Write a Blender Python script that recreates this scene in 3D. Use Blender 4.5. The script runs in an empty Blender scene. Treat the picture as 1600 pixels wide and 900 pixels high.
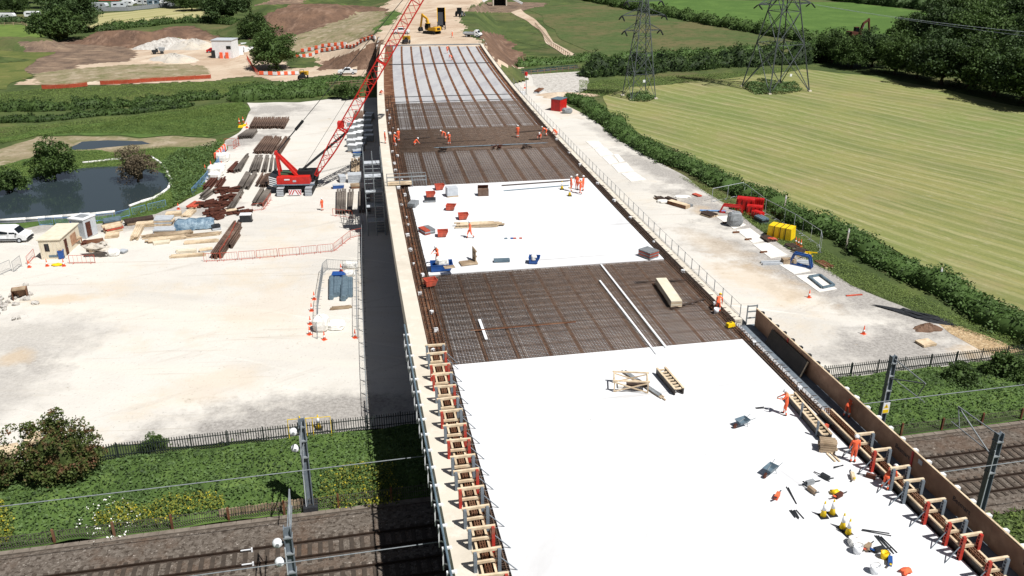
import bpy, bmesh, math, random
import numpy as np
from mathutils import Vector, Matrix

random.seed(7)
rng = np.random.default_rng(11)
scene = bpy.context.scene
COL = scene.collection

# ---------------------------------------------------------------- camera, sky, sun, exposure
F, PITCH, CAM_H = 1344.0, math.radians(23.0), 38.0          # focal length in photo pixels, tilt, height over the yard
cam = bpy.data.cameras.new("camera")
cam.sensor_width = 36.0
cam.lens = 36.0 * F / 1600.0
cam.clip_start, cam.clip_end = 0.5, 6000.0
cam_ob = bpy.data.objects.new("camera", cam)
COL.objects.link(cam_ob)
cam_ob.location = (0, 0, CAM_H)
cam_ob.rotation_euler = (math.pi / 2 - PITCH, 0, 0)
scene.camera = cam_ob

SUN = Vector((0.48, -0.40, 1.0)).normalized()                # towards the sun
world = bpy.data.worlds.new("World")
scene.world = world
world.use_nodes = True
nt = world.node_tree
sky = nt.nodes.new("ShaderNodeTexSky")
sky.sky_type = 'NISHITA'
sky.sun_disc = False
sky.sun_elevation = math.asin(SUN.z)
sky.sun_rotation = math.atan2(SUN.x, SUN.y)
sky.air_density, sky.dust_density, sky.ozone_density = 0.75, 0.5, 1.0
bg = nt.nodes["Background"]
bg.inputs[1].default_value = 0.05
hs = nt.nodes.new("ShaderNodeHueSaturation")                  # the photograph's shadows are nearly neutral
hs.inputs["Saturation"].default_value, hs.inputs["Value"].default_value = 0.6, 0.85
nt.links.new(sky.outputs[0], hs.inputs["Color"])
nt.links.new(hs.outputs[0], bg.inputs[0])
sun = bpy.data.lights.new("sun", 'SUN')
sun.energy, sun.angle, sun.color = 5.0, math.radians(0.53), (1.0, 0.975, 0.935)
sun_ob = bpy.data.objects.new("sun", sun)
COL.objects.link(sun_ob)
sun_ob.rotation_euler = SUN.to_track_quat('Z', 'Y').to_euler()
sun_ob.location = (60, -60, 140)
vs = scene.view_settings
vs.view_transform, vs.look, vs.gamma, vs.use_curve_mapping = 'Standard', 'None', 1.0, False
vs.exposure = 0.33

# ---------------------------------------------------------------- where a pixel of the photograph meets a level
def ray(px, py):
    u, v, c, s = px - 800.0, py - 450.0, math.cos(PITCH), math.sin(PITCH)
    return u, F * c - v * s, -(F * s + v * c)

def at(px, py, z=0.0):
    x, y, d = ray(px, py)
    t = (z - CAM_H) / d
    return Vector((x * t, y * t, z))

def pix(x, y, z):
    c, s = math.cos(PITCH), math.sin(PITCH)
    d = z - CAM_H
    zc, yc = y * c - d * s, y * s + d * c
    return 800 + F * x / zc, 450 - F * yc / zc

# the bridge: a gently curving left edge, everything else at an offset t from it
DECK = 8.5
def edge_x(y):
    return 2.157416e-4 * y * y - 0.2157282 * y + 4.13460

def deck(y, t, z=DECK):
    sl = 2 * 2.157416e-4 * y - 0.2157282
    k = math.hypot(1, sl)
    return Vector((edge_x(y) + t / k, y - t * sl / k, z))

def deck_heading(y):                                          # rotation about z that turns +Y along the bridge
    return -math.atan(2 * 2.157416e-4 * y - 0.2157282)

# the railway: straight, at 12 degrees
RA = math.radians(12)
def rail(a, n, z=0.0):
    return Vector((a * math.cos(RA) - n * math.sin(RA), a * math.sin(RA) + n * math.cos(RA), z))

# ---------------------------------------------------------------- mesh builder
class MB:
    def __init__(s):
        s.v, s.f, s.m = [], [], []
    def poly(s, vs_, fs, m=0):
        o = len(s.v)
        s.v += [tuple(p) for p in vs_]
        s.f += [tuple(i + o for i in f) for f in fs]
        s.m += [m] * len(fs)
        return s
    def box(s, c, d, rz=0.0, m=0, taper=1.0):
        hx, hy, hz = d[0] / 2, d[1] / 2, d[2] / 2
        ca, sa = math.cos(rz), math.sin(rz)
        P = []
        for z, k in ((-hz, 1.0), (hz, taper)):
            for x, y in ((-hx, -hy), (hx, -hy), (hx, hy), (-hx, hy)):
                x, y = x * k, y * k
                P.append((c[0] + x * ca - y * sa, c[1] + x * sa + y * ca, c[2] + z))
        return s.poly(P, [(3, 2, 1, 0), (4, 5, 6, 7), (0, 1, 5, 4), (1, 2, 6, 5), (2, 3, 7, 6), (3, 0, 4, 7)], m)
    def bar(s, p, q, w, h=None, m=0, up=(0, 0, 1)):
        p, q = Vector(p), Vector(q)
        h = w if h is None else h
        d = (q - p)
        if d.length < 1e-6: return s
        d.normalize()
        upv = Vector(up)
        if abs(d.dot(upv)) > 0.98: upv = Vector((1, 0, 0))
        a = d.cross(upv).normalized() * (w / 2)
        b = a.cross(d).normalized() * (h / 2)
        P = [p - a - b, p + a - b, p + a + b, p - a + b, q - a - b, q + a - b, q + a + b, q - a + b]
        return s.poly(P, [(0, 1, 2, 3), (7, 6, 5, 4), (4, 5, 1, 0), (5, 6, 2, 1), (6, 7, 3, 2), (7, 4, 0, 3)], m)
    def tube(s, p, q, r0, r1=None, n=8, m=0, cap=True):
        p, q = Vector(p), Vector(q)
        r1 = r0 if r1 is None else r1
        d = (q - p)
        if d.length < 1e-6: return s
        d.normalize()
        a = d.cross(Vector((0, 0, 1)))
        a = Vector((1, 0, 0)) if a.length < 0.05 else a.normalized()
        b = d.cross(a).normalized()
        P = []
        for c, r in ((p, r0), (q, r1)):
            for i in range(n):
                an = 2 * math.pi * i / n
                P.append(c + a * (math.cos(an) * r) + b * (math.sin(an) * r))
        fs = [(i, (i + 1) % n, n + (i + 1) % n, n + i) for i in range(n)]
        if cap: fs += [tuple(range(n - 1, -1, -1)), tuple(range(n, 2 * n))]
        return s.poly(P, fs, m)
    def path(s, pts, r, n=6, m=0):
        for a, b in zip(pts, pts[1:]): s.tube(a, b, r, r, n, m)
        return s
    def lathe(s, prof, at_=(0, 0, 0), n=12, m=0, axis='z'):
        P, fs = [], []
        for r, z in prof:
            for i in range(n):
                an = 2 * math.pi * i / n
                x, y = r * math.cos(an), r * math.sin(an)
                if axis == 'z': P.append((at_[0] + x, at_[1] + y, at_[2] + z))
                elif axis == 'y': P.append((at_[0] + x, at_[1] + z, at_[2] + y))
                else: P.append((at_[0] + z, at_[1] + x, at_[2] + y))
        for k in range(len(prof) - 1):
            for i in range(n):
                fs.append((k * n + i, k * n + (i + 1) % n, (k + 1) * n + (i + 1) % n, (k + 1) * n + i))
        fs += [tuple(range(n - 1, -1, -1)), tuple(range((len(prof) - 1) * n, len(prof) * n))]
        return s.poly(P, fs, m)
    def prism(s, outline, lo, hi, m=0, plane='xy', shrink=None):
        """outline in 2-D, extruded from lo to hi along the third axis; plane 'yz' extrudes along x, 'xz' along y."""
        n = len(outline)
        P = []
        for k in (lo, hi):
            for a, b in outline:
                P.append({'xy': (a, b, k), 'yz': (k, a, b), 'xz': (a, k, b)}[plane])
        return s.poly(P, [tuple(range(n - 1, -1, -1)), tuple(range(n, 2 * n))] + [(i, (i + 1) % n, n + (i + 1) % n, n + i) for i in range(n)], m)
    def blob(s, c, r, m=0, rough=0.25, n=8, seed=0):
        R = random.Random(seed)
        k = len(s.v)
        P, fs = [], []
        rows = n // 2 + 1
        for j in range(rows):
            th = math.pi * j / (rows - 1)
            for i in range(n):
                an = 2 * math.pi * (i + 0.5 * (j % 2)) / n
                q = 1 + R.uniform(-rough, rough)
                P.append((c[0] + r[0] * q * math.sin(th) * math.cos(an), c[1] + r[1] * q * math.sin(th) * math.sin(an), c[2] + r[2] * (1 + R.uniform(-rough, rough) * 0.5) * math.cos(th)))
        for j in range(rows - 1):
            for i in range(n):
                fs.append((j * n + i, (j + 1) * n + i, (j + 1) * n + (i + 1) % n, j * n + (i + 1) % n))
        return s.poly(P, fs, m)
    def build(s, name, mats, parent=None, smooth=False):
        me = bpy.data.meshes.new(name)
        me.from_pydata(s.v, [], s.f)
        if not isinstance(mats, (list, tuple)): mats = [mats]
        for q in mats: me.materials.append(q)
        if len(mats) > 1: me.polygons.foreach_set('material_index', s.m)
        if smooth: me.polygons.foreach_set('use_smooth', [True] * len(s.f))
        bm = bmesh.new(); bm.from_mesh(me)
        bmesh.ops.recalc_face_normals(bm, faces=bm.faces)
        bm.to_mesh(me); bm.free()
        me.update()
        o = bpy.data.objects.new(name, me)
        COL.objects.link(o)
        if parent is not None: o.parent = parent
        return o

def raw_mesh(name, V, quads, mats, parent=None, idx=None, smooth=False):
    """numpy arrays straight into one mesh object"""
    me = bpy.data.meshes.new(name)
    V = np.asarray(V, np.float32); Q = np.asarray(quads, np.int32)
    k = Q.shape[1]
    me.vertices.add(len(V)); me.vertices.foreach_set('co', V.ravel())
    me.loops.add(Q.size); me.loops.foreach_set('vertex_index', Q.ravel())
    me.polygons.add(len(Q)); me.polygons.foreach_set('loop_start', np.arange(len(Q), dtype=np.int32) * k)
    me.polygons.foreach_set('loop_total', np.full(len(Q), k, np.int32))
    if not isinstance(mats, (list, tuple)): mats = [mats]
    for q in mats: me.materials.append(q)
    if idx is not None: me.polygons.foreach_set('material_index', np.asarray(idx, np.int32))
    if smooth: me.polygons.foreach_set('use_smooth', np.ones(len(Q), bool))
    me.update(calc_edges=True); me.validate()
    o = bpy.data.objects.new(name, me)
    COL.objects.link(o)
    if parent is not None: o.parent = parent
    return o

def tag(o, label=None, cat=None, group=None, kind=None):
    if label: o['label'] = label
    if cat: o['category'] = cat
    if group: o['group'] = group
    if kind: o['kind'] = kind
    elif cat: o['kind'] = 'thing'
    return o

def thing(name, label, cat, loc=(0, 0, 0), rz=0.0, group=None):
    o = bpy.data.objects.new(name, None)
    COL.objects.link(o)
    o.empty_display_size = 0.3
    o.location = loc; o.rotation_euler = (0, 0, rz)
    return tag(o, label, cat, group)

def place(o, loc, rz=0.0, sc=1.0):
    o.location = loc; o.rotation_euler = (0, 0, rz); o.scale = (sc, sc, sc) if not isinstance(sc, tuple) else sc
    return o

KIDS = {}
def clone(src, loc, rz=0.0, label=None, group=None, sc=1.0, cat=None, name=None):
    """a copy of a thing with copies of its parts and sub-parts"""
    def tree(o, parent):
        c = o.copy(); COL.objects.link(c)
        if parent is not None: c.parent = parent
        if o.name not in KIDS: KIDS[o.name] = [k for k in COL.objects if k.parent == o]
        for k in KIDS[o.name]: tree(k, c)
        return c
    c = tree(src, None)
    if name: c.name = name
    place(c, loc, rz, sc)
    if label: c['label'] = label
    if group: c['group'] = group
    elif 'group' in c: del c['group']
    if cat: c['category'] = cat
    return c

class Kind:
    """first call places the prototype itself, later calls place copies"""
    def __init__(s, make): s.make, s.proto = make, None
    def __call__(s, loc, rz, label, group=None, sc=1.0):
        if s.proto is None:
            s.proto = s.make()
            place(s.proto, loc, rz, sc); s.proto['label'] = label
            if group: s.proto['group'] = group
            return s.proto
        return clone(s.proto, loc, rz, label, group, sc)

# ---------------------------------------------------------------- materials
def lin(h):
    h = h.lstrip('#')
    c = [int(h[i:i + 2], 16) / 255 for i in (0, 2, 4)]
    return tuple(x / 12.92 if x <= 0.04045 else ((x + 0.055) / 1.055) ** 2.4 for x in c) + (1.0,)

def mat(name, c1, c2=None, scale=4.0, rough=0.8, bump=0.0, metal=0.0, detail=6.0, c3=None, spec=0.3, lo=0.35, hi=0.65, big=None, stretch=None, bumpscale=None, bumpdist=0.05):
    """two or three colours mixed by noise laid out in the object's own space; `big` adds broad patches of c3"""
    m = bpy.data.materials.new(name)
    m.use_nodes = True
    t = m.node_tree; N = t.nodes; Lk = t.links
    b = N["Principled BSDF"]
    b.inputs["Roughness"].default_value = rough
    b.inputs["Metallic"].default_value = metal
    b.inputs["Specular IOR Level"].default_value = spec
    c1 = lin(c1) if isinstance(c1, str) else c1
    if c2 is None:
        b.inputs["Base Color"].default_value = c1
        if not bump: return m
    tc = N.new("ShaderNodeTexCoord")
    src = tc.outputs["Object"]
    if stretch:
        mp = N.new("ShaderNodeMapping")
        mp.vector_type = 'TEXTURE'
        mp.inputs["Rotation"].default_value = (0, 0, -stretch[0])
        mp.inputs["Scale"].default_value = tuple(1 / q for q in stretch[1])
        Lk.new(src, mp.inputs["Vector"]); src_s = mp.outputs["Vector"]
    else: src_s = src
    nz = N.new("ShaderNodeTexNoise")
    nz.inputs["Scale"].default_value = scale; nz.inputs["Detail"].default_value = detail
    nz.inputs["Roughness"].default_value = 0.62
    Lk.new(src_s, nz.inputs["Vector"])
    if c2 is not None:
        r = N.new("ShaderNodeValToRGB")
        r.color_ramp.elements[0].position = lo; r.color_ramp.elements[0].color = c1
        r.color_ramp.elements[1].position = hi; r.color_ramp.elements[1].color = lin(c2) if isinstance(c2, str) else c2
        Lk.new(nz.outputs["Fac"], r.inputs["Fac"])
        out = r.outputs["Color"]
        if c3 is not None:
            n2 = N.new("ShaderNodeTexNoise")
            n2.inputs["Scale"].default_value = big or scale / 12; n2.inputs["Detail"].default_value = 4.0
            Lk.new(src, n2.inputs["Vector"])
            r2 = N.new("ShaderNodeValToRGB")
            r2.color_ramp.elements[0].position = 0.45; r2.color_ramp.elements[1].position = 0.68
            r2.color_ramp.elements[0].color = (0, 0, 0, 1); r2.color_ramp.elements[1].color = (1, 1, 1, 1)
            Lk.new(n2.outputs["Fac"], r2.inputs["Fac"])
            mx = N.new("ShaderNodeMix"); mx.data_type = 'RGBA'
            mx.inputs["B"].default_value = lin(c3) if isinstance(c3, str) else c3
            Lk.new(r2.outputs["Color"], mx.inputs["Factor"]); Lk.new(out, mx.inputs["A"])
            out = mx.outputs["Result"]
        Lk.new(out, b.inputs["Base Color"])
    if bump:
        if bumpscale:
            nb = N.new("ShaderNodeTexNoise"); nb.inputs["Scale"].default_value = bumpscale; nb.inputs["Detail"].default_value = 5.0
            Lk.new(src, nb.inputs["Vector"])
        else: nb = nz
        bp = N.new("ShaderNodeBump"); bp.inputs["Strength"].default_value = bump; bp.inputs["Distance"].default_value = bumpdist
        Lk.new(nb.outputs["Fac"], bp.inputs["Height"]); Lk.new(bp.outputs["Normal"], b.inputs["Normal"])
    return m

def leaf_mat(name, dark, light, spot=None, scale=0.5, trans=0.25, spot_at=(0.62, 0.7)):
    """foliage: hue drifts over the plant and differs leaf by leaf"""
    m = bpy.data.materials.new(name)
    m.use_nodes = True
    t = m.node_tree; N = t.nodes; Lk = t.links
    b = N["Principled BSDF"]
    b.inputs["Roughness"].default_value = 0.65; b.inputs["Specular IOR Level"].default_value = 0.25
    g = N.new("ShaderNodeNewGeometry")
    tc = N.new("ShaderNodeTexCoord")
    nz = N.new("ShaderNodeTexNoise"); nz.inputs["Scale"].default_value = scale; nz.inputs["Detail"].default_value = 3.0
    Lk.new(tc.outputs["Object"], nz.inputs["Vector"])
    ad = N.new("ShaderNodeMath"); ad.operation = 'MULTIPLY_ADD'
    ad.inputs[1].default_value = 0.45; ad.inputs[2].default_value = -0.05
    Lk.new(g.outputs["Random Per Island"], ad.inputs[0])
    oi = N.new("ShaderNodeObjectInfo")
    ob = N.new("ShaderNodeMath"); ob.operation = 'MULTIPLY_ADD'; ob.inputs[1].default_value = 0.3
    Lk.new(oi.outputs["Random"], ob.inputs[0]); Lk.new(ad.outputs[0], ob.inputs[2])
    ad2 = N.new("ShaderNodeMath"); ad2.operation = 'MULTIPLY_ADD'; ad2.inputs[1].default_value = 0.8
    Lk.new(nz.outputs["Fac"], ad2.inputs[0]); Lk.new(ob.outputs[0], ad2.inputs[2])
    r = N.new("ShaderNodeValToRGB")
    r.color_ramp.elements[0].position = 0.3; r.color_ramp.elements[0].color = lin(dark)
    r.color_ramp.elements[1].position = 0.8; r.color_ramp.elements[1].color = lin(light)
    Lk.new(ad2.outputs[0], r.inputs["Fac"])
    out = r.outputs["Color"]
    if spot:
        n2 = N.new("ShaderNodeTexNoise"); n2.inputs["Scale"].default_value = scale * 1.7; n2.inputs["Detail"].default_value = 4.0
        Lk.new(tc.outputs["Object"], n2.inputs["Vector"])
        r2 = N.new("ShaderNodeValToRGB")
        r2.color_ramp.elements[0].position, r2.color_ramp.elements[1].position = spot_at
        Lk.new(n2.outputs["Fac"], r2.inputs["Fac"])
        mx = N.new("ShaderNodeMix"); mx.data_type = 'RGBA'; mx.inputs["B"].default_value = lin(spot)
        Lk.new(r2.outputs["Color"], mx.inputs["Factor"]); Lk.new(out, mx.inputs["A"]); out = mx.outputs["Result"]
    Lk.new(out, b.inputs["Base Color"])
    if trans:
        tr = N.new("ShaderNodeBsdfTranslucent"); Lk.new(out, tr.inputs["Color"])
        mxs = N.new("ShaderNodeMixShader"); mxs.inputs[0].default_value = trans
        Lk.new(b.outputs[0], mxs.inputs[1]); Lk.new(tr.outputs[0], mxs.inputs[2])
        Lk.new(mxs.outputs[0], N["Material Output"].inputs["Surface"])
    return m

def layered(name, layers, rough=0.9, bump=0.3, bumpscale=6.0, bumpdist=0.04):
    """ground: [(colour, noise scale, lo, hi, stretch or None)], each laid over the ones before where its noise is high"""
    m = bpy.data.materials.new(name)
    m.use_nodes = True
    t = m.node_tree; N = t.nodes; Lk = t.links
    b = N["Principled BSDF"]
    b.inputs["Roughness"].default_value = rough; b.inputs["Specular IOR Level"].default_value = 0.15
    tc = N.new("ShaderNodeTexCoord")
    out = None
    for k, (c, sc, lo, hi, stv) in enumerate(layers):
        if out is None:
            rgb = N.new("ShaderNodeRGB"); rgb.outputs[0].default_value = lin(c); out = rgb.outputs[0]; continue
        mp = N.new("ShaderNodeMapping"); mp.inputs["Location"].default_value = (k * 37.3, k * 11.9, k * 5.1)
        if stv:
            mp.vector_type = 'TEXTURE'
            mp.inputs["Rotation"].default_value = (0, 0, -stv[0]); mp.inputs["Scale"].default_value = tuple(1 / q for q in stv[1])
        Lk.new(tc.outputs["Object"], mp.inputs["Vector"])
        nz = N.new("ShaderNodeTexNoise"); nz.inputs["Scale"].default_value = sc; nz.inputs["Detail"].default_value = 8.0
        nz.inputs["Roughness"].default_value = 0.65
        Lk.new(mp.outputs[0], nz.inputs["Vector"])
        r = N.new("ShaderNodeValToRGB")
        r.color_ramp.elements[0].position, r.color_ramp.elements[1].position = lo, hi
        Lk.new(nz.outputs["Fac"], r.inputs["Fac"])
        mx = N.new("ShaderNodeMix"); mx.data_type = 'RGBA'; mx.inputs["B"].default_value = lin(c)
        Lk.new(r.outputs["Color"], mx.inputs["Factor"]); Lk.new(out, mx.inputs["A"]); out = mx.outputs["Result"]
    Lk.new(out, b.inputs["Base Color"])
    nb = N.new("ShaderNodeTexNoise"); nb.inputs["Scale"].default_value = bumpscale; nb.inputs["Detail"].default_value = 6.0
    Lk.new(tc.outputs["Object"], nb.inputs["Vector"])
    bp = N.new("ShaderNodeBump"); bp.inputs["Strength"].default_value = bump; bp.inputs["Distance"].default_value = bumpdist
    Lk.new(nb.outputs["Fac"], bp.inputs["Height"]); Lk.new(bp.outputs["Normal"], b.inputs["Normal"])
    return m

M = {}
def yard_material():
    m = layered('pale_gravel', [('#c8c4bd', 1, 0, 1, None), ('#bdb9b2', 0.05, 0.45, 0.62, None), ('#ccc7bd', 0.1, 0.5, 0.68, (1.75, (1, 0.12, 1))), ('#beb4a5', 0.25, 0.58, 0.8, (1.6, (1, 0.1, 1))), ('#c3b6a2', 0.07, 0.58, 0.76, None), ('#b5afa6', 0.6, 0.57, 0.78, (0.9, (1, 0.12, 1))), ('#aaa296', 1.4, 0.6, 0.75, (1.5, (1, 0.03, 1))), ('#d8d4cb', 1.1, 0.6, 0.75, (1.9, (1, 0.03, 1))), ('#8d8982', 3.5, 0.6, 0.76, None), ('#d2cbbd', 5.0, 0.6, 0.76, None)], bump=0.7, bumpscale=3.5)
    t = m.node_tree; N = t.nodes; Lk = t.links
    b = N["Principled BSDF"]
    out = b.inputs["Base Color"].links[0].from_socket
    tc = N.new("ShaderNodeTexCoord")
    fine = N.new("ShaderNodeTexNoise"); fine.inputs["Scale"].default_value = 3.0; fine.inputs["Detail"].default_value = 8.0; fine.inputs["Roughness"].default_value = 0.8
    Lk.new(tc.outputs["Object"], fine.inputs["Vector"])
    gr = N.new("ShaderNodeValToRGB")
    gr.color_ramp.elements[0].position, gr.color_ramp.elements[1].position = 0.36, 0.66
    gr.color_ramp.elements[0].color, gr.color_ramp.elements[1].color = lin('#77736f'), lin('#aeaaa5')
    Lk.new(fine.outputs["Fac"], gr.inputs["Fac"])
    tan = N.new("ShaderNodeRGB"); tan.outputs[0].default_value = lin('#bfa786')
    broad = N.new("ShaderNodeTexNoise"); broad.inputs["Scale"].default_value = 0.35; broad.inputs["Detail"].default_value = 7.0; broad.inputs["Roughness"].default_value = 0.65
    Lk.new(tc.outputs["Object"], broad.inputs["Vector"])
    for px, py, rx, ry, rot, col, amt in YARD_PATCHES:
        c = at(px, py)
        mp = N.new("ShaderNodeMapping"); mp.vector_type = 'TEXTURE'
        mp.inputs["Location"].default_value = c; mp.inputs["Rotation"].default_value = (0, 0, rot); mp.inputs["Scale"].default_value = (rx, ry, 50)
        Lk.new(tc.outputs["Object"], mp.inputs["Vector"])
        g = N.new("ShaderNodeTexGradient"); g.gradient_type = 'SPHERICAL'; Lk.new(mp.outputs[0], g.inputs["Vector"])
        ad = N.new("ShaderNodeMath"); ad.operation = 'MULTIPLY_ADD'; ad.inputs[1].default_value = 1.5; ad.inputs[2].default_value = -0.95
        Lk.new(broad.outputs["Fac"], ad.inputs[0])
        a2 = N.new("ShaderNodeMath"); a2.operation = 'ADD'; Lk.new(g.outputs["Fac"], a2.inputs[0]); Lk.new(ad.outputs[0], a2.inputs[1])
        mr = N.new("ShaderNodeMapRange"); mr.inputs["From Min"].default_value = 0.05; mr.inputs["From Max"].default_value = 0.5; mr.inputs["To Max"].default_value = amt
        Lk.new(a2.outputs[0], mr.inputs["Value"])
        mx = N.new("ShaderNodeMix"); mx.data_type = 'RGBA'
        Lk.new(mr.outputs["Result"], mx.inputs["Factor"]); Lk.new(out, mx.inputs["A"]); Lk.new((gr if col == 'g' else tan).outputs[0], mx.inputs["B"]); out = mx.outputs["Result"]
    Lk.new(out, b.inputs["Base Color"])
    return m
# (photo pixel, radii in metres, turn, grey stones or tan soil, how much)
YARD_PATCHES = [(45, 535, 12, 11, 0.3, 'g', .5), (-20, 610, 9, 12, 0, 'g', .5), (470, 655, 19, 7, 0.21, 'g', .95), (330, 690, 12, 3, 0.21, 'g', .8), (90, 468, 7, 2.5, 0.2, 't', .5), (20, 560, 3, 3, 0, 't', .5), (330, 600, 8, 5, .5, 't', .25), (430, 480, 12, 9, 1.2, 't', .2),
                (360, 225, 7, 26, -.55, 'g', .9), (430, 172, 14, 12, 0, 'g', .8), (290, 330, 12, 5, .5, 'g', .8), (130, 356, 26, 3.5, .08, 'g', .8), (600, 160, 12, 9, 0, 'g', .5), (1290, 440, 9, 34, .62, 'g', .9), (1160, 345, 7, 32, .5, 'g', .9), (1400, 540, 13, 7, .3, 'g', .95), (1040, 270, 5, 28, .42, 'g', .85), (960, 215, 4, 25, .3, 'g', .6),
                (1190, 440, 6, 14, .5, 't', .4), (1120, 385, 4, 12, .5, 't', .3), (1100, 330, 3, 5, .2, 't', .4), (1560, 545, 8, 3, .2, 't', .7), (880, 170, 6, 16, .2, 't', .35)]
M['gravel'] = yard_material()
M['greygravel'] = layered('grey_gravel', [('#b3aea6', 1, 0, 1, None), ('#a19d97', 0.2, 0.4, 0.65, None), ('#c9bda9', 0.08, 0.5, 0.7, None), ('#7f7c78', 5.0, 0.55, 0.75, None), ('#d6d1c8', 7.0, 0.58, 0.75, None)], bump=0.9, bumpscale=4)
M['grass'] = layered('meadow_grass', [('#4b5832', 1, 0, 1, None), ('#3c4928', 0.05, 0.45, 0.6, None), ('#5d6739', 0.12, 0.5, 0.7, None), ('#6b6346', 0.03, 0.52, 0.72, None), ('#2f3c20', 0.9, 0.55, 0.75, None), ('#6f6a4a', 0.6, 0.62, 0.78, None)], bump=0.8, bumpscale=1.5, bumpdist=0.2)
M['verge'] = layered('rank_grass', [('#4d6331', 1, 0, 1, None), ('#3c5028', 0.15, 0.45, 0.62, None), ('#637840', 0.6, 0.52, 0.7, None), ('#334522', 2.0, 0.58, 0.78, None)], bump=0.8, bumpscale=2.5, bumpdist=0.15)
def field_material():
    """mown hay: pale swaths with green stubble between, drifting off the straight"""
    m = layered('mown_hay', [('#868352', 1, 0, 1, None), ('#6f7b45', 0.025, 0.4, 0.65, None), ('#8b815e', 0.12, 0.5, 0.72, None), ('#656d40', 0.5, 0.58, 0.75, (1.03, (0.12, 1, 1))), ('#9c9776', 2.0, 0.55, 0.72, (1.03, (0.3, 1, 1)))], bump=0.6, bumpscale=2.0, bumpdist=0.12)
    t = m.node_tree; N = t.nodes; Lk = t.links
    b = N["Principled BSDF"]
    out = b.inputs["Base Color"].links[0].from_socket
    tc = N.new("ShaderNodeTexCoord")
    wn = N.new("ShaderNodeTexNoise"); wn.inputs["Scale"].default_value = 0.007; wn.inputs["Detail"].default_value = 2.0
    Lk.new(tc.outputs["Object"], wn.inputs["Vector"])
    sc = N.new("ShaderNodeVectorMath"); sc.operation = 'SCALE'; sc.inputs["Scale"].default_value = 30.0
    Lk.new(wn.outputs["Color"], sc.inputs[0])
    ad = N.new("ShaderNodeVectorMath"); ad.operation = 'ADD'; Lk.new(tc.outputs["Object"], ad.inputs[0]); Lk.new(sc.outputs[0], ad.inputs[1])
    mp = N.new("ShaderNodeMapping"); mp.vector_type = 'TEXTURE'; mp.inputs["Rotation"].default_value = (0, 0, -1.03); Lk.new(ad.outputs[0], mp.inputs["Vector"])
    for per, c, amt, dist, off in ((3.4, '#a7a17e', .38, 1.4, 0), (3.4, '#5f6b3d', .38, 1.4, 2.0), (1.3, '#616b40', .42, 1.8, 1.0), (23.0, '#5a683c', .35, .8, 4.0)):
        w = N.new("ShaderNodeTexWave"); w.wave_type = 'BANDS'; w.bands_direction = 'Y'
        w.inputs["Scale"].default_value = 0.314 / per; w.inputs["Distortion"].default_value = dist; w.inputs["Detail"].default_value = 4.0
        w.inputs["Detail Scale"].default_value = 1.5; w.inputs["Phase Offset"].default_value = off
        Lk.new(mp.outputs[0], w.inputs["Vector"])
        n2 = N.new("ShaderNodeTexNoise"); n2.inputs["Scale"].default_value = 0.09; n2.inputs["Detail"].default_value = 5.0
        Lk.new(tc.outputs["Object"], n2.inputs["Vector"])
        r = N.new("ShaderNodeMapRange"); r.inputs["From Min"].default_value = .55; r.inputs["From Max"].default_value = .95; Lk.new(w.outputs["Fac"], r.inputs["Value"])
        r2 = N.new("ShaderNodeMapRange"); r2.inputs["From Min"].default_value = .35; r2.inputs["From Max"].default_value = .62; r2.inputs["To Max"].default_value = amt; r2.inputs["To Min"].default_value = amt * .25; Lk.new(n2.outputs["Fac"], r2.inputs["Value"])
        mu = N.new("ShaderNodeMath"); mu.operation = 'MULTIPLY'; Lk.new(r.outputs[0], mu.inputs[0]); Lk.new(r2.outputs[0], mu.inputs[1])
        mx = N.new("ShaderNodeMix"); mx.data_type = 'RGBA'; mx.inputs["B"].default_value = lin(c)
        Lk.new(mu.outputs[0], mx.inputs["Factor"]); Lk.new(out, mx.inputs["A"]); out = mx.outputs["Result"]
    Lk.new(out, b.inputs["Base Color"])
    return m
M['field'] = field_material()
M['hay'] = layered('mown_strip', [('#a09a70', 1, 0, 1, None), ('#848553', 0.25, 0.5, 0.65, (-1.2, (0.05, 1, 1))), ('#ada682', 0.4, 0.55, 0.7, (-1.2, (0.05, 1, 1)))], bump=0.3)
M['dirt'] = layered('pale_dirt', [('#b8a692', 1, 0, 1, None), ('#a38d78', 0.07, 0.45, 0.65, None), ('#c6b8a5', 0.12, 0.52, 0.68, (0.4, (1, 0.3, 1))), ('#8f7a66', 0.5, 0.6, 0.78, (0.2, (1, 0.25, 1))), ('#776657', 2.2, 0.62, 0.8, None)], bump=0.8, bumpscale=1.2, bumpdist=0.2)
M['soil'] = layered('brown_soil', [('#725a4a', 1, 0, 1, None), ('#5a483d', 0.15, 0.42, 0.62, None), ('#856d5d', 0.3, 0.52, 0.7, (0.2, (1, 0.3, 1))), ('#42352e', 1.2, 0.58, 0.75, None)], bump=1.0, bumpscale=0.9, bumpdist=0.5)
M['greysoil'] = layered('grey_subsoil', [('#7d6a5a', 1, 0, 1, None), ('#5f5147', 0.2, 0.42, 0.6, None), ('#94806c', 0.35, 0.52, 0.7, (0.1, (0.3, 1, 1))), ('#4a3f39', 1.5, 0.58, 0.75, None)], bump=1.0, bumpscale=0.9, bumpdist=0.5)
M['scrub'] = layered('dry_scrub', [('#8a7e66', 1, 0, 1, None), ('#6c6b49', 0.2, 0.45, 0.63, None), ('#a19480', 0.35, 0.5, 0.66, None), ('#595f3b', 1.4, 0.6, 0.76, None)], bump=0.9, bumpscale=1.2, bumpdist=0.3)
M['olive'] = layered('olive_grass', [('#636839', 1, 0, 1, None), ('#4d5a2e', 0.12, 0.45, 0.62, None), ('#7a7349', 0.3, 0.55, 0.72, None), ('#404c26', 1.5, 0.58, 0.75, None)], bump=0.9, bumpscale=1.5, bumpdist=0.2)
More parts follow.
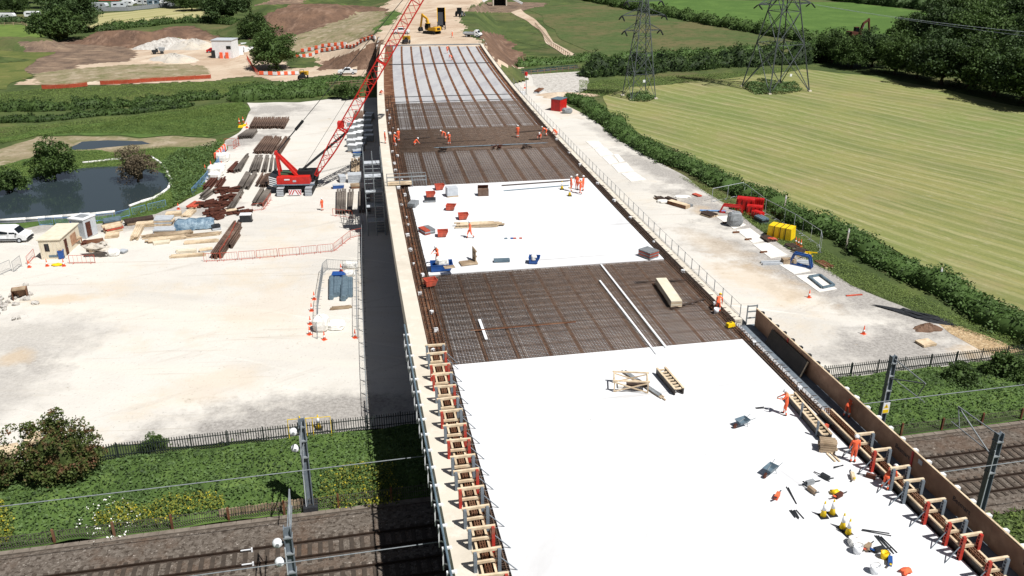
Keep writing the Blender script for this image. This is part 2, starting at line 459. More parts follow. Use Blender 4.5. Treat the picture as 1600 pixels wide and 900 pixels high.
M['ballast'] = layered('track_ballast', [('#5f574f', 1, 0, 1, None), ('#736b63', 3.5, 0.45, 0.6, None), ('#403831', 3.0, 0.5, 0.62, None), ('#aaa299', 4.5, 0.6, 0.7, None), ('#5f4d40', 0.3, 0.48, 0.72, None)], bump=1.0, bumpscale=7, bumpdist=0.08)
M['stone'] = layered('white_stone', [('#b5b1ab', 1, 0, 1, None), ('#98938c', 0.8, 0.45, 0.65, None), ('#cdc9c3', 2.0, 0.5, 0.7, None), ('#6b6661', 2.5, 0.6, 0.74, None)], bump=1.0, bumpscale=1.5, bumpdist=0.3)
M['slab'] = layered('fresh_concrete', [('#d4d5d7', 1, 0, 1, None), ('#cacbcd', 0.08, 0.5, 0.8, None), ('#b5b5b5', 0.16, 0.52, 0.8, (0.3, (1, 0.3, 1))), ('#9a999b', 0.45, 0.62, 0.8, (-.5, (1, 0.12, 1))), ('#8f8d8a', 1.6, 0.68, 0.78, None), ('#a3a2a2', 0.7, 0.62, 0.75, (1.35, (1, 0.04, 1)))], rough=0.8, bump=0.05)
M['plank'] = layered('precast_panel', [('#a7a7a8', 1, 0, 1, None), ('#97969a', 0.5, 0.45, 0.65, (0.12, (1, 0.2, 1))), ('#b5b4b3', 1.2, 0.55, 0.7, None), ('#82796f', 0.9, 0.64, 0.8, None)], bump=0.2)
M['coping'] = layered('cast_coping', [('#c8c0b2', 1, 0, 1, None), ('#b8b0a2', 0.25, 0.45, 0.7, None), ('#d3ccc0', 0.8, 0.52, 0.7, None), ('#9f9688', 2.2, 0.66, 0.8, None)], bump=0.15)
M['pad'] = layered('cast_pad', [('#d6d3cd', 1, 0, 1, None), ('#c4c0b8', 0.6, 0.5, 0.75, None)], bump=0.1)
M['rebar'] = mat('rusty_rebar', '#4b3d34', '#6a584b', 3.0, rough=0.75)
M['rebard'] = mat('dark_rebar', '#2f2723', '#4b3c33', 3.0, rough=0.8)
M['rust'] = mat('rust', '#6e452c', '#4b3022', 2.5, rough=0.85, c3='#80604a', big=0.6)
M['rustbeam'] = mat('rusty_beam', '#5b4437', '#79665a', 2.0, rough=0.7, c3='#4a3a32')
M['greybeam'] = mat('grey_beam', '#5d5650', '#817970', 2.0, rough=0.65, c3='#4a443f')
M['darkrust'] = mat('dark_rust', '#3c211a', '#5e3527', 4.0, rough=0.85)
M['timber'] = mat('pale_timber', '#dac8ac', '#c3ae91', 3.0, rough=0.75, c3='#ab977c', big=0.9)
M['oldtimber'] = mat('grey_timber', '#9a8670', '#77654f', 3.0, rough=0.8, c3='#b7a48a', big=0.8)
M['ply'] = mat('brown_plywood', '#a07a60', '#bd9678', 1.6, rough=0.6, c3='#86634c', big=0.35)
M['darkply'] = mat('black_faced_ply', '#2b2724', '#3b3530', 2.0, rough=0.45)
M['steel'] = mat('galvanised', '#8b9194', '#747a7e', 3.0, rough=0.6, metal=0.15)
M['pylon'] = mat('weathered_zinc', '#545a5c', '#42484a', 1.0, rough=0.75)
M['trough'] = mat('dirty_concrete', '#7d746a', '#655c53', 2.0, rough=0.9)
M['wire'] = mat('dull_wire', '#5f5a52', '#48443e', 2.0, rough=0.8)
M['greysteel'] = mat('grey_painted_steel', '#646d76', '#79828a', 2.0, rough=0.5, metal=0.1)
M['darksteel'] = mat('dark_steel', '#2c2e31', '#3a3c40', 4.0, rough=0.5, metal=0.3)
M['black'] = mat('black_rubber', '#17181a', '#222325', 8.0, rough=0.8)
M['red'] = mat('red_paint', '#c11f1c', '#a51a18', 1.5, rough=0.4, spec=0.5)
M['postred'] = mat('worn_red_post', '#b5352a', '#9c3026', 6.0, rough=0.6, c3='#8f5a4a', big=2.0)
M['craneshade'] = mat('crane_red', '#c9281f', '#b3221c', 1.0, rough=0.45, spec=0.5)
M['orange'] = mat('orange_mesh', '#a8492e', '#8a3c28', 1.0, rough=0.8, c3='#c07a5c', big=.5)
M['skipred'] = mat('worn_red_skip', '#c65a44', '#b04a38', 3.0, rough=0.6, c3='#8a4a3c', big=1.0)
M['hivis'] = mat('hi_vis_orange', '#f2704a', '#e65f3c', 6.0, rough=0.85)
M['silver'] = mat('reflective_tape', '#d8d8d2', rough=0.4)
M['skin'] = mat('skin', '#c58f70', '#b57f62', 8.0, rough=0.6)
M['boot'] = mat('boot_leather', '#4b3a2a', '#35291e', 8.0, rough=0.7)
M['white'] = mat('white_paint', '#e4e6e8', '#d7d9db', 2.0, rough=0.4, spec=0.5)
M['whitebag'] = mat('woven_white_bag', '#e6e5e1', '#cfcdc7', 3.0, rough=0.85, bump=0.4, bumpscale=6)
M['cream'] = mat('cream_panel', '#d9d0bc', '#cbc1ab', 1.5, rough=0.6)
M['blue'] = mat('blue_paint', '#1f4f94', '#1a4380', 2.0, rough=0.5, spec=0.5)
M['tarp'] = mat('blue_grey_sheet', '#3f5a70', '#8fa3b0', 1.2, rough=0.4, bump=0.7, bumpscale=3, bumpdist=0.15)
M['palegrey'] = mat('pale_grey_panel', '#b9bec3', '#a9aeb4', 2.0, rough=0.55)
M['grey'] = mat('mid_grey', '#777b7e', '#8e9295', 3.0, rough=0.6)
M['bluegrey'] = mat('blue_grey_steel', '#6f828e', '#566874', 2.0, rough=0.5, metal=0.2)
M['yellow'] = mat('yellow_plastic', '#e8c51c', '#d8b416', 3.0, rough=0.5)
M['plantyellow'] = mat('plant_yellow', '#d9a72a', '#c49424', 2.0, rough=0.5)
M['glass'] = mat('dark_glass', '#12171c', rough=0.08, spec=0.6)
M['lamp'] = mat('lamp_lens', '#d7d2c4', rough=0.2)
M['redlamp'] = mat('red_lens', '#8a1612', rough=0.2)
M['bark'] = mat('bark', '#4a3d31', '#33291f', 6.0, rough=0.95, bump=0.6)
M['fencewood'] = mat('fence_timber', '#6a5a48', '#86745e', 2.0, rough=0.85)
M['darkfence'] = mat('dark_palisade', '#2b3230', '#3d4643', 2.0, rough=0.6, metal=0.3)
M['asphalt'] = mat('asphalt', '#55534f', '#66635e', 2.0, rough=0.9)
M['rail'] = mat('rail_steel', '#291f18', '#382b22', 3.0, rough=0.6, metal=0.2)
M['sleeper'] = mat('sleeper', '#4a4139', '#3b342e', 2.5, rough=0.9)
M['bluemesh'] = mat('blue_netting', '#5a86b8', '#7ea2cc', 3.0, rough=0.7)
M['water'] = mat('pond_water', '#2f393d', rough=0.06, spec=0.5, bump=0.08, bumpscale=1.5, bumpdist=0.05)
M['leaf_dark'] = leaf_mat('dark_leaves', '#1f2d18', '#465b33')
M['leaf_mid'] = leaf_mat('mid_leaves', '#223219', '#4c6231')
M['leaf_hedge'] = leaf_mat('hedge_leaves', '#243519', '#516a36', spot='#7c9162', spot_at=(0.6, 0.78))
M['leaf_brown'] = leaf_mat('bronze_leaves', '#2c3a1c', '#53602f', spot='#6b4c38', spot_at=(0.5, 0.66), scale=0.7)
M['leaf_bramble'] = leaf_mat('bramble_leaves', '#2a3a20', '#5f7745', scale=0.35, trans=0.25)
M['leaf_grass'] = leaf_mat('grass_blades', '#40542a', '#718445', scale=0.3, trans=0.25)
M['leaf_rape'] = leaf_mat('yellow_weeds', '#48562a', '#7c8238', spot='#cdb92e', spot_at=(0.56, 0.66), scale=2.2)
M['flower'] = mat('white_flowers', '#e8e8e0', rough=0.8)
M['twig'] = leaf_mat('dry_twigs', '#3f3a2c', '#6a5f4c')

# ---------------------------------------------------------------- the lie of the land beyond the brook
def smooth(t):
    t = np.clip(t, 0, 1)
    return t * t * (3 - 2 * t)

def wob(x, y, s, k=0.0):
    return (np.sin(x / s + 1.3 * np.sin(y / s * 0.7 + k)) + np.sin(y / s * 1.3 + 1.7 * np.sin(x / s * 0.6 + 2 + k)) + 0.6 * np.sin((x + y) / s * 2.1 + k)) / 2.6

def hill(x, y, cx, cy, rx, ry, h, flat=1.0, rz=0.0):
    dx, dy = x - cx, y - cy
    c, s = math.cos(rz), math.sin(rz)
    u, v = (dx * c + dy * s) / rx, (-dx * s + dy * c) / ry
    return h * smooth((1 - np.sqrt(u * u + v * v)) * flat)

def height(x, y):
    x = np.asarray(x, float); y = np.asarray(y, float)
    sl = 2 * 2.157416e-4 * np.minimum(y, 260) - 0.2157282
    ex = np.where(y < 260, 2.157416e-4 * y * y - 0.2157282 * y + 4.13460, 2.157416e-4 * 260 ** 2 - 0.2157282 * 260 + 4.1346 - 0.06 * (y - 260))
    t = (x - ex) / np.sqrt(1 + sl * sl)
    y0 = np.where(t < -1.5, 254.0, 231.5)
    dl = np.maximum(-2.0 - t, 0); dr = np.maximum(t - 28.0, 0); dy = np.maximum(y0 - y, 0)
    runl = 1.7 + 5.0 * smooth((y - 262) / 30)
    d = np.sqrt((dl / runl) ** 2 + (dr / 1.15) ** 2 + (dy / 1.2) ** 2)
    e = np.maximum(8.4 - 0.004 * np.maximum(y - 240, 0) - d, 0)
    e = e + np.where((e > 0.3) & (d > 0.4), 0.35 * wob(x, y, 2.3), 0)
    h = e
    for a in ((-80, 349, 34, 40, 8.6, 1.6), (-112, 440, 34, 40, 8.0, 1.4), (-40, 400, 26, 40, 3.5, 1.3)):
        q = hill(x, y, *a); h = np.maximum(h, q + np.where(q > 0.3, 0.5 * wob(x, y, 3.1), 0))
    for a in ((-128, 312, 26, 9, 3.4, 1.6, 0.25), (-163, 296, 24, 10, 2.6, 1.6, -0.5), (-190, 262, 18, 10, 2.0, 1.6, 0.2), (-165, 262, 22, 7, 1.4, 1.6, 0.1)):
        q = hill(x, y, *a); h = np.maximum(h, q + np.where(q > 0.2, 0.45 * wob(x, y, 1.9), 0))
    return np.maximum(h, 0)

def on_land(px, py):
    """first point of the land that the photograph's pixel shows"""
    x, y, d = ray(px, py)
    ts = np.linspace(150, 620, 950) / y
    X, Y, Z = x * ts, y * ts, CAM_H + d * ts
    k = np.argmax(Z <= height(X, Y))
    return Vector((X[k], Y[k], float(height(X[k], Y[k]))))

def inside(poly, X, Y):
    r = np.zeros(X.shape, bool)
    n = len(poly)
    for i in range(n):
        x0, y0 = poly[i]; x1, y1 = poly[(i + 1) % n]
        if y0 == y1: continue
        c = ((y0 > Y) != (y1 > Y)) & (X < (x1 - x0) * (Y - y0) / (y1 - y0) + x0)
        r ^= c
    return r

ground = MB().poly([(-3000, -600, -0.06), (3000, -600, -0.06), (3000, 5000, -0.06), (-3000, 5000, -0.06)], [(0, 1, 2, 3)]).build('ground', M['grass'])
tag(ground, 'open green grassland around the building site', kind='structure')

ZONES = [
    ('dirt', [(0, 141), (30, 128), (100, 112), (200, 60), (345, 62), (400, 82), (470, 88), (560, 40), (620, -8), (780, -8), (725, 15), (718, 40), (735, 58), (775, 80), (820, 104), (590, 122), (520, 118), (440, 127), (400, 118), (340, 126), (60, 139)]),
    ('greysoil', [(36, 108), (60, 92), (24, 66), (115, 62), (180, 66), (215, 78), (205, 96), (130, 100), (110, 113), (48, 118)]),
    ('soil', [(105, 68), (170, 44), (235, 50), (270, 42), (300, 40), (348, 60), (335, 64), (270, 60), (230, 70), (170, 74)]),
    ('scrub', [(48, 116), (110, 106), (200, 101), (320, 102), (328, 114), (290, 120), (60, 133)]),
    ('soil', [(392, 62), (402, 30), (450, 6), (520, 6), (600, 12), (612, 30), (570, 62), (500, 68), (420, 66)]),
    ('greysoil', [(400, 8), (440, -8), (500, -8), (470, 6)]),
    ('scrub', [(436, 76), (470, 52), (520, 38), (560, 18), (602, 18), (588, 48), (545, 68), (470, 84)]),
    ('verge', [(578, 54), (604, 20), (626, 15), (612, 38)]),
    ('soil', [(492, 110), (515, 93), (592, 62), (604, 60), (597, 112), (560, 106)]),
    ('soil', [(757, 70), (733, 44), (742, 42), (785, 56), (835, 100), (800, 106), (775, 92)]),
    ('grass', [(731, 46), (734, 18), (797, 20), (862, 76), (815, 68), (782, 54)]),
    ('greysoil', [(722, 17), (765, 3), (852, 4), (850, 10), (797, 20), (745, 19)]),
    ('grass', [(440, 92), (500, 90), (505, 103), (455, 107)]),
]
def build_land():
    xs = np.arange(-235, 50, .9); ys = np.arange(222, 560, 1.2)
    X, Y = np.meshgrid(xs, ys)
    Z = height(X, Y)
    nx, ny = len(xs), len(ys)
    cx = (X[:-1, :-1] + 0.45).ravel(); cy = (Y[:-1, :-1] + 0.6).ravel()
    cz = ((Z[:-1, :-1] + Z[1:, 1:]) / 2).ravel()
    wx = cx + 1.8 * wob(cx, cy, 6.0) + .35 * rng.normal(size=cx.shape); wy = cy + 2.4 * wob(cx, cy, 7.0, 1.0) + .5 * rng.normal(size=cx.shape)
    c, s = math.cos(PITCH), math.sin(PITCH)
    zc, yc = wy * c - (cz - CAM_H) * s, wy * s + (cz - CAM_H) * c
    PX, PY = 800 + F * wx / zc, 450 - F * yc / zc
    zone = np.full(cx.shape, -1)
    for i, (nm, poly) in enumerate(ZONES): zone[inside(poly, PX, PY)] = i
    zone[(zone < 0) & (cz > 0.05)] = len(ZONES)
    names = [z[0] for z in ZONES] + ['grass']
    I, J = np.meshgrid(np.arange(nx - 1), np.arange(ny - 1))
    a = (J * nx + I).ravel()
    Q = np.stack([a, a + 1, a + nx + 1, a + nx], 1)
    V = np.stack([X.ravel(), Y.ravel(), Z.ravel() + 0.01], 1)
    words = {'dirt': ('bare_dirt', 'pale bare dirt of the haul roads and working areas'), 'soil': ('soil_mound', 'brown soil heaped in mounds and on the embankment sides'),
             'greysoil': ('subsoil', 'grey brown subsoil spread in low heaps'), 'scrub': ('dry_scrub', 'dry weedy scrub on disturbed soil'),
             'verge': ('grass_patch', 'small patch of rank grass on a bank'), 'grass': ('grass_bank', 'green grass on the embankment sides')}
    for nm in words:
        sel = np.isin(zone, [i for i, q in enumerate(names) if q == nm])
        q = Q[sel]
        used, inv = np.unique(q.ravel(), return_inverse=True)
        o = raw_mesh(words[nm][0], V[used], inv.reshape(-1, 4), M[nm], smooth=True)
        tag(o, words[nm][1], kind='structure')
build_land()

def sheet(name, pts, m, z=0.01, label=None, jit=0.35, step=1.5, kind='structure', world_pts=False):
    """a flat outline on the ground; pts are photo pixels unless world_pts"""
    P = [Vector((p[0], p[1], 0)) if world_pts else at(p[0], p[1], 0) for p in pts]
    out = []
    for a, b in zip(P, P[1:] + P[:1]):
        n = max(1, int((b - a).length / step))
        for k in range(n):
            q = a.lerp(b, k / n)
            j = jit if n > 1 else 0
            w = 1 + q.y / 150
            out.append((q.x + j * w * wob(q.x, q.y, 1.1 * w), q.y + j * w * wob(q.y, q.x, 1.3 * w, 2.0), z))
    from mathutils.geometry import delaunay_2d_cdt
    vs_, _, fs, _, _, _ = delaunay_2d_cdt([Vector(p[:2]) for p in out], [], [list(range(len(out)))], 1, 1e-4)
    fs = [f if (vs_[f[1]] - vs_[f[0]]).cross(vs_[f[2]] - vs_[f[0]]) > 0 else f[::-1] for f in fs]
    me = bpy.data.meshes.new(name)
    me.from_pydata([(v.x, v.y, z) for v in vs_], [], fs)
    me.materials.append(m)
    o = bpy.data.objects.new(name, me); COL.objects.link(o)
    return tag(o, label, kind=kind)

YARD = [(-120, 800), (0, 742), (60, 722), (180, 699), (380, 693), (560, 675), (690, 660), (1310, 593), (1490, 573), (1600, 549), (1545, 530), (1480, 512), (1410, 478), (1330, 446), (1230, 388), (1130, 318), (1060, 272), (1000, 234), (940, 200),
        (884, 160), (915, 140), (905, 112), (800, 118), (600, 152), (540, 152), (470, 160), (385, 160), (392, 172), (380, 198), (352, 222), (332, 262), (306, 306), (270, 326), (190, 345), (120, 352), (60, 352), (-150, 372)]
sheet('gravel_yard', YARD, M['gravel'], 0.012, 'pale crushed stone yard on both sides of the bridge')
sheet('hay_field', [(938, 150), (985, 137), (1080, 128), (1170, 119), (1260, 108), (1400, 124), (1620, 172), (2500, 360), (2500, 900), (1980, 668), (1700, 540), (1600, 488), (1480, 436), (1350, 371), (1200, 306), (1100, 256), (1000, 206), (945, 172)], M['field'], 0.02, 'mown hay field with pale cut swaths', jit=0.6, step=3)
sheet('far_meadow', [(830, 14), (915, 3), (1040, 20), (1200, 56), (1215, 74), (1100, 82), (990, 92), (930, 88), (880, 62)], layered('rough_meadow', [('#4b5a33', 1, 0, 1, None), ('#625d3f', 0.05, 0.42, 0.6, None), ('#3c4d28', 0.3, 0.5, 0.68, None), ('#6b5d45', 0.4, 0.62, 0.75, None)], bump=0.8, bumpscale=1, bumpdist=0.3), 0.03, 'rough meadow with reddish seed heads', jit=0.8, step=4)
sheet('green_field', [(960, -2), (1120, 0), (1330, 4), (1460, 20), (1445, 50), (1360, 62), (1290, 60), (1215, 50)], layered('lush_field', [('#4a642f', 1, 0, 1, None), ('#567036', 0.08, 0.45, 0.65, None), ('#3b5226', 0.6, 0.55, 0.72, None)], bump=0.6, bumpscale=1, bumpdist=0.2), 0.03, 'lush green field beyond the far hedge', step=4)
sheet('hay_strip', [(140, 46), (160, 21), (200, 18), (275, 11), (330, 14), (330, 20), (318, 30), (215, 40)], M['hay'], 0.03, 'strip of cut hay in front of the caravan park', jit=0.8, step=4)
sheet('lawn', [(-80, 66), (-20, 38), (80, 40), (85, 55), (30, 62)], layered('lawn', [('#637639', 1, 0, 1, None), ('#526630', 0.2, 0.45, 0.65, None)], bump=0.3), 0.03, 'light green paddock in front of the caravan park', step=4)
sheet('rough_grass', [(-80, 140), (-60, 64), (30, 64), (72, 72), (100, 75), (60, 92), (36, 108), (48, 120), (10, 138)], M['olive'], 0.03, 'yellowing rough grass beside the spoil heaps', jit=0.8, step=3)
sheet('grass_bank', [(-150, 268), (-60, 230), (60, 214), (130, 210), (330, 214), (378, 198), (392, 172), (380, 160), (200, 186), (60, 202), (-150, 244)], M['verge'], 0.02, 'grassy bank between the hedge and the pond', jit=0.8)
sheet('bare_ground', [(-150, 300), (0, 232), (60, 216), (110, 212), (250, 214), (345, 216), (330, 230), (250, 232), (180, 238), (110, 236), (60, 246), (0, 262), (-150, 330)], M['scrub'], 0.024, 'bare sandy strip above the pond', jit=0.8)
sheet('pond_bank', [(-150, 400), (-150, 318), (0, 262), (60, 246), (110, 236), (180, 238), (250, 232), (330, 230), (345, 216), (352, 222), (332, 262), (306, 306), (262, 328), (190, 346), (60, 354)], M['verge'], 0.016, 'lush grass round the pond', jit=0.8)
sheet('pond', [(-60, 345), (-60, 318), (0, 294), (55, 277), (100, 268), (150, 262), (215, 260), (246, 266), (272, 282), (258, 300), (235, 311), (205, 322), (180, 334), (120, 341), (60, 346), (30, 348)], M['water'], 0.035, 'dark still pond beside the yard', jit=0.4)
sheet('pond', [(108, 230), (125, 222), (170, 219), (225, 220), (235, 225), (180, 229), (140, 234), (112, 235)], M['water'], 0.035, 'small upper pond by the sandy strip', jit=0.3)
sheet('brook', [(790, 112), (870, 103), (905, 101), (905, 107), (850, 111), (800, 118)], M['water'], 0.035, 'narrow brook beyond the timber fence', jit=0.3)
sheet('path', [(797, 19), (812, 14), (834, 30), (852, 46), (866, 66), (906, 89), (884, 88), (856, 68), (842, 46), (820, 32)], M['dirt'], 0.05, 'pale dirt footpath through the meadow', jit=0.2, step=2)
sheet('stone_apron', [(822, 117), (905, 113), (920, 128), (916, 140), (884, 146), (862, 148), (836, 132)], M['stone'], 0.03, 'white stone apron beside the bridge end', jit=0.5)
sheet('cobble_edge', [(1460, 500), (1510, 512), (1560, 532), (1598, 548), (1566, 556), (1520, 545), (1476, 520)], layered('tan_cobbles', [('#a8906f', 1, 0, 1, None), ('#c9b594', 2.5, 0.5, 0.65, None), ('#6b5a45', 3.0, 0.55, 0.7, None)], bump=1, bumpscale=4, bumpdist=0.2), 0.026, 'tan cobbles along the verge', jit=0.4)
# cast pads on the right-hand yard
for pts in ([(915, 221), (935, 220), (945, 231), (927, 232)], [(928, 233), (947, 231), (959, 242), (938, 244)], [(941, 246), (955, 243), (966, 254), (952, 257)], [(958, 241), (966, 241), (976, 252), (968, 254)], [(955, 258), (979, 254), (991, 268), (966, 270)], [(970, 271), (992, 269), (1010, 281), (986, 284)],
            [(1119, 339), (1140, 337), (1166, 352), (1146, 358)], [(1150, 360), (1172, 357), (1198, 376), (1176, 380)], [(1176, 382), (1200, 379), (1231, 399), (1204, 404)], [(1213, 411), (1242, 410), (1267, 424), (1241, 429)], [(1243, 431), (1275, 428), (1308, 452), (1280, 457)]):
    P = [at(*p) for p in pts]
    b = MB().poly([(p.x, p.y, 0.0) for p in P] + [(p.x, p.y, 0.06) for p in P], [(3, 2, 1, 0), (4, 5, 6, 7), (0, 1, 5, 4), (1, 2, 6, 5), (2, 3, 7, 6), (3, 0, 4, 7)])
    o = b.build('concrete_pad', M['pad'])
    tag(o, 'flat pale concrete pad in the row of pads along the gravel beside the hedge', 'concrete pad', 'concrete pads on the gravel')

# ---------------------------------------------------------------- railway
A0, A1 = -60, 95
def rail_sheet(name, n0, n1, z, m, label, a0=A0, a1=A1, kind='structure'):
    o = MB().poly([rail(a0, n0, z), rail(a1, n0, z), rail(a1, n1, z), rail(a0, n1, z)], [(0, 1, 2, 3)]).build(name, m)
    return tag(o, label, kind=kind)
def ballast():
    V, Q = [], []
    prof = [(41.0, 0.0), (41.6, 0.10), (42.6, 0.14), (50.2, 0.14), (50.8, 0.02)]
    na = 160
    for i in range(na + 1):
        a = A0 + (A1 - A0) * i / na
        for n, z in prof: V.append(rail(a, n + (0.12 * random.uniform(-1, 1) if n in (41.0,) else 0), z))
    k = len(prof)
    for i in range(na):
        for j in range(k - 1): Q.append((i * k + j, (i + 1) * k + j, (i + 1) * k + j + 1, i * k + j + 1))
    o = raw_mesh('railway_ballast', [tuple(p) for p in V], [q[::-1] for q in Q], M['ballast'])
    tag(o, 'brown stone ballast under the two railway tracks', kind='structure')
ballast()
for nc, lb in ((46.97, 'railway track on the far side of the line, under the bridge'), (43.8, 'railway track on the near side of the line, under the bridge')):
    t = thing('railway_track', lb, 'railway track', rail(0, nc, 0.14), RA)
    for s in (-0.75, 0.75):
        b = MB().prism([(-0.09 + s, 0.02), (0.09 + s, 0.02), (0.045 + s, 0.06), (0.05 + s, 0.2), (-0.05 + s, 0.2), (-0.045 + s, 0.06)], A0, A1, plane='yz')
        b.build('rail', M['rail'], t)
    b = MB()
    a = A0
    while a < A1:
        b.box((a, random.uniform(-.03, .03), 0.0), (0.27, 2.5, 0.1)); a += 0.68
    o = b.build('sleeper', M['sleeper'], t); o['kind'] = 'stuff'
t = thing('cable_trough', 'grey concrete cable trough along the edge of the railway ballast', 'cable trough', rail(0, 50.75, 0.0), RA)
MB().box(((A0 + A1) / 2, 0, 0.09), (A1 - A0, 0.34, 0.18)).build('trough', M['trough'], t)
b = MB(); a = A0
while a < A1: b.box((a, 0, 0.2), (0.96, 0.38, 0.05)); a += 1.0
o = b.build('lid', M['trough'], t); o['kind'] = 'stuff'

# ---------------------------------------------------------------- the bridge
def ribbon(mb, prof, y0, y1, step=4.0, m=0, close=True):
    """closed cross-section of (t, z) carried along the curve from y0 to y1"""
    n = max(1, int(math.ceil((y1 - y0) / step)))
    P, fs = [], []
    k = len(prof)
    for i in range(n + 1):
        y = y0 + (y1 - y0) * i / n
        P += [deck(y, t_, z_) for t_, z_ in prof]
    for i in range(n):
        for j in range(k if close else k - 1):
            fs.append((i * k + j, i * k + (j + 1) % k, (i + 1) * k + (j + 1) % k, (i + 1) * k + j))
    if close: fs += [tuple(range(k)), tuple(range(n * k + k - 1, n * k - 1, -1))]
    return mb.poly(P, fs, m)
def rect(t0, t1, z0, z1): return [(t0, z0), (t1, z0), (t1, z1), (t0, z1)]

Y0, Y1 = 12.0, 231.0
bridge = thing('road_bridge', 'long concrete road bridge under construction crossing the railway and yard', 'bridge', deck(100, 13, 0))
def bpart(name, mb, m, smooth_=False):
    o = mb.build(name, m, None, smooth_)
    o.parent = bridge; o.matrix_parent_inverse = bridge.matrix_world.inverted() if False else Matrix.Translation(-Vector(bridge.location))
    return o
BEAMS = [2.95 + 2.42 * k for k in range(10)]
b = MB(); ribbon(b, rect(1.0, 26.3, 8.05, 8.30), Y0, Y1)
bpart('deck_panel', b, M['plank'])
for tb in BEAMS:
    b = MB(); ribbon(b, rect(tb - 0.13, tb + 0.13, 8.301, 8.325), 54, 90); ribbon(b, rect(tb - 0.24, tb + 0.24, 8.301, 8.325), 90, Y1)
    bpart('beam_flange', b, M['rust'])
    b = MB(); ribbon(b, [(tb - .35, 6.3), (tb + .35, 6.3), (tb + .35, 6.36), (tb + .03, 6.36), (tb + .03, 8.0), (tb + .3, 8.0), (tb + .3, 8.045), (tb - .3, 8.045), (tb - .3, 8.0), (tb - .03, 8.0), (tb - .03, 6.36), (tb - .35, 6.36)], Y0, Y1, 8)
    bpart('girder', b, M['rustbeam'])
    b = MB()                                                     # shear studs along the flange
    y = 118.0
    while y < 229:
        for q in (-.15, .15):
            p = deck(y, tb + q, 8.325); b.box((p.x, p.y, p.z + .06), (.07, .07, .12))
        y += 1.1 + 1.6 * (random.random() < .15)
    bpart('shear_studs', b, M['rust'])['kind'] = 'stuff'
for y0, y1, lb in ((Y0, 54.6, 'white freshly cast slab nearest the railway'), (71.9, 100.4, 'white freshly cast slab in mid span')):
    b = MB(); ribbon(b, rect(2.75, 25.15, 8.305, 8.55), y0, y1)
    bpart('deck_slab', b, M['slab'])['label'] = lb

def mat_bars(y0, y1, sl, st_, w, z, t0=2.75, t1=25.2, skip=0.0):
    """reinforcement: bars along the bridge every sl metres and across it every st_"""
    V, Q = [], []
    def strip(P, W, z0, z1):
        for i in range(len(P) - 1):
            a, c = Vector(P[i]), Vector(P[i + 1])
            d = (c - a); d.z = 0; d.normalize()
            s = Vector((-d.y, d.x, 0)) * (W / 2)
            o = len(V)
            V.extend([(*(a + s).xy, z0), (*(a - s).xy, z0), (*(c - s).xy, z0), (*(c + s).xy, z0), (*(a + s).xy, z1), (*(a - s).xy, z1), (*(c - s).xy, z1), (*(c + s).xy, z1)])
            Q.extend([(o + 4, o + 5, o + 6, o + 7), (o + 1, o + 2, o + 6, o + 5), (o + 3, o, o + 4, o + 7), (o, o + 1, o + 5, o + 4), (o + 2, o + 3, o + 7, o + 6)])
    t = t0
    while t < t1:
        if random.random() > skip:
            j = random.uniform(-.03, .03)
            e0, e1 = y0 - random.uniform(0, .3), y1 + random.uniform(-.3, .3)
            n = max(2, int((e1 - e0) / 6))
            strip([deck(e0 + (e1 - e0) * k / n, t + j) for k in range(n + 1)], w, z, z + w)
        t += sl
    y = y0 + .2
    while y < y1:
        if random.random() > skip:
            j = random.uniform(-.03, .03)
            strip([deck(y + j, t0 - random.uniform(0, .2)), deck(y + j, t1 + random.uniform(0, .2))], w, z + w, z + 2 * w)
        y += st_
    return V, Q
def add_mat(args, m, lb):
    V, Q = [], []
    for a in args:
        v, q = mat_bars(*a)
        Q += [tuple(i + len(V) for i in f) for f in q]; V += v
    o = raw_mesh('rebar_mat', V, Q, m)
    o.parent = bridge; o.matrix_parent_inverse = Matrix.Translation(-Vector(bridge.location)); o['label'] = lb
add_mat([(54.65, 71.85, .235, .235, .048, 8.42)], M['rebar'], 'brown steel mat between the two white slabs')
add_mat([(100.45, 120, .32, .32, .045, 8.40), (117.5, 131.5, .3, .3, .055, 8.42)], M['rebar'], 'brown steel mat where the workers are fixing bars')
add_mat([(131, 153, .36, .36, .045, 8.38, 2.9, 25.0, .12)], M['rebar'], 'thin open steel mat beyond the workers')
for y, w, dz in ((199.7, .9, .03), (159.8, .35, .03), (154.8, .3, .03)):
    b = MB(); ribbon(b, rect(2.4, 25.3, 8.326, 8.36), y - w / 2, y + w / 2)
    bpart('joint_strip', b, M['darksteel'])
# verges with upstanding reinforcement
def starters(y0, y1, rows, hgt, sp, w=.035):
    b = MB()
    for t in rows:
        y = y0
        while y < y1:
            p = deck(y, t + random.uniform(-.04, .04), 8.33)
            h = hgt * random.uniform(.75, 1.1)
            b.box((p.x, p.y, p.z + h / 2), (w, w, h))
            if random.random() < .5:
                q = deck(y, t + .38, 8.33 + h); b.bar((p.x, p.y, p.z + h), q, w)
            y += sp * random.uniform(.8, 1.2)
    return b
for t0, t1, y0, y1 in ((1.27, 2.72, Y0, Y1), (25.18, 25.88, Y0, Y1)):
    b = MB(); ribbon(b, rect(t0, t1, 8.302, 8.36), y0, y1)
    bpart('verge_floor', b, M['rust'])
b = starters(56, 160, (1.5, 1.95, 2.4), .42, .34)
bpart('starter_bars', b, M['rebard'])['kind'] = 'stuff'
b = starters(42, 160, (25.4, 25.75), .45, .34)
bpart('starter_bars', b, M['rebard'])['kind'] = 'stuff'
def long_bars(y0, y1, ts, z, w):
    b = MB()
    for t in ts: ribbon(b, rect(t - w / 2, t + w / 2, z, z + w), y0, y1, 5)
    return b
bpart('verge_bars', long_bars(30, 150, (1.4, 1.7, 2.0, 2.3, 2.6), 8.5, .05), M['rebar'])['kind'] = 'stuff'
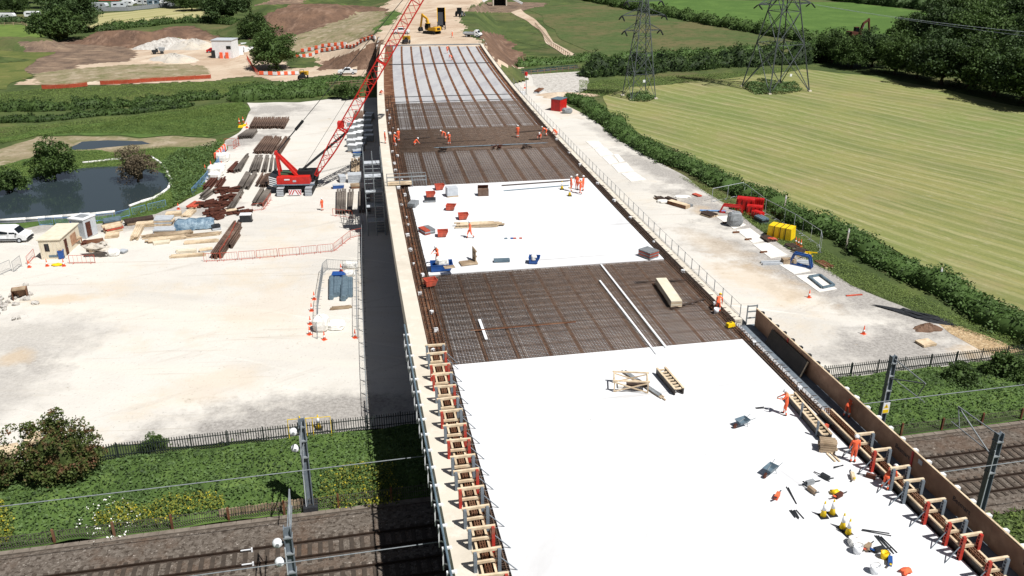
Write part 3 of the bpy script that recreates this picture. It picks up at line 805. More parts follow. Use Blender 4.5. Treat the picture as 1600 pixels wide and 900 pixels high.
bpart('verge_bars', long_bars(40, 150, (25.3, 25.5, 25.7), 8.55, .05), M['rebar'])['kind'] = 'stuff'
b = MB()                                                          # bar ends poking out of the slab edges
for y0, y1, t, dt in ((Y0, 54.4, 25.15, .62), (72, 100.3, 25.15, .5), (Y0, 54.4, 2.75, -.5), (72, 100.3, 2.75, -.35)):
    y = y0
    while y < y1:
        b.bar(deck(y, t, 8.47), deck(y, t + dt * random.uniform(.8, 1.1), 8.47), .05); y += .17
bpart('bar_ends', b, M['rebard'])['kind'] = 'stuff'
b = MB(); ribbon(b, [(0, 7.0), (.3, 7.0), (.3, 8.0), (1.26, 8.2), (1.26, 8.78), (0, 8.80)], Y0, Y1)
bpart('coping', b, M['coping'])
b = MB(); ribbon(b, [(25.9, 8.2), (26.55, 8.0), (26.55, 8.72), (25.9, 8.74)], 57.6, Y1)
bpart('coping', b, M['coping'])
b = MB(); ribbon(b, [(26.56, 7.2), (26.95, 7.2), (26.95, 8.36), (26.56, 8.36)], 57.6, Y1)
bpart('shadow_line_ledge', b, M['darksteel'])  # dark strip stands in for the outer platform's shadow line beside the coping
b = MB(); ribbon(b, [(26.2, 8.0), (27.6, 8.0), (27.6, 8.2), (26.2, 8.2)], Y0, 57.6)
bpart('walkway', b, M['greysteel'])
for y in (18.0, 67.0, 112.0, 158.0, 204.0):
    for t in (4, 10.3, 16.7, 23):
        p = deck(y, t, 0); b = MB().prism([(1.0 * math.cos(a) * 1.0, .8 * math.sin(a)) for a in np.linspace(0, 2 * math.pi, 13)[:-1]], 0, 5.1)
        o = bpart('pier', b, M['coping']); o.matrix_parent_inverse = Matrix.Identity(4)
        o.location = p - Vector(bridge.location); o.rotation_euler = (0, 0, deck_heading(y))
    p = deck(y, 13, 5.7); o = bpart('crosshead', MB().box((0, 0, 0), (23, 1.8, 1.2)), M['coping']); o.matrix_parent_inverse = Matrix.Identity(4)
    o.location = p - Vector(bridge.location); o.rotation_euler = (0, 0, deck_heading(y))
b = MB(); ribbon(b, rect(-.2, 27.2, 0, 8.04), 228.5, 231.4); bpart('abutment', b, M['coping'])
b = MB(); ribbon(b, rect(.2, 26.8, 8.31, 8.6), 231.0, 231.8); bpart('end_kerb', b, M['greysteel'])
b = MB(); ribbon(b, rect(-1.2, .1, 0, 8.3), 231.5, 252); bpart('wing_wall', b, M['stone'])
b = MB(); ribbon(b, rect(26.9, 27.9, 0, 8.3), 231.5, 246); bpart('wing_wall', b, M['stone'])

# ---------------------------------------------------------------- foliage
def leaves(C, size, flat=0.6, aspect=0.7, r=None, up=0.5):
    """one small quad per point of C; `up` leans the leaves' faces upwards"""
    r = r or rng
    n = len(C)
    N = r.normal(size=(n, 3)); N[:, 2] = np.abs(N[:, 2]) + up
    N /= np.linalg.norm(N, axis=1)[:, None]
    A = np.cross(N, r.normal(size=(n, 3))); A /= np.linalg.norm(A, axis=1)[:, None] + 1e-9
    B = np.cross(N, A)
    s = (size * (0.6 + 0.8 * r.random(n)))[:, None] if np.ndim(size) == 0 else (np.asarray(size) * (0.6 + 0.8 * r.random(n)))[:, None]
    A = A * s * 0.5; B = B * s * 0.5 * aspect
    bend = N * s * 0.12
    V = np.stack([C - A - bend, C - B * 0.9, C + A - bend, C + B * 0.9], 1).reshape(-1, 3)
    Q = np.arange(4 * n).reshape(n, 4)
    return V, Q

def merge(parts):
    V, Q, I, o = [], [], [], 0
    for k, (v, q) in enumerate(parts):
        V.append(v); Q.append(q + o); I.append(np.full(len(q), k)); o += len(v)
    return np.concatenate(V), np.concatenate(Q), np.concatenate(I)

def grid_lumps(c, r, n=12, rough=.2, seed=0):
    R = np.random.default_rng(seed)
    rows = n // 2 + 1
    V = []
    for j in range(rows):
        th = math.pi * j / (rows - 1)
        for i in range(n):
            an = 2 * math.pi * i / n
            k = 1 + R.uniform(-rough, rough)
            V.append((c[0] + r[0] * k * math.sin(th) * math.cos(an), c[1] + r[1] * k * math.sin(th) * math.sin(an), c[2] + r[2] * k * math.cos(th)))
    Q = [(j * n + i, (j + 1) * n + i, (j + 1) * n + (i + 1) % n, j * n + (i + 1) % n) for j in range(rows - 1) for i in range(n)]
    return np.array(V), np.array(Q)

def crown(name, rx, ry, rz, cz, nclump, per, cr, size, m, parent, seed, low=-0.55, ragged=0.25):
    R = np.random.default_rng(seed)
    P = []
    core = []
    for k in range(nclump):
        d = R.normal(size=3); d /= np.linalg.norm(d)
        if d[2] < low: d[2] = low * R.random(); d /= np.linalg.norm(d)
        q = R.uniform(.62, 1.0 + ragged * (R.random() ** 3))
        c = np.array([d[0] * rx * q, d[1] * ry * q, cz + d[2] * rz * q])
        rr = cr * R.uniform(.6, 1.35)
        D = R.normal(size=(per, 3)); D /= np.linalg.norm(D, axis=1)[:, None]
        D[:, 2] = np.where(D[:, 2] < -.5, -D[:, 2], D[:, 2])
        P.append(c + D * rr * R.uniform(.55, 1.08, (per, 1)) * np.array([1, 1, .8]))
    C = np.concatenate(P)
    C[:, 2] = np.maximum(C[:, 2], .15)
    lv = leaves(C, size, r=R, up=.35)
    inner = grid_lumps((0, 0, cz), (rx * .52, ry * .52, rz * .55), 12, .35, seed)
    inner[0][:, 2] = np.maximum(inner[0][:, 2], .1)
    V, Q, I = merge([lv, inner])
    o = raw_mesh(name, V, Q, m, parent)
    return o

def trunk(h, r, parent, limbs, seed, m=None):
    R = random.Random(seed)
    b = MB()
    p = Vector((0, 0, -.1)); rr = r
    pts = [p]
    for k in range(4):
        p = p + Vector((R.uniform(-.12, .12) * h / 4, R.uniform(-.12, .12) * h / 4, h / 4)); pts.append(p)
    for k in range(4): b.tube(pts[k], pts[k + 1], r * (1 - .2 * k), r * (1 - .2 * (k + 1)), 8)
    for k in range(limbs):
        a = pts[R.choice((2, 3, 4))]
        an = 2 * math.pi * k / limbs + R.uniform(-.4, .4)
        L1 = h * R.uniform(.35, .6)
        q = a + Vector((math.cos(an) * L1, math.sin(an) * L1, L1 * R.uniform(.5, 1.0)))
        b.tube(a, q, r * .42, r * .18, 6)
        b.tube(q, q + Vector((math.cos(an + .5) * L1 * .5, math.sin(an + .5) * L1 * .5, L1 * .5)), r * .18, r * .06, 5)
        b.tube(q, q + Vector((math.cos(an - .6) * L1 * .5, math.sin(an - .6) * L1 * .5, L1 * .35)), r * .16, r * .05, 5)
    return b.build('trunk', m or M['bark'], parent)

def tree_kind(name, cat, rx, rz, th, nclump, per, size, m, seed, low=-.5, cr=None, ragged=.25):
    def make():
        t = thing(name, '', cat)
        trunk(th, rx * .07 + .08, t, 6, seed)
        crown('crown', rx, rx * .95, rz, th + rz * .45, nclump, per, cr or rx * .3, size, m, t, seed, low, ragged)
        return t
    return Kind(make)

oak_a = tree_kind('broadleaf_tree', 'tree', 9, 7, 3.6, 90, 110, .75, M['leaf_dark'], 3)
oak_b = tree_kind('broadleaf_tree', 'tree', 8, 7.5, 3.2, 80, 110, .75, M['leaf_mid'], 5)
oak_c = tree_kind('broadleaf_tree', 'tree', 7.5, 6, 2.6, 80, 110, .7, M['leaf_mid'], 8)
bush_a = tree_kind('large_bush', 'bush', 5, 3.4, .8, 60, 110, .5, M['leaf_mid'], 12, low=-.2, cr=1.3)
bush_b = tree_kind('round_bush', 'bush', 1.6, 1.3, .3, 34, 90, .26, M['leaf_mid'], 15, low=-.1, cr=.55)

def px_tree(k, px, py, rz, sc, label, group=None, z=0.0):
    return k((at(px, py, z)), rz, label, group, sc)

# big trees round the caravan park and the spoil heaps
px_tree(oak_a, 112, 50, .3, 1.0, 'large dark tree between the caravan and the cut hay strip', None)
px_tree(oak_c, 24, 21, 2.0, .8, 'dark tree behind the white caravan, above the grass paddock')
px_tree(oak_b, 84, 12, 4.0, 1.0, 'tall tree rising behind the large dark tree by the caravan')
px_tree(bush_a, 94, 63, 1.0, 1.7, 'rounded green bush in front of the large dark tree')
px_tree(oak_a, 356, 34, 1.9, 1.02, 'large dark tree at the end of the cut hay strip')
px_tree(oak_c, 400, 62, .8, .72, 'green tree between the white cabin and the brown soil mound')
px_tree(oak_b, 432, 108, 3.0, .74, 'dark green tree beside the barriers at the foot of the soil mound')
px_tree(bush_a, 408, 72, 2.0, .55, 'low bush under the green tree by the soil mound')
for k, (px, py, sc) in enumerate(((-25, 22, .8), (2, 14, .8), (300, 17, .8), (284, 12, .8), (326, 16, .8), (132, 12, .9), (150, 2, .8), (312, 6, .9), (385, 2, .8), (40, 5, .8))):
    px_tree((oak_a, oak_b, oak_c)[k % 3], px, py, k * 1.7, sc, 'dark tree in the belt behind the caravan park', 'trees behind the caravan park')
# the wood at the right
WOOD = [(1300, 98, .62), (1330, 106, .7), (1362, 104, .68), (1398, 116, .72), (1432, 122, .8), (1470, 132, .85), (1512, 138, .85), (1552, 150, .9), (1598, 160, .95), (1640, 172, 1.0), (1420, 78, .9), (1470, 84, 1.05), (1520, 96, 1.1), (1575, 108, 1.15), (1625, 122, 1.1),
        (1480, 52, 1.15), (1535, 62, 1.2), (1595, 74, 1.25), (1660, 90, 1.2), (1510, 38, 1.1), (1570, 44, 1.2), (1640, 56, 1.2), (1705, 140, 1.1), (1555, 22, 1.0), (1610, 28, 1.1)]
for k, (px, py, sc) in enumerate(WOOD):
    px_tree((oak_b, oak_c, oak_a)[k % 3], px, py, k * 2.1, sc, 'dark tree standing in the dense wood behind the hay field', 'trees of the wood by the hay field')

def hedge(name, label, pts, w, h, size, m, per=60, seed=1, lump=.45, cat='hedge', world_pts=False, group=None):
    """a hedge along a line: lumpy core with leaves all over it"""
    R = np.random.default_rng(seed)
    P = [Vector(p) if world_pts else at(p[0], p[1], 0) for p in pts]
    org = P[len(P) // 2].copy()
    seg = []
    for a, c in zip(P, P[1:]):
        n = max(1, int((c - a).length / 1.2))
        for i in range(n): seg.append((a.lerp(c, i / n), (c - a).normalized()))
    seg.append((P[-1], (P[-1] - P[-2]).normalized()))
    nseg = len(seg)
    ca = np.array([s[0][:] for s in seg]); da = np.array([s[1][:] for s in seg])
    sa = np.stack([-da[:, 1], da[:, 0], np.zeros(nseg)], 1)
    prof = np.array([(-1, 0), (-1, .5), (-.75, .85), (-.3, 1), (.3, 1), (.75, .85), (1, .5), (1, 0)])
    km = 1 + lump * R.normal(size=nseg) * .5 + lump * np.sin(np.arange(nseg) * .7 + seed) * .5
    km = np.clip(km, .45, 1.6)
    ca = ca + sa * (w * .12 * np.sin(np.arange(nseg) * .43 + seed) + w * .08 * R.normal(size=nseg))[:, None]
    ends = np.minimum(1, np.minimum(np.arange(nseg) + .5, nseg - np.arange(nseg) - .5) / 1.5)
    V = []
    for i in range(nseg):
        for a, z in prof:
            j = 1 + R.uniform(-.12, .12)
            V.append(ca[i] + sa[i] * a * w / 2 * .8 * j * ends[i] + np.array([0, 0, z * h * .84 * km[i] * j * ends[i]]))
    k = len(prof)
    Q = np.array([(i * k + j, i * k + j + 1, (i + 1) * k + j + 1, (i + 1) * k + j) for i in range(nseg - 1) for j in range(k - 1)])
    n = int(per * nseg * 1.2)
    i = R.integers(0, nseg, n)
    th = R.uniform(0.0, math.pi, n)
    rr = R.uniform(.78, 1.12, n)
    px_ = np.cos(th) * rr * w / 2; pz_ = np.sin(th) ** .7 * rr * h * km[i]
    C = ca[i] + da[i] * R.uniform(-.7, .7, (n, 1)) + sa[i] * (px_ * ends[i])[:, None] + np.stack([0 * pz_, 0 * pz_, pz_ * ends[i] + .05], 1)
    lv = leaves(C, size, r=R, up=.4)
    VV, QQ, _ = merge([lv, (np.array(V), Q)])
    o = raw_mesh(name, VV - np.array(org[:]), QQ, m)
    o.location = org
    return tag(o, label, cat, group)

hedge('hedge', 'long dark hedge with pale tips between the gravel yard and the hay field', [(892, 152), (930, 178), (1000, 230), (1060, 258), (1110, 280), (1200, 320), (1300, 367), (1400, 417), (1500, 470), (1600, 522), (1760, 600)], 4.4, 1.65, .34, M['leaf_hedge'], 130, 3)
hedge('hedge', 'tall dark hedge running from the brook to the right behind the lattice tower', [(905, 118), (960, 116), (1010, 112), (1090, 106), (1170, 101), (1240, 98), (1300, 92)], 8, 4.2, .6, M['leaf_mid'], 90, 5)
hedge('hedge', 'low pale reed hedge along the brook', [(806, 104), (850, 100), (905, 95), (985, 92), (1080, 86), (1180, 80), (1290, 70)], 5, 1.6, .5, M['leaf_hedge'], 60, 6)
hedge('hedge', 'thin dark hedge crossing the far green fields', [(912, -1), (975, 12), (1040, 24), (1110, 38), (1200, 54), (1290, 68), (1330, 74)], 6, 3.2, .7, M['leaf_mid'], 60, 7)
hedge('hedge', 'far dark hedge at the top of the green field', [(1300, 0), (1360, 6), (1440, 14), (1480, 18)], 8, 5, .9, M['leaf_dark'], 60, 8)
hedge('hedge', 'long dark hedge across the grass beside the site road', [(-120, 184), (0, 173), (90, 170), (180, 166), (270, 160), (345, 152)], 4.5, 1.7, .42, M['leaf_mid'], 95, 9)
hedge('hedge', 'dark hedge in front of the long hedge near the upper pond bank', [(-120, 200), (0, 190), (80, 187), (150, 180), (210, 175), (300, 166)], 3.5, 1.2, .4, M['leaf_mid'], 80, 10)
hedge('hedge', 'green hedge beside the parked pickup and the road', [(355, 148), (400, 143), (460, 138), (520, 130), (590, 124)], 5, 1.5, .42, M['leaf_hedge'], 95, 11)
hedge('hedge', 'dense dark hedge bordering the top of the gravel yard', [(360, 158), (400, 154), (450, 151), (500, 147), (522, 146)], 6, 2.4, .42, M['leaf_mid'], 100, 12)
px_tree(bush_b, 536, 154, 0, 1.5, 'low round bush at the corner of the timber railing beyond the yard')
px_tree(bush_b, 551, 153, 2, 1.2, 'small round bush beside the timber railing beyond the yard')
hedge('hedge', 'clipped hedge in front of the caravan park paddock', [(-40, 36), (0, 36), (40, 35), (75, 36)], 4, 2.2, .6, M['leaf_dark'], 60, 13)
hedge('scrub_hedge', 'scrubby hedge between the hay strip and the spoil heaps', [(130, 50), (180, 46), (230, 40), (270, 36), (330, 34), (380, 40)], 6, 2.2, .6, M['leaf_mid'], 50, 14)

# trees by the pond
pt = tree_kind('pond_tree', 'tree', 3.1, 3.4, 1.1, 60, 100, .34, M['leaf_mid'], 21, low=-.6, cr=.95)
px_tree(pt, 86, 279, 0, 1.0, 'bushy green tree on the far bank of the pond')
pt2 = tree_kind('pond_tree', 'tree', 2.7, 3.0, 1.1, 60, 70, .26, M['twig'], 23, low=-.6, cr=.95, ragged=.4)
px_tree(pt2, 216, 284, 1, 1.0, 'bare brown twiggy tree at the edge of the pond')
px_tree(bush_b, 14, 300, 1, 1.5, 'green shrub overhanging the pond beside the sandy bank')
# bronze-leaved hawthorn by the railway fence
px_tree(bush_b, 1498, 598, 2, .8, 'dark green bush on the railway bank beyond the overhead line masts')
px_tree(bush_b, 1572, 590, 4, 1.05, 'large dark bush on the railway bank below the cobbles')
px_tree(bush_b, 240, 700, 1, .5, 'small green bush on the yard side of the palisade fence')
hw = tree_kind('hawthorn_bush', 'bush', 3.3, 3.6, 1.0, 95, 120, .26, M['leaf_brown'], 31, low=-.3, cr=.85, ragged=.45)
px_tree(hw, 96, 748, .5, .8, 'large bronze and green hawthorn bush beside the railway fence')
px_tree(hw, -14, 768, 2.2, .6, 'dark bronze hawthorn bush cut by the photo edge next to the railway bank')

def cover(name, label, region, n, size, m, hfun, seed, bounds, up=.7, spread=.25, aspect=.7):
    """leafy ground cover: loose leaves over a region, nobody could count them"""
    R = np.random.default_rng(seed)
    x0, x1, y0, y1 = bounds
    X = R.uniform(x0, x1, n * 3); Y = R.uniform(y0, y1, n * 3)
    k = region(X, Y); X, Y = X[k][:n], Y[k][:n]
    H = hfun(X, Y)
    Z = H * (1 - R.random(len(X)) ** 2 * .55) + R.uniform(-spread, spread, len(X)) * .4
    V, Q = leaves(np.stack([X, Y, np.maximum(Z, .03)], 1), size, r=R, up=up, aspect=aspect)
    o = raw_mesh(name, V, Q, m)
    return tag(o, label, kind='stuff')

def railn(X, Y): return X * math.cos(RA) + Y * math.sin(RA), -X * math.sin(RA) + Y * math.cos(RA)
def bank_h(X, Y):
    a, n = railn(X, Y)
    return .25 + .55 * np.sin(np.clip((n - 51) / 10, 0, 1) * math.pi) + .28 * wob(X, Y, 1.7) + .15 * wob(X, Y, .6, 3)
def bank_reg(a0, a1, n0, n1):
    def f(X, Y):
        a, n = railn(X, Y)
        return (a > a0) & (a < a1) & (n > n0 + .4 * wob(X, Y, 1.2)) & (n < n1)
    return f
def bank_surface():
    V, Q = [], []
    A_ = np.arange(-60, 90, .8); N_ = np.linspace(51.1, 60.9, 13)
    for a in A_:
        for n in N_:
            p = rail(a, n)
            V.append((p.x, p.y, max(.02, float(bank_h(np.array(p.x), np.array(p.y))) * .75 - .1)))
    k = len(N_)
    for i in range(len(A_) - 1):
        for j in range(k - 1): Q.append((i * k + j, (i + 1) * k + j, (i + 1) * k + j + 1, i * k + j + 1))
    o = raw_mesh('railway_bank', V, [q[::-1] for q in Q], M['verge'], smooth=True)
    tag(o, 'weedy green bank between the yard fence and the railway', kind='structure')
bank_surface()
cover('brambles', 'low green brambles and nettles covering the railway bank', bank_reg(-48, 88, 51.6, 60.6), 80000, .215, M['leaf_bramble'], bank_h, 41, (-65, 80, 35, 80))
for k, (pts, n, lb) in enumerate((([(492, 792), (500, 752), (560, 735), (620, 738), (625, 795), (540, 800)], 1500, 'yellow flowering weeds at the edge of the bridge shadow'), ([(140, 822), (200, 792), (240, 796), (350, 784), (350, 806), (150, 836)], 1300, 'yellow flowering weeds along the foot of the railway bank'),
                                     ([(-30, 790), (12, 800), (24, 820), (16, 858), (-30, 872)], 800, 'yellow flowering weeds by the railway fence near the picture edge'))):
    P = [(at(p[0], p[1]).x, at(p[0], p[1]).y) for p in pts]
    cover('yellow_weeds', lb, (lambda X, Y, P=P: inside(P, X + .5 * wob(X, Y, .9), Y + .4 * wob(X, Y, 1.1))), n, .17, M['leaf_rape'], lambda X, Y: bank_h(X, Y) * .75 + .5, 43 + k, (min(p[0] for p in P), max(p[0] for p in P), min(p[1] for p in P), max(p[1] for p in P)))
cover('grass_fringe', 'green grass fringe above the railway fence', bank_reg(-30, -6, 61.2, 62.6), 3000, .3, M['leaf_grass'], lambda X, Y: .3 + .2 * wob(X, Y, 1.5), 45, (-60, 20, 40, 80), aspect=.35, up=.1)
cover('flowers', 'white umbel flowers among the brambles', lambda X, Y: (np.hypot(X + 27.5, Y - 47.8) < 2.2), 160, .15, M['flower'], lambda X, Y: bank_h(X, Y) + .25, 46, (-31, -24, 44, 52))
# near side of the railway, right-hand corner
cover('grass_tufts', 'dry and green grass on the near side of the railway', bank_reg(30, 60, 33, 41.0), 9000, .35, M['leaf_grass'], lambda X, Y: .35 + .2 * wob(X, Y, 1.5), 47, (20, 60, 36, 60), aspect=.35, up=.15)

def strip_poly(pts):
    P = [(at(p[0], p[1]).x, at(p[0], p[1]).y) for p in pts]
    xs = [p[0] for p in P]; ys = [p[1] for p in P]
    return (lambda X, Y: inside(P, X, Y)), (min(xs), max(xs), min(ys), max(ys))
for k, (pts, n, s, hh, mk, lb) in enumerate((
    ([(1060, 276), (1130, 320), (1230, 390), (1330, 448), (1420, 480), (1500, 516), (1600, 552), (1700, 590), (1640, 548), (1500, 494), (1400, 448), (1300, 398), (1200, 344), (1120, 298)], 14000, .34, .4, 'leaf_grass', 'rank green grass between the gravel and the hedge'),
    ([(905, 125), (925, 128), (1000, 122), (1170, 112), (1260, 104), (1262, 108), (1170, 120), (985, 138), (940, 152), (905, 150)], 8000, .5, .4, 'leaf_grass', 'green grass verge below the tall hedge'),
    ([(-60, 300), (0, 262), (60, 246), (110, 236), (180, 238), (250, 232), (330, 230), (345, 216), (352, 222), (332, 262), (306, 306), (262, 328), (205, 340), (215, 322), (240, 311), (262, 300), (275, 284), (250, 264), (215, 258), (100, 266), (0, 292)], 14000, .36, .5, 'leaf_grass', 'lush grass and rushes round the pond'),
    ([(-80, 230), (60, 212), (200, 188), (380, 162), (390, 172), (378, 198), (330, 212), (130, 208), (60, 212), (-80, 245)], 14000, .4, .35, 'leaf_grass', 'rough green grass on the bank beside the yard'),
    ([(250, 262), (275, 240), (330, 228), (348, 224), (330, 262), (306, 304), (272, 322), (268, 296)], 5000, .42, .9, 'leaf_bramble', 'thick green scrub at the corner of the pond'),
    ([(-80, 152), (60, 140), (330, 128), (400, 128), (400, 140), (345, 150), (200, 158), (0, 168), (-80, 174)], 12000, .45, .3, 'leaf_grass', 'rough green grass between the site fence and the long hedge'),
    ([(-80, 206), (60, 196), (200, 182), (330, 164), (380, 160), (372, 176), (200, 196), (60, 213), (-80, 232)], 9000, .42, .3, 'leaf_grass', 'rough grass between the hedge and the pond bank'),
    ([(978, 150), (984, 158), (1012, 160), (1024, 155), (1010, 148), (990, 147)], 1500, .55, 1.0, 'leaf_bramble', 'green growth left uncut under the slim lattice tower in the field'),
    ([(1160, 136), (1180, 148), (1225, 148), (1255, 143), (1240, 132), (1190, 128)], 4000, .55, 1.2, 'leaf_bramble', 'green growth left uncut under the broad lattice tower'),
)):
    reg, bd = strip_poly(pts)
    cover('grass', lb, reg, int(n * 2.6) if mk == 'leaf_grass' else n, s * .52 if mk == 'leaf_grass' else s, M[mk], lambda X, Y, hh=hh: hh * .65 * (1 + .7 * wob(X, Y, 1.6)), 50 + k, bd, up=1.1, aspect=.45)

# ---------------------------------------------------------------- fences
def palisade():
    t = thing('palisade_fence', 'long dark palisade fence between the gravel yard and the railway bank', 'fence', rail(0, 61.0, 0), RA)
    b = MB(); a = -48
    while a < 88:
        b.box((a, 0, .68), (.065, .03, 1.36)); a += .19
    b.build('pale', M['darkfence'], t)['kind'] = 'stuff'
    for z in (.3, 1.05): MB().box((20, .05, z), (136, .04, .06)).build('fence_rail', M['darkfence'], t)
    a = -48
    while a < 88:
        MB().box((a, .08, .7), (.08, .08, 1.4)).build('post', M['darkfence'], t); a += 2.72
palisade()
def mesh_fence():
    t = thing('lineside_fence', 'low wire fence with rusty posts at the edge of the ballast', 'fence', rail(0, 51.25, 0), RA)
    b = MB(); a = -48
    while a < 70:
        b.box((a, 0, .55), (.035, .02, 1.1 + .1 * math.sin(a * 3))); a += .16
    for z in (.2, .6, 1.05): b.box((11, 0, z), (118, .02, .025))
    b.build('wire_mesh', M['wire'], t)['kind'] = 'stuff'
    a = -46
    while a < 70:
        MB().box((a, -.05, .62), (.14, .12, 1.25)).build('post', M['rust'], t); a += 3.7
    t = thing('picket_fence', 'run of pale weathered pickets behind the left overhead line mast', 'fence', rail(0, 51.6, 0), RA)
    b = MB(); a = -9.6
    for k in range(26):
        b.box((a, 0, .45), (.16, .04, .9 + random.uniform(-.1, .1)), 0); a += .22
    b.build('picket', M['oldtimber'], t)
    MB().box((-6.8, .05, .6), (5.8, .04, .08)).build('fence_rail', M['oldtimber'], t)
mesh_fence()
def post_rail(name, label, pts, h, sp, rails, m, net=None, cat='fence', z=0, r=.06):
    P = [Vector(p) if len(p) == 3 else at(p[0], p[1], z) for p in pts]
    t = thing(name, label, cat, P[0])
    o0 = P[0]
    for a, c in zip(P, P[1:]):
        n = max(1, round((c - a).length / sp))
        for k in range(n + (1 if c is P[-1] else 0)):
            q = a.lerp(c, k / n) - o0
            MB().box((q.x, q.y, q.z + h / 2), (2 * r, 2 * r, h), .2).build('post', m, t)
    for z_ in rails:
        b = MB()
        for a, c in zip(P, P[1:]): b.bar(a - o0 + Vector((0, 0, z_ * h)), c - o0 + Vector((0, 0, z_ * h)), .05, .11)
        b.build('fence_rail', m, t)
    return t
post_rail('timber_fence', 'brown timber post and rail fence along the brook', [(797, 121), (830, 117), (870, 113), (906, 109)], 1.3, 2.2, (.45, .85), M['fencewood'], r=.09)
post_rail('timber_fence', 'pale timber post and rail fence at the far corner of the gravel yard', [(508, 143), (545, 141), (585, 138)], 1.2, 2.4, (.45, .85), M['fencewood'], r=.09)
post_rail('timber_fence', 'grey timber railing behind the pale timber fence near the bridge', [(510, 136), (550, 133), (588, 130)], 1.2, 3.0, (.5, .9), M['oldtimber'], r=.07)
post_rail('path_fence', 'thin post fence along the dirt footpath', [(836, 40), (848, 54), (862, 72), (890, 90)], 1.3, 3.0, (.9,), M['fencewood'], r=.06)

# ---------------------------------------------------------------- people: one skinned body per pose
def body(pose):
    """joints in metres, facing +Y; returns the mesh of the whole body, coloured by what covers it"""
    J, E, K = [], [], []
    def add(p, r, parent=None, k='suit'):
        J.append((Vector(p), r)); K.append(k)
        if parent is not None: E.append((parent, len(J) - 1))
        return len(J) - 1
    hip = Vector((0, 0, pose.get('hip', .93)))
    lean = pose.get('lean', 0.0)                                 # forward lean of the spine
    side = pose.get('side', 0.0)
    def sp(d): return hip + Vector((math.sin(side) * d, math.sin(lean) * d, math.cos(lean) * math.cos(side) * d))
    pel = add(hip, .15)
    wai = add(sp(.17), .14, pel); che = add(sp(.36), .165, wai); shc = add(sp(.50), .13, che)
    fwd = Vector((0, math.cos(lean), -math.sin(lean)))
    hl = lean * .65 + pose.get('nod', 0)
    hd = Vector((0, math.sin(hl), math.cos(hl)))
    nk = add(sp(.58), .062, shc, 'skin')
    b0 = sp(.58)
    ch = add(b0 + hd * .09 + Vector((0, math.cos(hl), -math.sin(hl))) * .03, .082, nk, 'skin')
    tp = add(b0 + hd * .2, .095, ch, 'skin'); add(b0 + hd * .26, .075, tp, 'skin')
    fc = Vector((0, math.cos(hl), -math.sin(hl)))
    add(b0 + hd * .12 + fc * .125, .018, ch, 'skin')             # nose
    for s in (-1, 1): add(b0 + hd * .13 + Vector((s * .1, 0, 0)), .02, tp, 'skin')   # ears
    for s, key in ((-1, 'armL'), (1, 'armR')):
        up, lo = pose.get(key, ((.12, .05, -1), (.05, .2, -1)))
        sh = add(sp(.49) + Vector((s * .19, 0, 0)), .075, shc)
        e = J[sh][0] + Vector((s * up[0], up[1], up[2])).normalized() * .29
        el = add(e, .055, sh)
        wv = Vector((s * lo[0], lo[1], lo[2])).normalized()
        w = e + wv * .25
        wr = add(w, .036, el); pm = add(w + wv * .07, .036, wr, 'skin')
        ax = wv.cross(Vector((s, .2, .1))).normalized()
        cr = wv.cross(ax).normalized()
        for f, q in ((-.03, .07), (-.01, .085), (.012, .08), (.032, .06)):
            k1 = add(w + wv * (.08 + q * .5) + ax * f, .011, pm, 'skin')
            add(w + wv * (.08 + q * .85) + ax * f * 1.1 + cr * .02, .009, k1, 'skin')
        th = add(w + wv * .06 + ax * -.045 + cr * .02, .012, pm, 'skin'); add(w + wv * .1 + ax * -.06 + cr * .03, .01, th, 'skin')
    for s, key in ((-1, 'legL'), (1, 'legR')):
        kn, an, toe = pose.get(key, ((.1, .03, .5), (.11, -.03, .09), (.13, .15, .05)))
        h = add(hip + Vector((s * .09, 0, -.06)), .105, pel)
        k = add((s * kn[0], kn[1], kn[2]), .072, h); a_ = add((s * an[0], an[1], an[2]), .052, k)
        f0 = add((s * an[0], an[1] - .02, max(.05, an[2] - .05)), .05, a_, 'boot'); add((s * toe[0], toe[1], toe[2]), .042, f0, 'boot')
    me = bpy.data.meshes.new('person')
    me.from_pydata([j[0] for j in J], E, [])
    o = bpy.data.objects.new('person', me); COL.objects.link(o)
    sk = o.modifiers.new('skin', 'SKIN'); sk.use_smooth_shade = True
    for v, (p, r) in zip(me.skin_vertices[0].data, J): v.radius = (r, r * .82 if r > .1 else r)
    me.skin_vertices[0].data[0].use_root = True
    o.modifiers.new('sub', 'SUBSURF').levels = 1
    bpy.context.view_layer.update()
    out = bpy.data.meshes.new_from_object(o.evaluated_get(bpy.context.evaluated_depsgraph_get()))
    bpy.data.objects.remove(o)
    mats = ['suit', 'skin', 'boot', 'tape']
    out.materials.clear()
    for q in (M['hivis'], M['skin'], M['boot'], M['silver']): out.materials.append(q)
    jp = np.array([j[0][:] for j in J])
    segs = [(a, c) for a, c in E]
    A = jp[[a for a, c in segs]]; B = jp[[c for a, c in segs]]
    T = [K[c] for a, c in segs]
    for f in out.polygons:
        c = np.array(f.center[:])
        d = B - A
        t = np.clip(((c - A) * d).sum(1) / ((d * d).sum(1) + 1e-9), 0, 1)
        k = int(np.argmin(np.linalg.norm(A + d * t[:, None] - c, axis=1)))
        nm = T[k]
        if nm == 'suit':
            (a_, b_) = segs[k]
            if (a_, b_) == (1, 2) and .35 < t[k] < .75: nm = 'tape'
            elif J[b_][1] in (.052,) and .35 < t[k] < .65: nm = 'tape'
            elif J[b_][1] == .036 and .3 < t[k] < .6: nm = 'tape'
        f.material_index = mats.index(nm)
        f.use_smooth = True
    head = b0 + hd * .17
    return out, head, hl

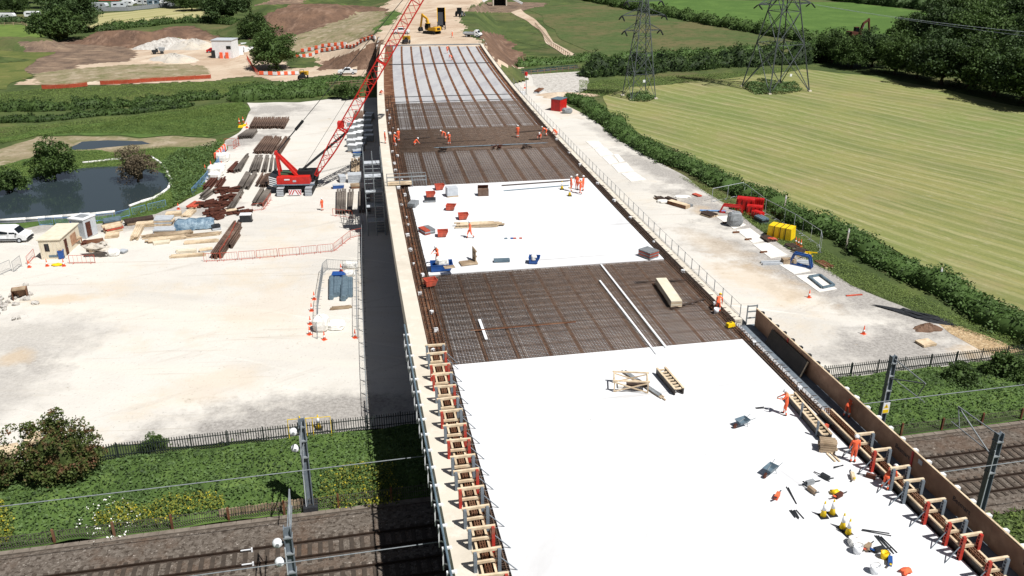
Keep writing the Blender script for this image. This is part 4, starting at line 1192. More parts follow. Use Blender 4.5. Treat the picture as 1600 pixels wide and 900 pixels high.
ARM_DN = ((.18, .1, -1), (.08, .35, -1))
ARM_FW = ((.2, .55, -.8), (-.1, 1, .0))
ARM_RC = ((.1, .75, -.6), (.0, .8, -.6))
POSES = {
    'stand': dict(armL=ARM_DN, armR=ARM_DN),
    'work': dict(armL=ARM_FW, armR=ARM_RC, lean=.18, nod=.3, legL=((.1, .02, .5), (.14, -.06, .09), (.16, .12, .05)), legR=((.1, .1, .5), (.13, .12, .09), (.15, .3, .05))),
    'walk': dict(armL=((.1, .35, -1), (.05, .6, -1)), armR=((.1, -.35, -1), (.05, .1, -1)), lean=.08, hip=.91, legL=((.09, -.06, .49), (.09, -.32, .17), (.1, -.2, .06)), legR=((.09, .24, .5), (.09, .27, .09), (.1, .45, .06))),
    'bend': dict(lean=1.15, nod=.1, hip=.86, armL=((.1, .35, -1), (.0, .25, -1)), armR=((.1, .35, -1), (.0, .25, -1)), legL=((.13, .1, .47), (.16, -.06, .09), (.18, .12, .05)), legR=((.13, .12, .47), (.16, .0, .09), (.18, .18, .05))),
    'crouch': dict(lean=.85, nod=.2, hip=.42, armL=((.1, .6, -.8), (.0, .7, -.8)), armR=((.1, .6, -.8), (.0, .7, -.8)), legL=((.18, .36, .5), (.15, .02, .09), (.17, .18, .05)), legR=((.18, .3, .46), (.15, .0, .09), (.17, .17, .05))),
}
BODY = {}
def person(pose, loc, face, label, hat='white', group=None):
    if pose not in BODY: BODY[pose] = body(POSES[pose])
    me, head, hl = BODY[pose]
    o = bpy.data.objects.new('person', me); COL.objects.link(o)
    place(o, loc, face, 1.04)
    tag(o, label, 'person', group)
    b = MB()
    b.lathe([(.125, 0), (.135, .02), (.125, .07), (.095, .12), (.05, .145), (.01, .15)], n=12)
    b.poly([(-.1, .08, .012), (.1, .08, .012), (.07, .19, .0), (-.07, .19, .0)], [(0, 1, 2, 3)])
    h = b.build('hard_hat', M[hat], o, True)
    h.location = head; h.rotation_euler = (-hl, 0, 0)
    return o
def hd(px, py, qx, qy, z=0.0):
    """heading (rotation about z turning +Y) from one photo pixel to another"""
    d = at(qx, qy, z) - at(px, py, z)
    return math.atan2(-d.x, d.y)
D = DECK + .05
PEOPLE = [
    ('work', (1227, 648), D, 1.2, 'person in orange suit standing at the long formwork panel lying on the white slab'),
    ('bend', (1322, 652), 8.2, -.9, 'person in orange suit bending behind the formwork beside the plywood hoarding'),
    ('stand', (1332, 722), D, -.1, 'person in orange suit standing upright next to the first tall formwork frame by the hoarding'),
    ('bend', (1382, 764), D, -1.0, 'person in orange suit leaning into the formwork frames beside the hoarding'),
    ('bend', (1121, 487), 8.5, -.4, 'person in darker orange vest bending over at the verge of the brown steel mat'),
    ('stand', (892, 299), D, -1.4, 'person in orange on the mid-span slab, leftmost of the group by the yellow cones'),
    ('stand', (901, 296), D, 2.6, 'person in orange on the mid-span slab, farthest back of the group by the yellow cones'),
    ('walk', (907, 303), D, .5, 'person in orange on the mid-span slab, nearest of the group by the yellow cones'),
    ('stand', (911, 298), D, 1.2, 'person in orange on the mid-span slab, rightmost of the group by the yellow cones'),
    ('walk', (735, 372), D, 1.9, 'person in orange suit walking past the timber pile on the mid-span slab'),
    ('stand', (602, 224), 8.8, -1.3, 'person in orange suit standing on the pale coping at the bridge edge'),
    ('work', (616, 227), 8.5, -1.0, 'person in orange suit standing between two others on the bridge verge'),
    ('stand', (623, 221), 8.5, .8, 'person in orange suit standing on the steel mat by the bridge verge'),
    ('crouch', (647, 227), 8.5, -1.3, 'person in orange suit crouching alone on the steel mat'),
    ('bend', (696, 217), 8.5, 2.0, 'person in orange suit bending beside a standing colleague in the middle of the steel mat'),
    ('work', (702, 226), 8.5, 2.8, 'person in orange suit standing in the middle of the steel mat'),
    ('stand', (809, 215), 8.5, .2, 'person in orange suit standing upright on the far right of the steel mat'),
    ('crouch', (844, 217), 8.5, 2.9, 'person in orange suit crouching and facing the camera on the steel mat'),
    ('bend', (854, 212), 8.5, 1.3, 'person in orange suit bending low beside the narrow pale coping'),
    ('crouch', (870, 211), 8.75, 1.2, 'person in orange suit crouching on the narrow pale coping'),
    ('crouch', (594, 148), 8.8, -2.2, 'person in orange suit crouching on the pale coping behind the crane boom', ),
    ('walk', (699, 83), 8.4, .3, 'person in orange suit walking on the bare deck panels near the bridge end'),
    ('bend', (706, 94), 8.4, 1.3, 'person in orange suit bending on the bare deck panels near the bridge end'),
    ('stand', (504, 329), 0, 1.0, 'person in orange suit standing alone in the yard in front of the red crane'),
]
for p in PEOPLE: person(p[0], at(p[1][0], p[1][1], p[2]), p[3], p[4], 'yellow' if 'darker' in p[4] else 'white')
q = on_land(707, 59); person('walk', q, 1.4, 'person in orange suit walking on the dirt behind the bridge end')

# ---------------------------------------------------------------- formwork frames on the two bridge edges
def yoke(name, w, posts, mats, inner_prop):
    """two punched soldier posts, a top and a middle timber across, and a raking prop"""
    def make():
        t = thing(name, '', 'formwork frame')
        for x, mk in zip((0, w), mats):
            b = MB()
            for dx in (-.075, .075):
                b.box((x, dx, .76), (.17, .045, 1.52))
            z = .1
            while z < 1.5: b.box((x, 0, z), (.17, .11, .06)); z += .19
            b.box((x, 0, 1.53), (.15, .16, .03))
            b.build('post', M[mk], t)
        MB().box((w / 2, .11, 1.5), (w + .26, .13, .15)).build('cross_timber', M['timber'], t)
        MB().box((w / 2 + .05, .11, .82), (w + .1, .12, .14)).build('cross_timber', M['timber'], t)
        b = MB()
        s = inner_prop
        x = w if s > 0 else 0
        b.tube((x + s * .07, 0, 1.0), (x + s * .95, -.1, .06), .03, n=6); b.tube((x + s * .95, -.1, .06), (x + s * .07, 0, .12), .022, n=6)
        b.box((x + s * .98, -.1, .03), (.2, .2, .03))
        b.build('raking_prop', M['greysteel'], t)
        return t
    return make
for side in ('L', 'R'):
    if side == 'L':
        ys = [55.2, 53.9, 52.2, 50.8, 49.2, 47.6, 46.1, 44.4, 42.8, 41.1, 39.7, 38.1, 36.4, 34.8, 33.1, 31.4, 29.8, 28.2, 26.6]
        t0, w = 1.0, 1.2
    else:
        ys = [38.8, 37.1, 35.3, 34.1, 32.3, 30.6, 29.5, 27.7, 26.1, 24.4]
        t0, w = 25.0, .95
    var = [('postred', 'postred'), ('greysteel', 'postred'), ('greysteel', 'greysteel'), ('postred', 'greysteel')]
    ks = [Kind(yoke('formwork_yoke', w, None, v, 1 if side == 'L' else -1)) for v in var]
    seq = [2, 1, 0, 3, 1, 2, 3, 1, 0, 2, 1, 3, 2, 1, 2, 0, 1, 2, 3] if side == 'L' else [2, 3, 2, 2, 3, 3, 0, 3, 2, 3]
    if side == 'R': var = [('postred', 'postred'), ('greysteel', 'postred'), ('greysteel', 'greysteel'), ('postred', 'greysteel')]
    for k, y in enumerate(ys):
        far, near = ('outer', 'inner') if side == 'L' else ('inner', 'outer')
        col = ('both posts red', f'grey {far} and red {near} post', 'both posts grey', f'red {far} and grey {near} post')[seq[k]]
        n = ('first', 'second', 'third', 'fourth', 'fifth', 'sixth', 'seventh', 'eighth', 'ninth', 'tenth', 'eleventh', 'twelfth', 'thirteenth', 'fourteenth', 'fifteenth', 'sixteenth', 'seventeenth', 'eighteenth', 'nineteenth')[k]
        lab = f'formwork frame, {col}, {n} from far end of {"coping" if side == "L" else "hoarding"} row'
        ks[seq[k]](deck(y, t0, 8.42), deck_heading(y) + random.uniform(-.05, .05), lab, 'formwork frames along the coping' if side == 'L' else 'formwork frames along the hoarding')
def edge_form(name, label, t0, t1, y0, y1, zb, zt, cat='formwork'):
    t = thing(name, label, cat, deck((y0 + y1) / 2, t0, zb))
    o_ = Vector(t.location)
    def sub(nm, prof, m, st_=2.0, a=y0, b_=y1):
        b = MB(); ribbon(b, prof, a, b_, st_)
        b.v = [tuple(Vector(p) - o_) for p in b.v]
        return b.build(nm, m, t)
    for tt in (t0, t1):
        sub('side_board', rect(tt - .02, tt + .02, zb, zt), M['darkply'])
        for z in (zt - .06,): sub('waling', rect(tt - .06, tt + .06, zt, zt + .09), M['timber'])
    b = MB(); y = y0 + .3
    while y < y1:
        for q in (.3, .5, .7):
            p = deck(y, t0 + (t1 - t0) * q, zb); b.box((p.x, p.y, p.z + .4), (.035, .035, .8))
        b.bar(deck(y, t0 + (t1 - t0) * .25, zb + .75), deck(y, t0 + (t1 - t0) * .75, zb + .75), .03)
        y += .22
    for q in (.3, .5, .7):
        for zz in (.3, .75): ribbon(b, rect(t0 + (t1 - t0) * q - .02, t0 + (t1 - t0) * q + .02, zb + zz, zb + zz + .03), y0, y1, 2)
    b.v = [tuple(Vector(p) - o_) for p in b.v]
    b.build('rebar_cage', M['rust'], t)['kind'] = 'stuff'
    return t
edge_form('edge_formwork', 'long timber edge mould with rusty rebar inside along the coping', 1.3, 1.95, 25, 55.5, 8.36, 8.95)
edge_form('edge_formwork', 'long timber edge mould with rusty rebar inside along the hoarding', 25.3, 25.95, 22, 43.2, 8.36, 8.95)
# scaffold rail on brackets along the coping
t = thing('guard_rail', 'grey tube guard rail on white brackets outside the pale coping', 'guard rail', deck(45, 0, 8.5))
o_ = Vector(t.location)
b = MB(); ys = np.linspace(24, 61, 20)
for a, c in zip(ys, ys[1:]): b.tube(deck(a, -.22, 9.0) - o_, deck(c, -.22, 9.0) - o_, .065, n=8)
b.build('rail_tube', M['bluegrey'], t)
y = 24.5
while y < 60:
    b = MB(); h = deck_heading(y)
    b.bar(deck(y, -.36, 7.5) - o_, deck(y, -.36, 8.9) - o_, .13, .06); b.bar(deck(y, -.4, 8.85) - o_, deck(y, .1, 8.85) - o_, .15, .1); b.bar(deck(y, -.36, 7.9) - o_, deck(y, .05, 7.7) - o_, .06)
    b.build('bracket', M['white'], t)
    y += 1.75
# plywood hoarding
t = thing('plywood_hoarding', 'tall brown plywood hoarding along the bridge edge above the railway', 'hoarding', deck(40, 27.5, 8.2))
o_ = Vector(t.location)
y = 57.3; k = 0
while y > 20:
    y2 = y - 2.44
    b = MB()
    dz = random.uniform(-.03, .03)
    ribbon(b, rect(27.48, 27.51, 8.21 + dz, 9.68 + dz), y2 + .006, y - .006, 3); b.v = [tuple(Vector(p) - o_) for p in b.v]
    b.build('panel', M['ply'], t)
    for q in (y - .6, y - 1.8):
        MB().bar(deck(q, 27.62, 8.1) - o_, deck(q, 27.62, 9.6) - o_, .1, .1).build('post', M['oldtimber'], t)
        MB().bar(deck(q, 27.56, 9.6) - o_, deck(q, 27.86, 9.56) - o_, .24, .2).build('cap', M['white'] if y < 47 else M['darksteel'], t)
    y = y2
b = MB(); ribbon(b, rect(27.44, 27.55, 9.72, 9.76), 20.5, 57.3, 3); b.v = [tuple(Vector(p) - o_) for p in b.v]; b.build('top_rail', M['timber'], t)
def text_mesh(s, size, m, name, thick=.004):
    cu = bpy.data.curves.new(name, 'FONT'); cu.body = s; cu.size = size; cu.extrude = thick
    o = bpy.data.objects.new(name, cu); COL.objects.link(o)
    bpy.context.view_layer.update()
    me = bpy.data.meshes.new_from_object(o.evaluated_get(bpy.context.evaluated_depsgraph_get()))
    bpy.data.objects.remove(o)
    me.materials.clear(); me.materials.append(m)
    q = bpy.data.objects.new(name, me); COL.objects.link(q)
    return q
for y in (38.6, 33.4, 28.2):
    q = text_mesh('Besmart', .42, M['darksteel'], 'stencil_lettering')
    q.parent = t
    h = deck_heading(y)
    R3 = Matrix.Rotation(h - math.pi / 2, 4, 'Z') @ Matrix.Rotation(math.pi / 2, 4, 'X')
    q.matrix_local = Matrix.Translation(deck(y, 27.47, 8.95) - o_) @ R3
for y, lb in ((52.0, 0), (37.0, 0)):
    o = MB().box((0, 0, 0), (.05, .14, 1.45)).build('red_strip', M['red'], t); o.location = deck(y, 27.45, 8.95) - o_; o.rotation_euler = (0, 0, deck_heading(y))
o = MB().box((0, 0, 0), (.02, .35, .28)).build('notice', M['palegrey'], t); o.location = deck(36.3, 27.46, 9.4) - o_; o.rotation_euler = (0, 0, deck_heading(36.3))
# dark boards leaning against it, edge gate
t = thing('black_board', 'large black faced plywood board leaning against the brown hoarding', 'board', deck(51.5, 27.2, 8.21), deck_heading(51.5))
MB().bar((-.25, 0, 0.0), (.18, 0, 1.15), 5.6, .04).build('sheet', M['darkply'], t)
MB().bar((-.32, -2.75, 0.0), (.14, -2.75, 1.2), .1, .05).build('batten', M['timber'], t)
post_rail('edge_gate', 'galvanised gate closing the end of the plywood hoarding', [deck(57.6, 26.9, 8.3), deck(57.6, 27.7, 8.3)], 1.6, .8, (.3, .65, .95), M['steel'], r=.04)
# mesh fence on the far edge
t = thing('edge_fence', 'light mesh fence on thin posts along the outer edge of the bridge', 'fence', deck(100, 26.8, 8.3))
o_ = Vector(t.location)
y = 58.6
while y < 172:
    MB().bar(deck(y, 26.8, 8.3) - o_, deck(y, 26.8, 9.55) - o_, .055).build('post', M['grey'], t); y += 1.75 if y < 120 else 2.4
b = MB()
for z in (8.6, 9.5): ribbon(b, rect(26.79, 26.81, z, z + .02), 58.6, 171, 5)
b.v = [tuple(Vector(p) - o_) for p in b.v]; b.build('wire', M['grey'], t)
# white spacer blocks on the verge
def blocks():
    t = Kind(lambda: tag(MB().box((0, 0, .14), (.32, .24, .28)).build('spacer_block', M['white']), 'x', 'block'))
    for k in range(26):
        y = 57 + k * 3.6 + random.uniform(-.8, .8)
        t(deck(y, random.choice((1.6, 1.9, 2.2)), 8.42), random.uniform(0, 3), 'small white block on the rusty verge beside the pale coping', 'white blocks on the coping verge', random.uniform(.7, 1.3))
    for k in range(12):
        y = 46 + k * 7.5 + random.uniform(-1, 1)
        t(deck(y, 25.7, 8.5), random.uniform(0, 3), 'small white block on the rusty verge on the fence side', 'white blocks on the fence side verge', random.uniform(.7, 1.2))
blocks()

# ---------------------------------------------------------------- things lying on the slabs
def cone_kind(c, base, name):
    def make():
        t = thing(name, '', 'traffic cone')
        b = MB().box((0, 0, .03), (.46, .46, .06), taper=.9); b.build('base', M[base], t)
        MB().lathe([(.17, .06), (.09, .45), (.035, .92), (.03, .94)], n=12).build('cone_body', M[c], t, True)
        MB().lathe([(.126, .3), (.088, .5)] if c != 'yellow' else [(.105, .42), (.052, .8)], n=12).build('white_band', M['white'], t, True)
        return t
    return Kind(make)
ycone = cone_kind('yellow', 'black', 'traffic_cone'); rcone = cone_kind('hivis', 'hivis', 'traffic_cone')
for (px, py), lb in zip(((1286, 807), (1300, 804), (1316, 826), (1325, 835)), ('far left one', 'far right one', 'near left one', 'nearest one')):
    ycone(at(px, py, D), random.random(), f'yellow cone on the near slab, {lb} of the two pairs', 'yellow cones on the near slab', 1.05)
for (px, py), lb in zip(((878, 296), (890, 306)), ('behind the group of workers', 'in front of the group of workers')):
    ycone(at(px, py, D), 0, f'yellow cone on the mid-span slab {lb}', 'yellow cones on the mid-span slab', 1.1)
for px, py, lb in ((491, 468, 'uppermost of the cones left of the pipe enclosure'), (487, 486, 'second cone down left of the pipe enclosure'), (485, 507, 'third cone down left of the pipe enclosure'), (484, 523, 'lowest cone at the left of the pipe enclosure'),
                   (507, 531, 'at the foot of the white bag in the enclosure'), (555, 528, 'at the lower right corner of the pipe enclosure'), (533, 424, 'on the blue crate in the enclosure'), (46, 418, 'at the left end of barriers before the cream cabin'),
                   (74, 416, 'in the middle of barriers before the cream cabin'), (100, 416, 'right of the yellow bag before the cream cabin'), (279, 327, 'beside the blue netting by the pond'), (347, 262, 'beside the striped barrier near the overgrown bank'),
                   (330, 262, 'left of the striped barrier on the grass edge'), (321, 268, 'white topped at the edge of the pond scrub'), (1264, 465, 'alone on the gravel by the concrete pads'), (1349, 522, 'alone on the gravel towards the railway fence'),
                   (374, 193, 'by the overgrown bank above the beams'), (380, 191, 'second one by the overgrown bank above the beams'), (386, 200, 'near the yellow bases above the beams'), (1243, 381, 'first of three standing together by the yellow pack'),
                   (1247, 383, 'second of three standing together by the yellow pack'), (1251, 385, 'third of three standing together by the yellow pack'), (820, 138, 'on the site track at the far end of the coping')):
    rcone(at(px, py, .45 if 'crate' in lb else 0), random.random(), f'red and white cone {lb}', 'red and white cones', 1.0 if py > 300 else 1.25)

def skip_kind(c, L=1.6, W=1.25, H=.95, name='skip'):
    """open-topped tipping skip: sloping front, hollow inside, fork pockets"""
    def make():
        t = thing(name, '', 'skip')
        def shell(k, zb):
            a = [(-L / 2 + .05 + k, zb), (L / 2 - .35 - k, zb), (L / 2 - k, H), (-L / 2 + k, H)]
            return a
        o, i = shell(0, .12), shell(.05, .17)
        b = MB()
        for s in (-1, 1):
            y0, y1 = s * W / 2, s * (W / 2 - .05)
            b.poly([(x, y0, z) for x, z in o] + [(x, y1, z) for x, z in i], [(0, 1, 2, 3), (7, 6, 5, 4), (3, 2, 6, 7)])
        def quad(p, q, w): return [(p[0], -w, p[1]), (p[0], w, p[1]), (q[0], w, q[1]), (q[0], -w, q[1])]
        for e, g in ((0, 1), (1, 2), (3, 0)):
            b.poly(quad(o[e], o[g], W / 2), [(0, 1, 2, 3)]); b.poly(quad(i[e], i[g], W / 2 - .05), [(3, 2, 1, 0)])
        b.build('body', M[c], t)
        b = MB()
        for x in (-L / 2 + .02, L / 2 - .02): b.box((x, 0, H + .02), (.08, W + .06, .06))
        for y in (-W / 2, W / 2): b.box((0, y, H + .02), (L, .08, .06))
        b.build('rim', M[c], t)
        for y in (-.3, .3): MB().box((-.1, y, .06), (L * .75, .18, .12)).build('fork_pocket', M['darksteel'], t)
        return t
    return Kind(make)
rskip = skip_kind('skipred', 1.45, 1.2, .8)
for px, py, rz, lb in ((687, 296, .3, 'farthest back on the mid-span slab near the steel mat'), (673, 308, .2, 'in front of the dark bundle on the mid-span slab'), (705, 328, -.1, 'alone in the middle left of the mid-span slab'), (724, 342, .2, 'just above the timber pile on the mid-span slab'),
                       (692, 369, .1, 'beside the two striped bundles on the mid-span slab'), (673, 446, .4, 'standing on the steel mat by the rusty verge')):
    rskip(at(px, py, D if py < 430 else 8.53), rz, f'small worn red tipping skip {lb}', 'small red skips', .74)
bs = skip_kind('blue', 2.9, 1.9, .95)
bs(at(690, 421, D), .15, 'large dark blue skip with white bag and planks on the mid-span slab', None, .7)
def bag(px, py, z, sc, label, m='whitebag', rz=0, r=(.5, .5, .45), group=None, name='bulk_bag', cat='bag'):
    """a slumped sack: a rounded box, creased and uneven"""
    R = random.Random(int(px * 7 + py))
    n, rows = 14, 9
    P, fs = [], []
    for j in range(rows):
        ph = math.pi * (j / (rows - 1) - .5)
        for i in range(n):
            an = 2 * math.pi * i / n
            sg = lambda v, e: math.copysign(abs(v) ** e, v)
            k = 1 + R.uniform(-.09, .09) + .05 * math.sin(5 * an + j)
            P.append((r[0] * k * sg(math.cos(ph), .5) * sg(math.cos(an), .6), r[1] * k * sg(math.cos(ph), .5) * sg(math.sin(an), .6), r[2] * (.92 + sg(math.sin(ph), .55) * (1 + R.uniform(-.12, .12)))))
    for j in range(rows - 1):
        for i in range(n): fs.append((j * n + i, j * n + (i + 1) % n, (j + 1) * n + (i + 1) % n, (j + 1) * n + i))
    fs += [tuple(range(n - 1, -1, -1)), tuple(range((rows - 1) * n, rows * n))]
    o = MB().poly(P, fs).build(name, M[m], None, False)
    place(o, at(px, py, z), rz, sc)
    return tag(o, label, cat, group)

bag(691, 416, D + .35, .8, 'big white bag heaped in the dark blue skip', r=(.75, .6, .6))
o = MB().box((0, 0, 0), (1.3, .9, .06)).build('plank', M['oldtimber']); tag(place(o, at(702, 417, D + .75), .3, .75), 'flat grey plank across the dark blue skip', 'plank')
person('work', at(684, 412, D + .1), 2.4, 'person in orange suit standing in the dark blue skip behind the white bag', 'white')
bb = skip_kind('blue', 1.3, 1.05, .8)
bb(at(835, 411, D), -.1, 'small bright blue skip with rubbish on the mid-span slab', None, .8)
bag(834, 406, D + .4, .55, 'white rubbish bag on top of the small bright blue skip')

def slats(L, W, H, layers, per, m, label, cat, loc, rz, name='timber_stack', group=None, gap=.15, strap=None, messy=0.0):
    """a stack of boards: each layer a few boards side by side with bearers between"""
    t = thing(name, label, cat, loc, rz, group)
    dh = H / layers
    for k in range(layers):
        b = MB()
        for j in range(per):
            y = -W / 2 + (j + .5) * W / per
            l = L * random.uniform(1 - messy, 1)
            b.box((random.uniform(-1, 1) * L * messy * .4, y, .05 + dh * (k + .45)), (l, W / per * (1 - gap), dh * .8), random.uniform(-1, 1) * messy * .12)
        b.build('board_layer', M[m] if isinstance(m, str) else M[m[k % len(m)]], t)
    for x in (-L * .35, L * .35): MB().box((x, 0, .025), (.1, W, .05)).build('bearer', M['oldtimber'], t)
    if strap:
        for x in (-L * .25, L * .25): MB().box((x, 0, .05 + H / 2), (.06, W + .04, H + .03)).build('strap', M[strap], t)
    return t
def span(a, c, z=0.0):
    p, q = at(a[0], a[1], z), at(c[0], c[1], z)
    d = q - p
    return (p + q) / 2, math.atan2(d.y, d.x), d.length

c_, h_, l_ = span((1029, 440), (1053, 476), 8.53)
slats(l_, .95, .6, 4, 1, ['timber', 'cream'], 'long pale stack of sheets lying across the brown steel mat', 'sheet stack', at(1044, 462, 8.53), h_, gap=.02)
for (a, c, w), lb in zip((((937, 438), (1026, 553), .16), ((939, 413), (1041, 543), .16)), ('long white strip lying on the steel mat, the nearer of two', 'long white strip lying on the steel mat, the farther of two')):
    m_, r_, l_ = span(a, c, 8.6)
    o = MB().box((0, 0, 0), (l_, w, .06)).build('white_strip', M['white']); tag(place(o, m_, r_), lb, 'strip')
m_, r_, l_ = span((749, 499), (760, 530), 8.6)
tag(place(MB().box((0, 0, 0), (l_, .22, .06)).build('white_strip', M['white']), m_, r_), 'short white board crossing a brown plank on the steel mat', 'strip')
for (a, c), w, m, lb in ((((734, 517), (900, 503)), .16, 'rust', 'long brown plank lying across the steel mat near the short white board'), (((990, 441), (1080, 437)), .12, 'rebard', 'thin dark bar lying behind the pale sheet stack on the mat'),
                         (((1046, 482), (1104, 466)), .2, 'rebard', 'dark scaffold plank beside the pale sheet stack on the mat'),
                         (((781, 290), (893, 282)), .22, 'rebard', 'long bundle of dark bars along the back edge of the mid-span slab'), (((786, 298), (893, 289)), .14, 'bluegrey', 'long grey tube lying on the mid-span slab'),
                         (((630, 217), (676, 214)), .2, 'rebard', 'dark bar bundle behind the crouching worker on the mat'), (((652, 223), (760, 219)), .14, 'rebard', 'long dark bar across the middle of the steel mat'),
                         (((676, 231), (856, 223)), .14, 'bluegrey', 'very long grey tube across the steel mat in front of the workers'), (((802, 207), (850, 203)), .2, 'rebard', 'dark bar bundle behind the upright worker'), (((822, 218), (858, 216)), .2, 'rebard', 'short dark bar bundle by the crouching worker facing the camera')):
    m_, r_, l_ = span(a, c, 8.62)
    b = MB()
    for k in range(3): b.tube((-l_ / 2 + random.uniform(0, .5), (k - 1) * w * .35, .03 * (k == 1)), (l_ / 2 - random.uniform(0, .5), (k - 1) * w * .35, .03 * (k == 1)), w * .2, n=6)
    tag(place(b.build('bar_bundle', M[m]), m_, r_), lb, 'bar bundle')
slats(1.5, 1.3, .7, 5, 7, ['grey', 'skipred'], 'bundle of grey and red steel strips at the corner of the mid-span slab', 'bundle', at(1013, 401, D), -.9, gap=.25)
slats(1.6, .6, .45, 3, 5, ['skipred', 'palegrey'], 'striped red and grey bundle on the slab, left one of the pair', 'bundle', at(663, 364, D), -1.0, gap=.25)
slats(1.6, .6, .45, 3, 5, ['grey', 'palegrey'], 'grey striped bundle on the slab, right one of the pair', 'bundle', at(671, 362, D), -1.0, gap=.25)
slats(1.5, .9, .5, 3, 6, 'grey', 'grey steel bundle by the rusty verge at the back of the mid-span slab', 'bundle', at(646, 322, D), 1.35, gap=.3)
slats(1.3, .8, .4, 2, 5, ['grey', 'darksteel'], 'dark low bundle on the slab in front of a red skip', 'bundle', at(672, 315, D), .1, gap=.3)
slats(1.5, .55, .25, 2, 5, 'bluegrey', 'low blue grey bundle on the slab left of the bright blue skip', 'bundle', at(784, 409, D), .1, gap=.3)
slats(5.2, .9, .4, 3, 4, ['timber', 'oldtimber'], 'untidy pile of long planks on the mid-span slab behind the walking worker', 'timber pile', at(748, 354, D), .12, messy=.25)
slats(1.6, 1.1, .12, 1, 6, 'oldtimber', 'flat timber pallet on the slab before the upright pallet', 'pallet', at(732, 412, D), .3, name='pallet')
t = thing('pallet', 'grey timber pallet standing on edge on the mid-span slab', 'pallet', at(741, 408, D), .3)
for k in range(5): MB().box((0, -.5 + k * .25, .65), (.08, .14, 1.3)).build('slat', M['oldtimber'], t)
for z in (.15, .65, 1.15): MB().box((.07, 0, z), (.09, 1.2, .1)).build('bearer', M['oldtimber'], t)
t = thing('wrapped_pallet', 'pale grey wrapped pack of blocks on a pallet on the mid-span slab', 'pallet load', at(706, 306, D), .3)
MB().box((0, 0, .62), (1.3, 1.1, .95), .0, taper=.96).build('wrapped_load', M['palegrey'], t); MB().box((0, 0, .07), (1.35, 1.15, .14)).build('pallet_base', M['oldtimber'], t)
t = thing('site_box', 'dark brown site box with a raised lid on the mid-span slab', 'box', at(755, 305, D), .1)
MB().box((0, 0, .4), (1.25, .85, .8)).build('box_body', M['rustbeam'], t); MB().bar((0, .42, .82), (0, .1, 1.2), 1.25, .05).build('lid', M['darkrust'], t)
t = thing('marker_board', 'short striped orange, white and blue board on the mid-span slab', 'board', at(802, 373, D), .05)
for k, mk in enumerate(('bluegrey', 'white', 'blue', 'skipred', 'white', 'skipred')): MB().box((-.75 + k * .3, 0, .05), (.29, .22, .1)).build('block', M[mk], t)
for px, py, lb in ((692, 236, 'dark heap of wire on the steel mat nearest the middle'), (776, 232, 'rusty heap of clips on the steel mat'), (823, 231, 'dark heap on the steel mat towards the fence side')):
    b = MB()
    for k in range(14): b.box((random.uniform(-.6, .6), random.uniform(-.4, .4), .1 + random.uniform(0, .35)), (.5, .12, .12), random.uniform(0, 3))
    tag(place(b.build('wire_heap', M['rebard' if 'dark' in lb else 'darkrust']), at(px, py, 8.55)), lb, 'heap')
# near slab
t = thing('timber_table', 'braced timber trestle table with dark boards on the near slab', 'trestle', at(985, 606, D), -.08); t.scale = (.78, .85, .85)
for x in (-1.45, 1.45):
    for y in (-.75, .75): MB().box((x, y, .5), (.11, .11, 1.0)).build('leg', M['timber'], t)
    MB().box((x, 0, .95), (.09, 1.6, .12)).build('end_rail', M['timber'], t)
for y in (-.75, .75):
    MB().box((0, y, 1.03), (3.2, .14, .1)).build('long_rail', M['timber'], t)
    MB().bar((-1.4, y - .06, .1), (1.4, y - .06, .9), .05, .1).build('brace', M['timber'], t); MB().bar((-1.4, y - .07, .9), (1.4, y - .07, .1), .05, .1).build('brace', M['timber'], t)
MB().box((.5, -.35, .55), (1.8, .7, .06)).build('shelf_board', M['rebard'], t); MB().box((-.5, .2, .12), (1.2, .8, .2)).build('stored_sheet', M['whitebag'], t)
slats(4.4, .35, .12, 2, 3, ['oldtimber', 'grey'], 'loose pale battens lying beside the trestle table on the near slab', 'battens', at(1006, 603, D), -1.05, messy=.2)
def ladder_form(loc, rz, L, W, label, n, mats, name='formwork_box'):
    t = thing(name, label, 'formwork panel', loc, rz)
    for y in (-W / 2, W / 2):
        MB().box((0, y, .26), (L, .09, .44)).build('side_board', M[mats[0]], t)
        MB().box((0, y, .5), (L, .14, .05)).build('top_batten', M['timber'], t)
    b = MB()
    for k in range(n): b.box((-L / 2 + (k + .5) * L / n, 0, .4), (.12, W, .09))
    b.build('rung', M['timber'], t)
    return t
ladder_form(at(1046, 600, D), 1.82, 3.1, .62, 'ladder-like black and timber formwork box alone on the near slab', 8, ['darkply'])
t = ladder_form(*(lambda s: (s[0], s[1]))(span((1238, 628), (1286, 684), D)), 5.2, .55, 'long timber formwork panel with two upright posts on the near slab', 14, ['darkply'])
for x in (-.2, 2.0): MB().box((x, -.35, .55), (.14, .1, 1.1)).build('soldier_post', M['greysteel'], t)
slats(1.0, .8, .65, 4, 4, 'oldtimber', 'short stack of timber offcuts near the end of the long formwork panel', 'timber stack', at(1292, 703, D), -.2, messy=.1)
for dx in (0, 7): 
    m_, r_, l_ = span((1292 + dx, 709), (1305 + dx, 722), D)
    tag(place(MB().box((0, 0, .04), (l_, .1, .08)).build('plank', M['timber']), m_, r_), f'thin plank on the slab in front of the timber offcuts, {"left" if not dx else "right"} one', 'plank')
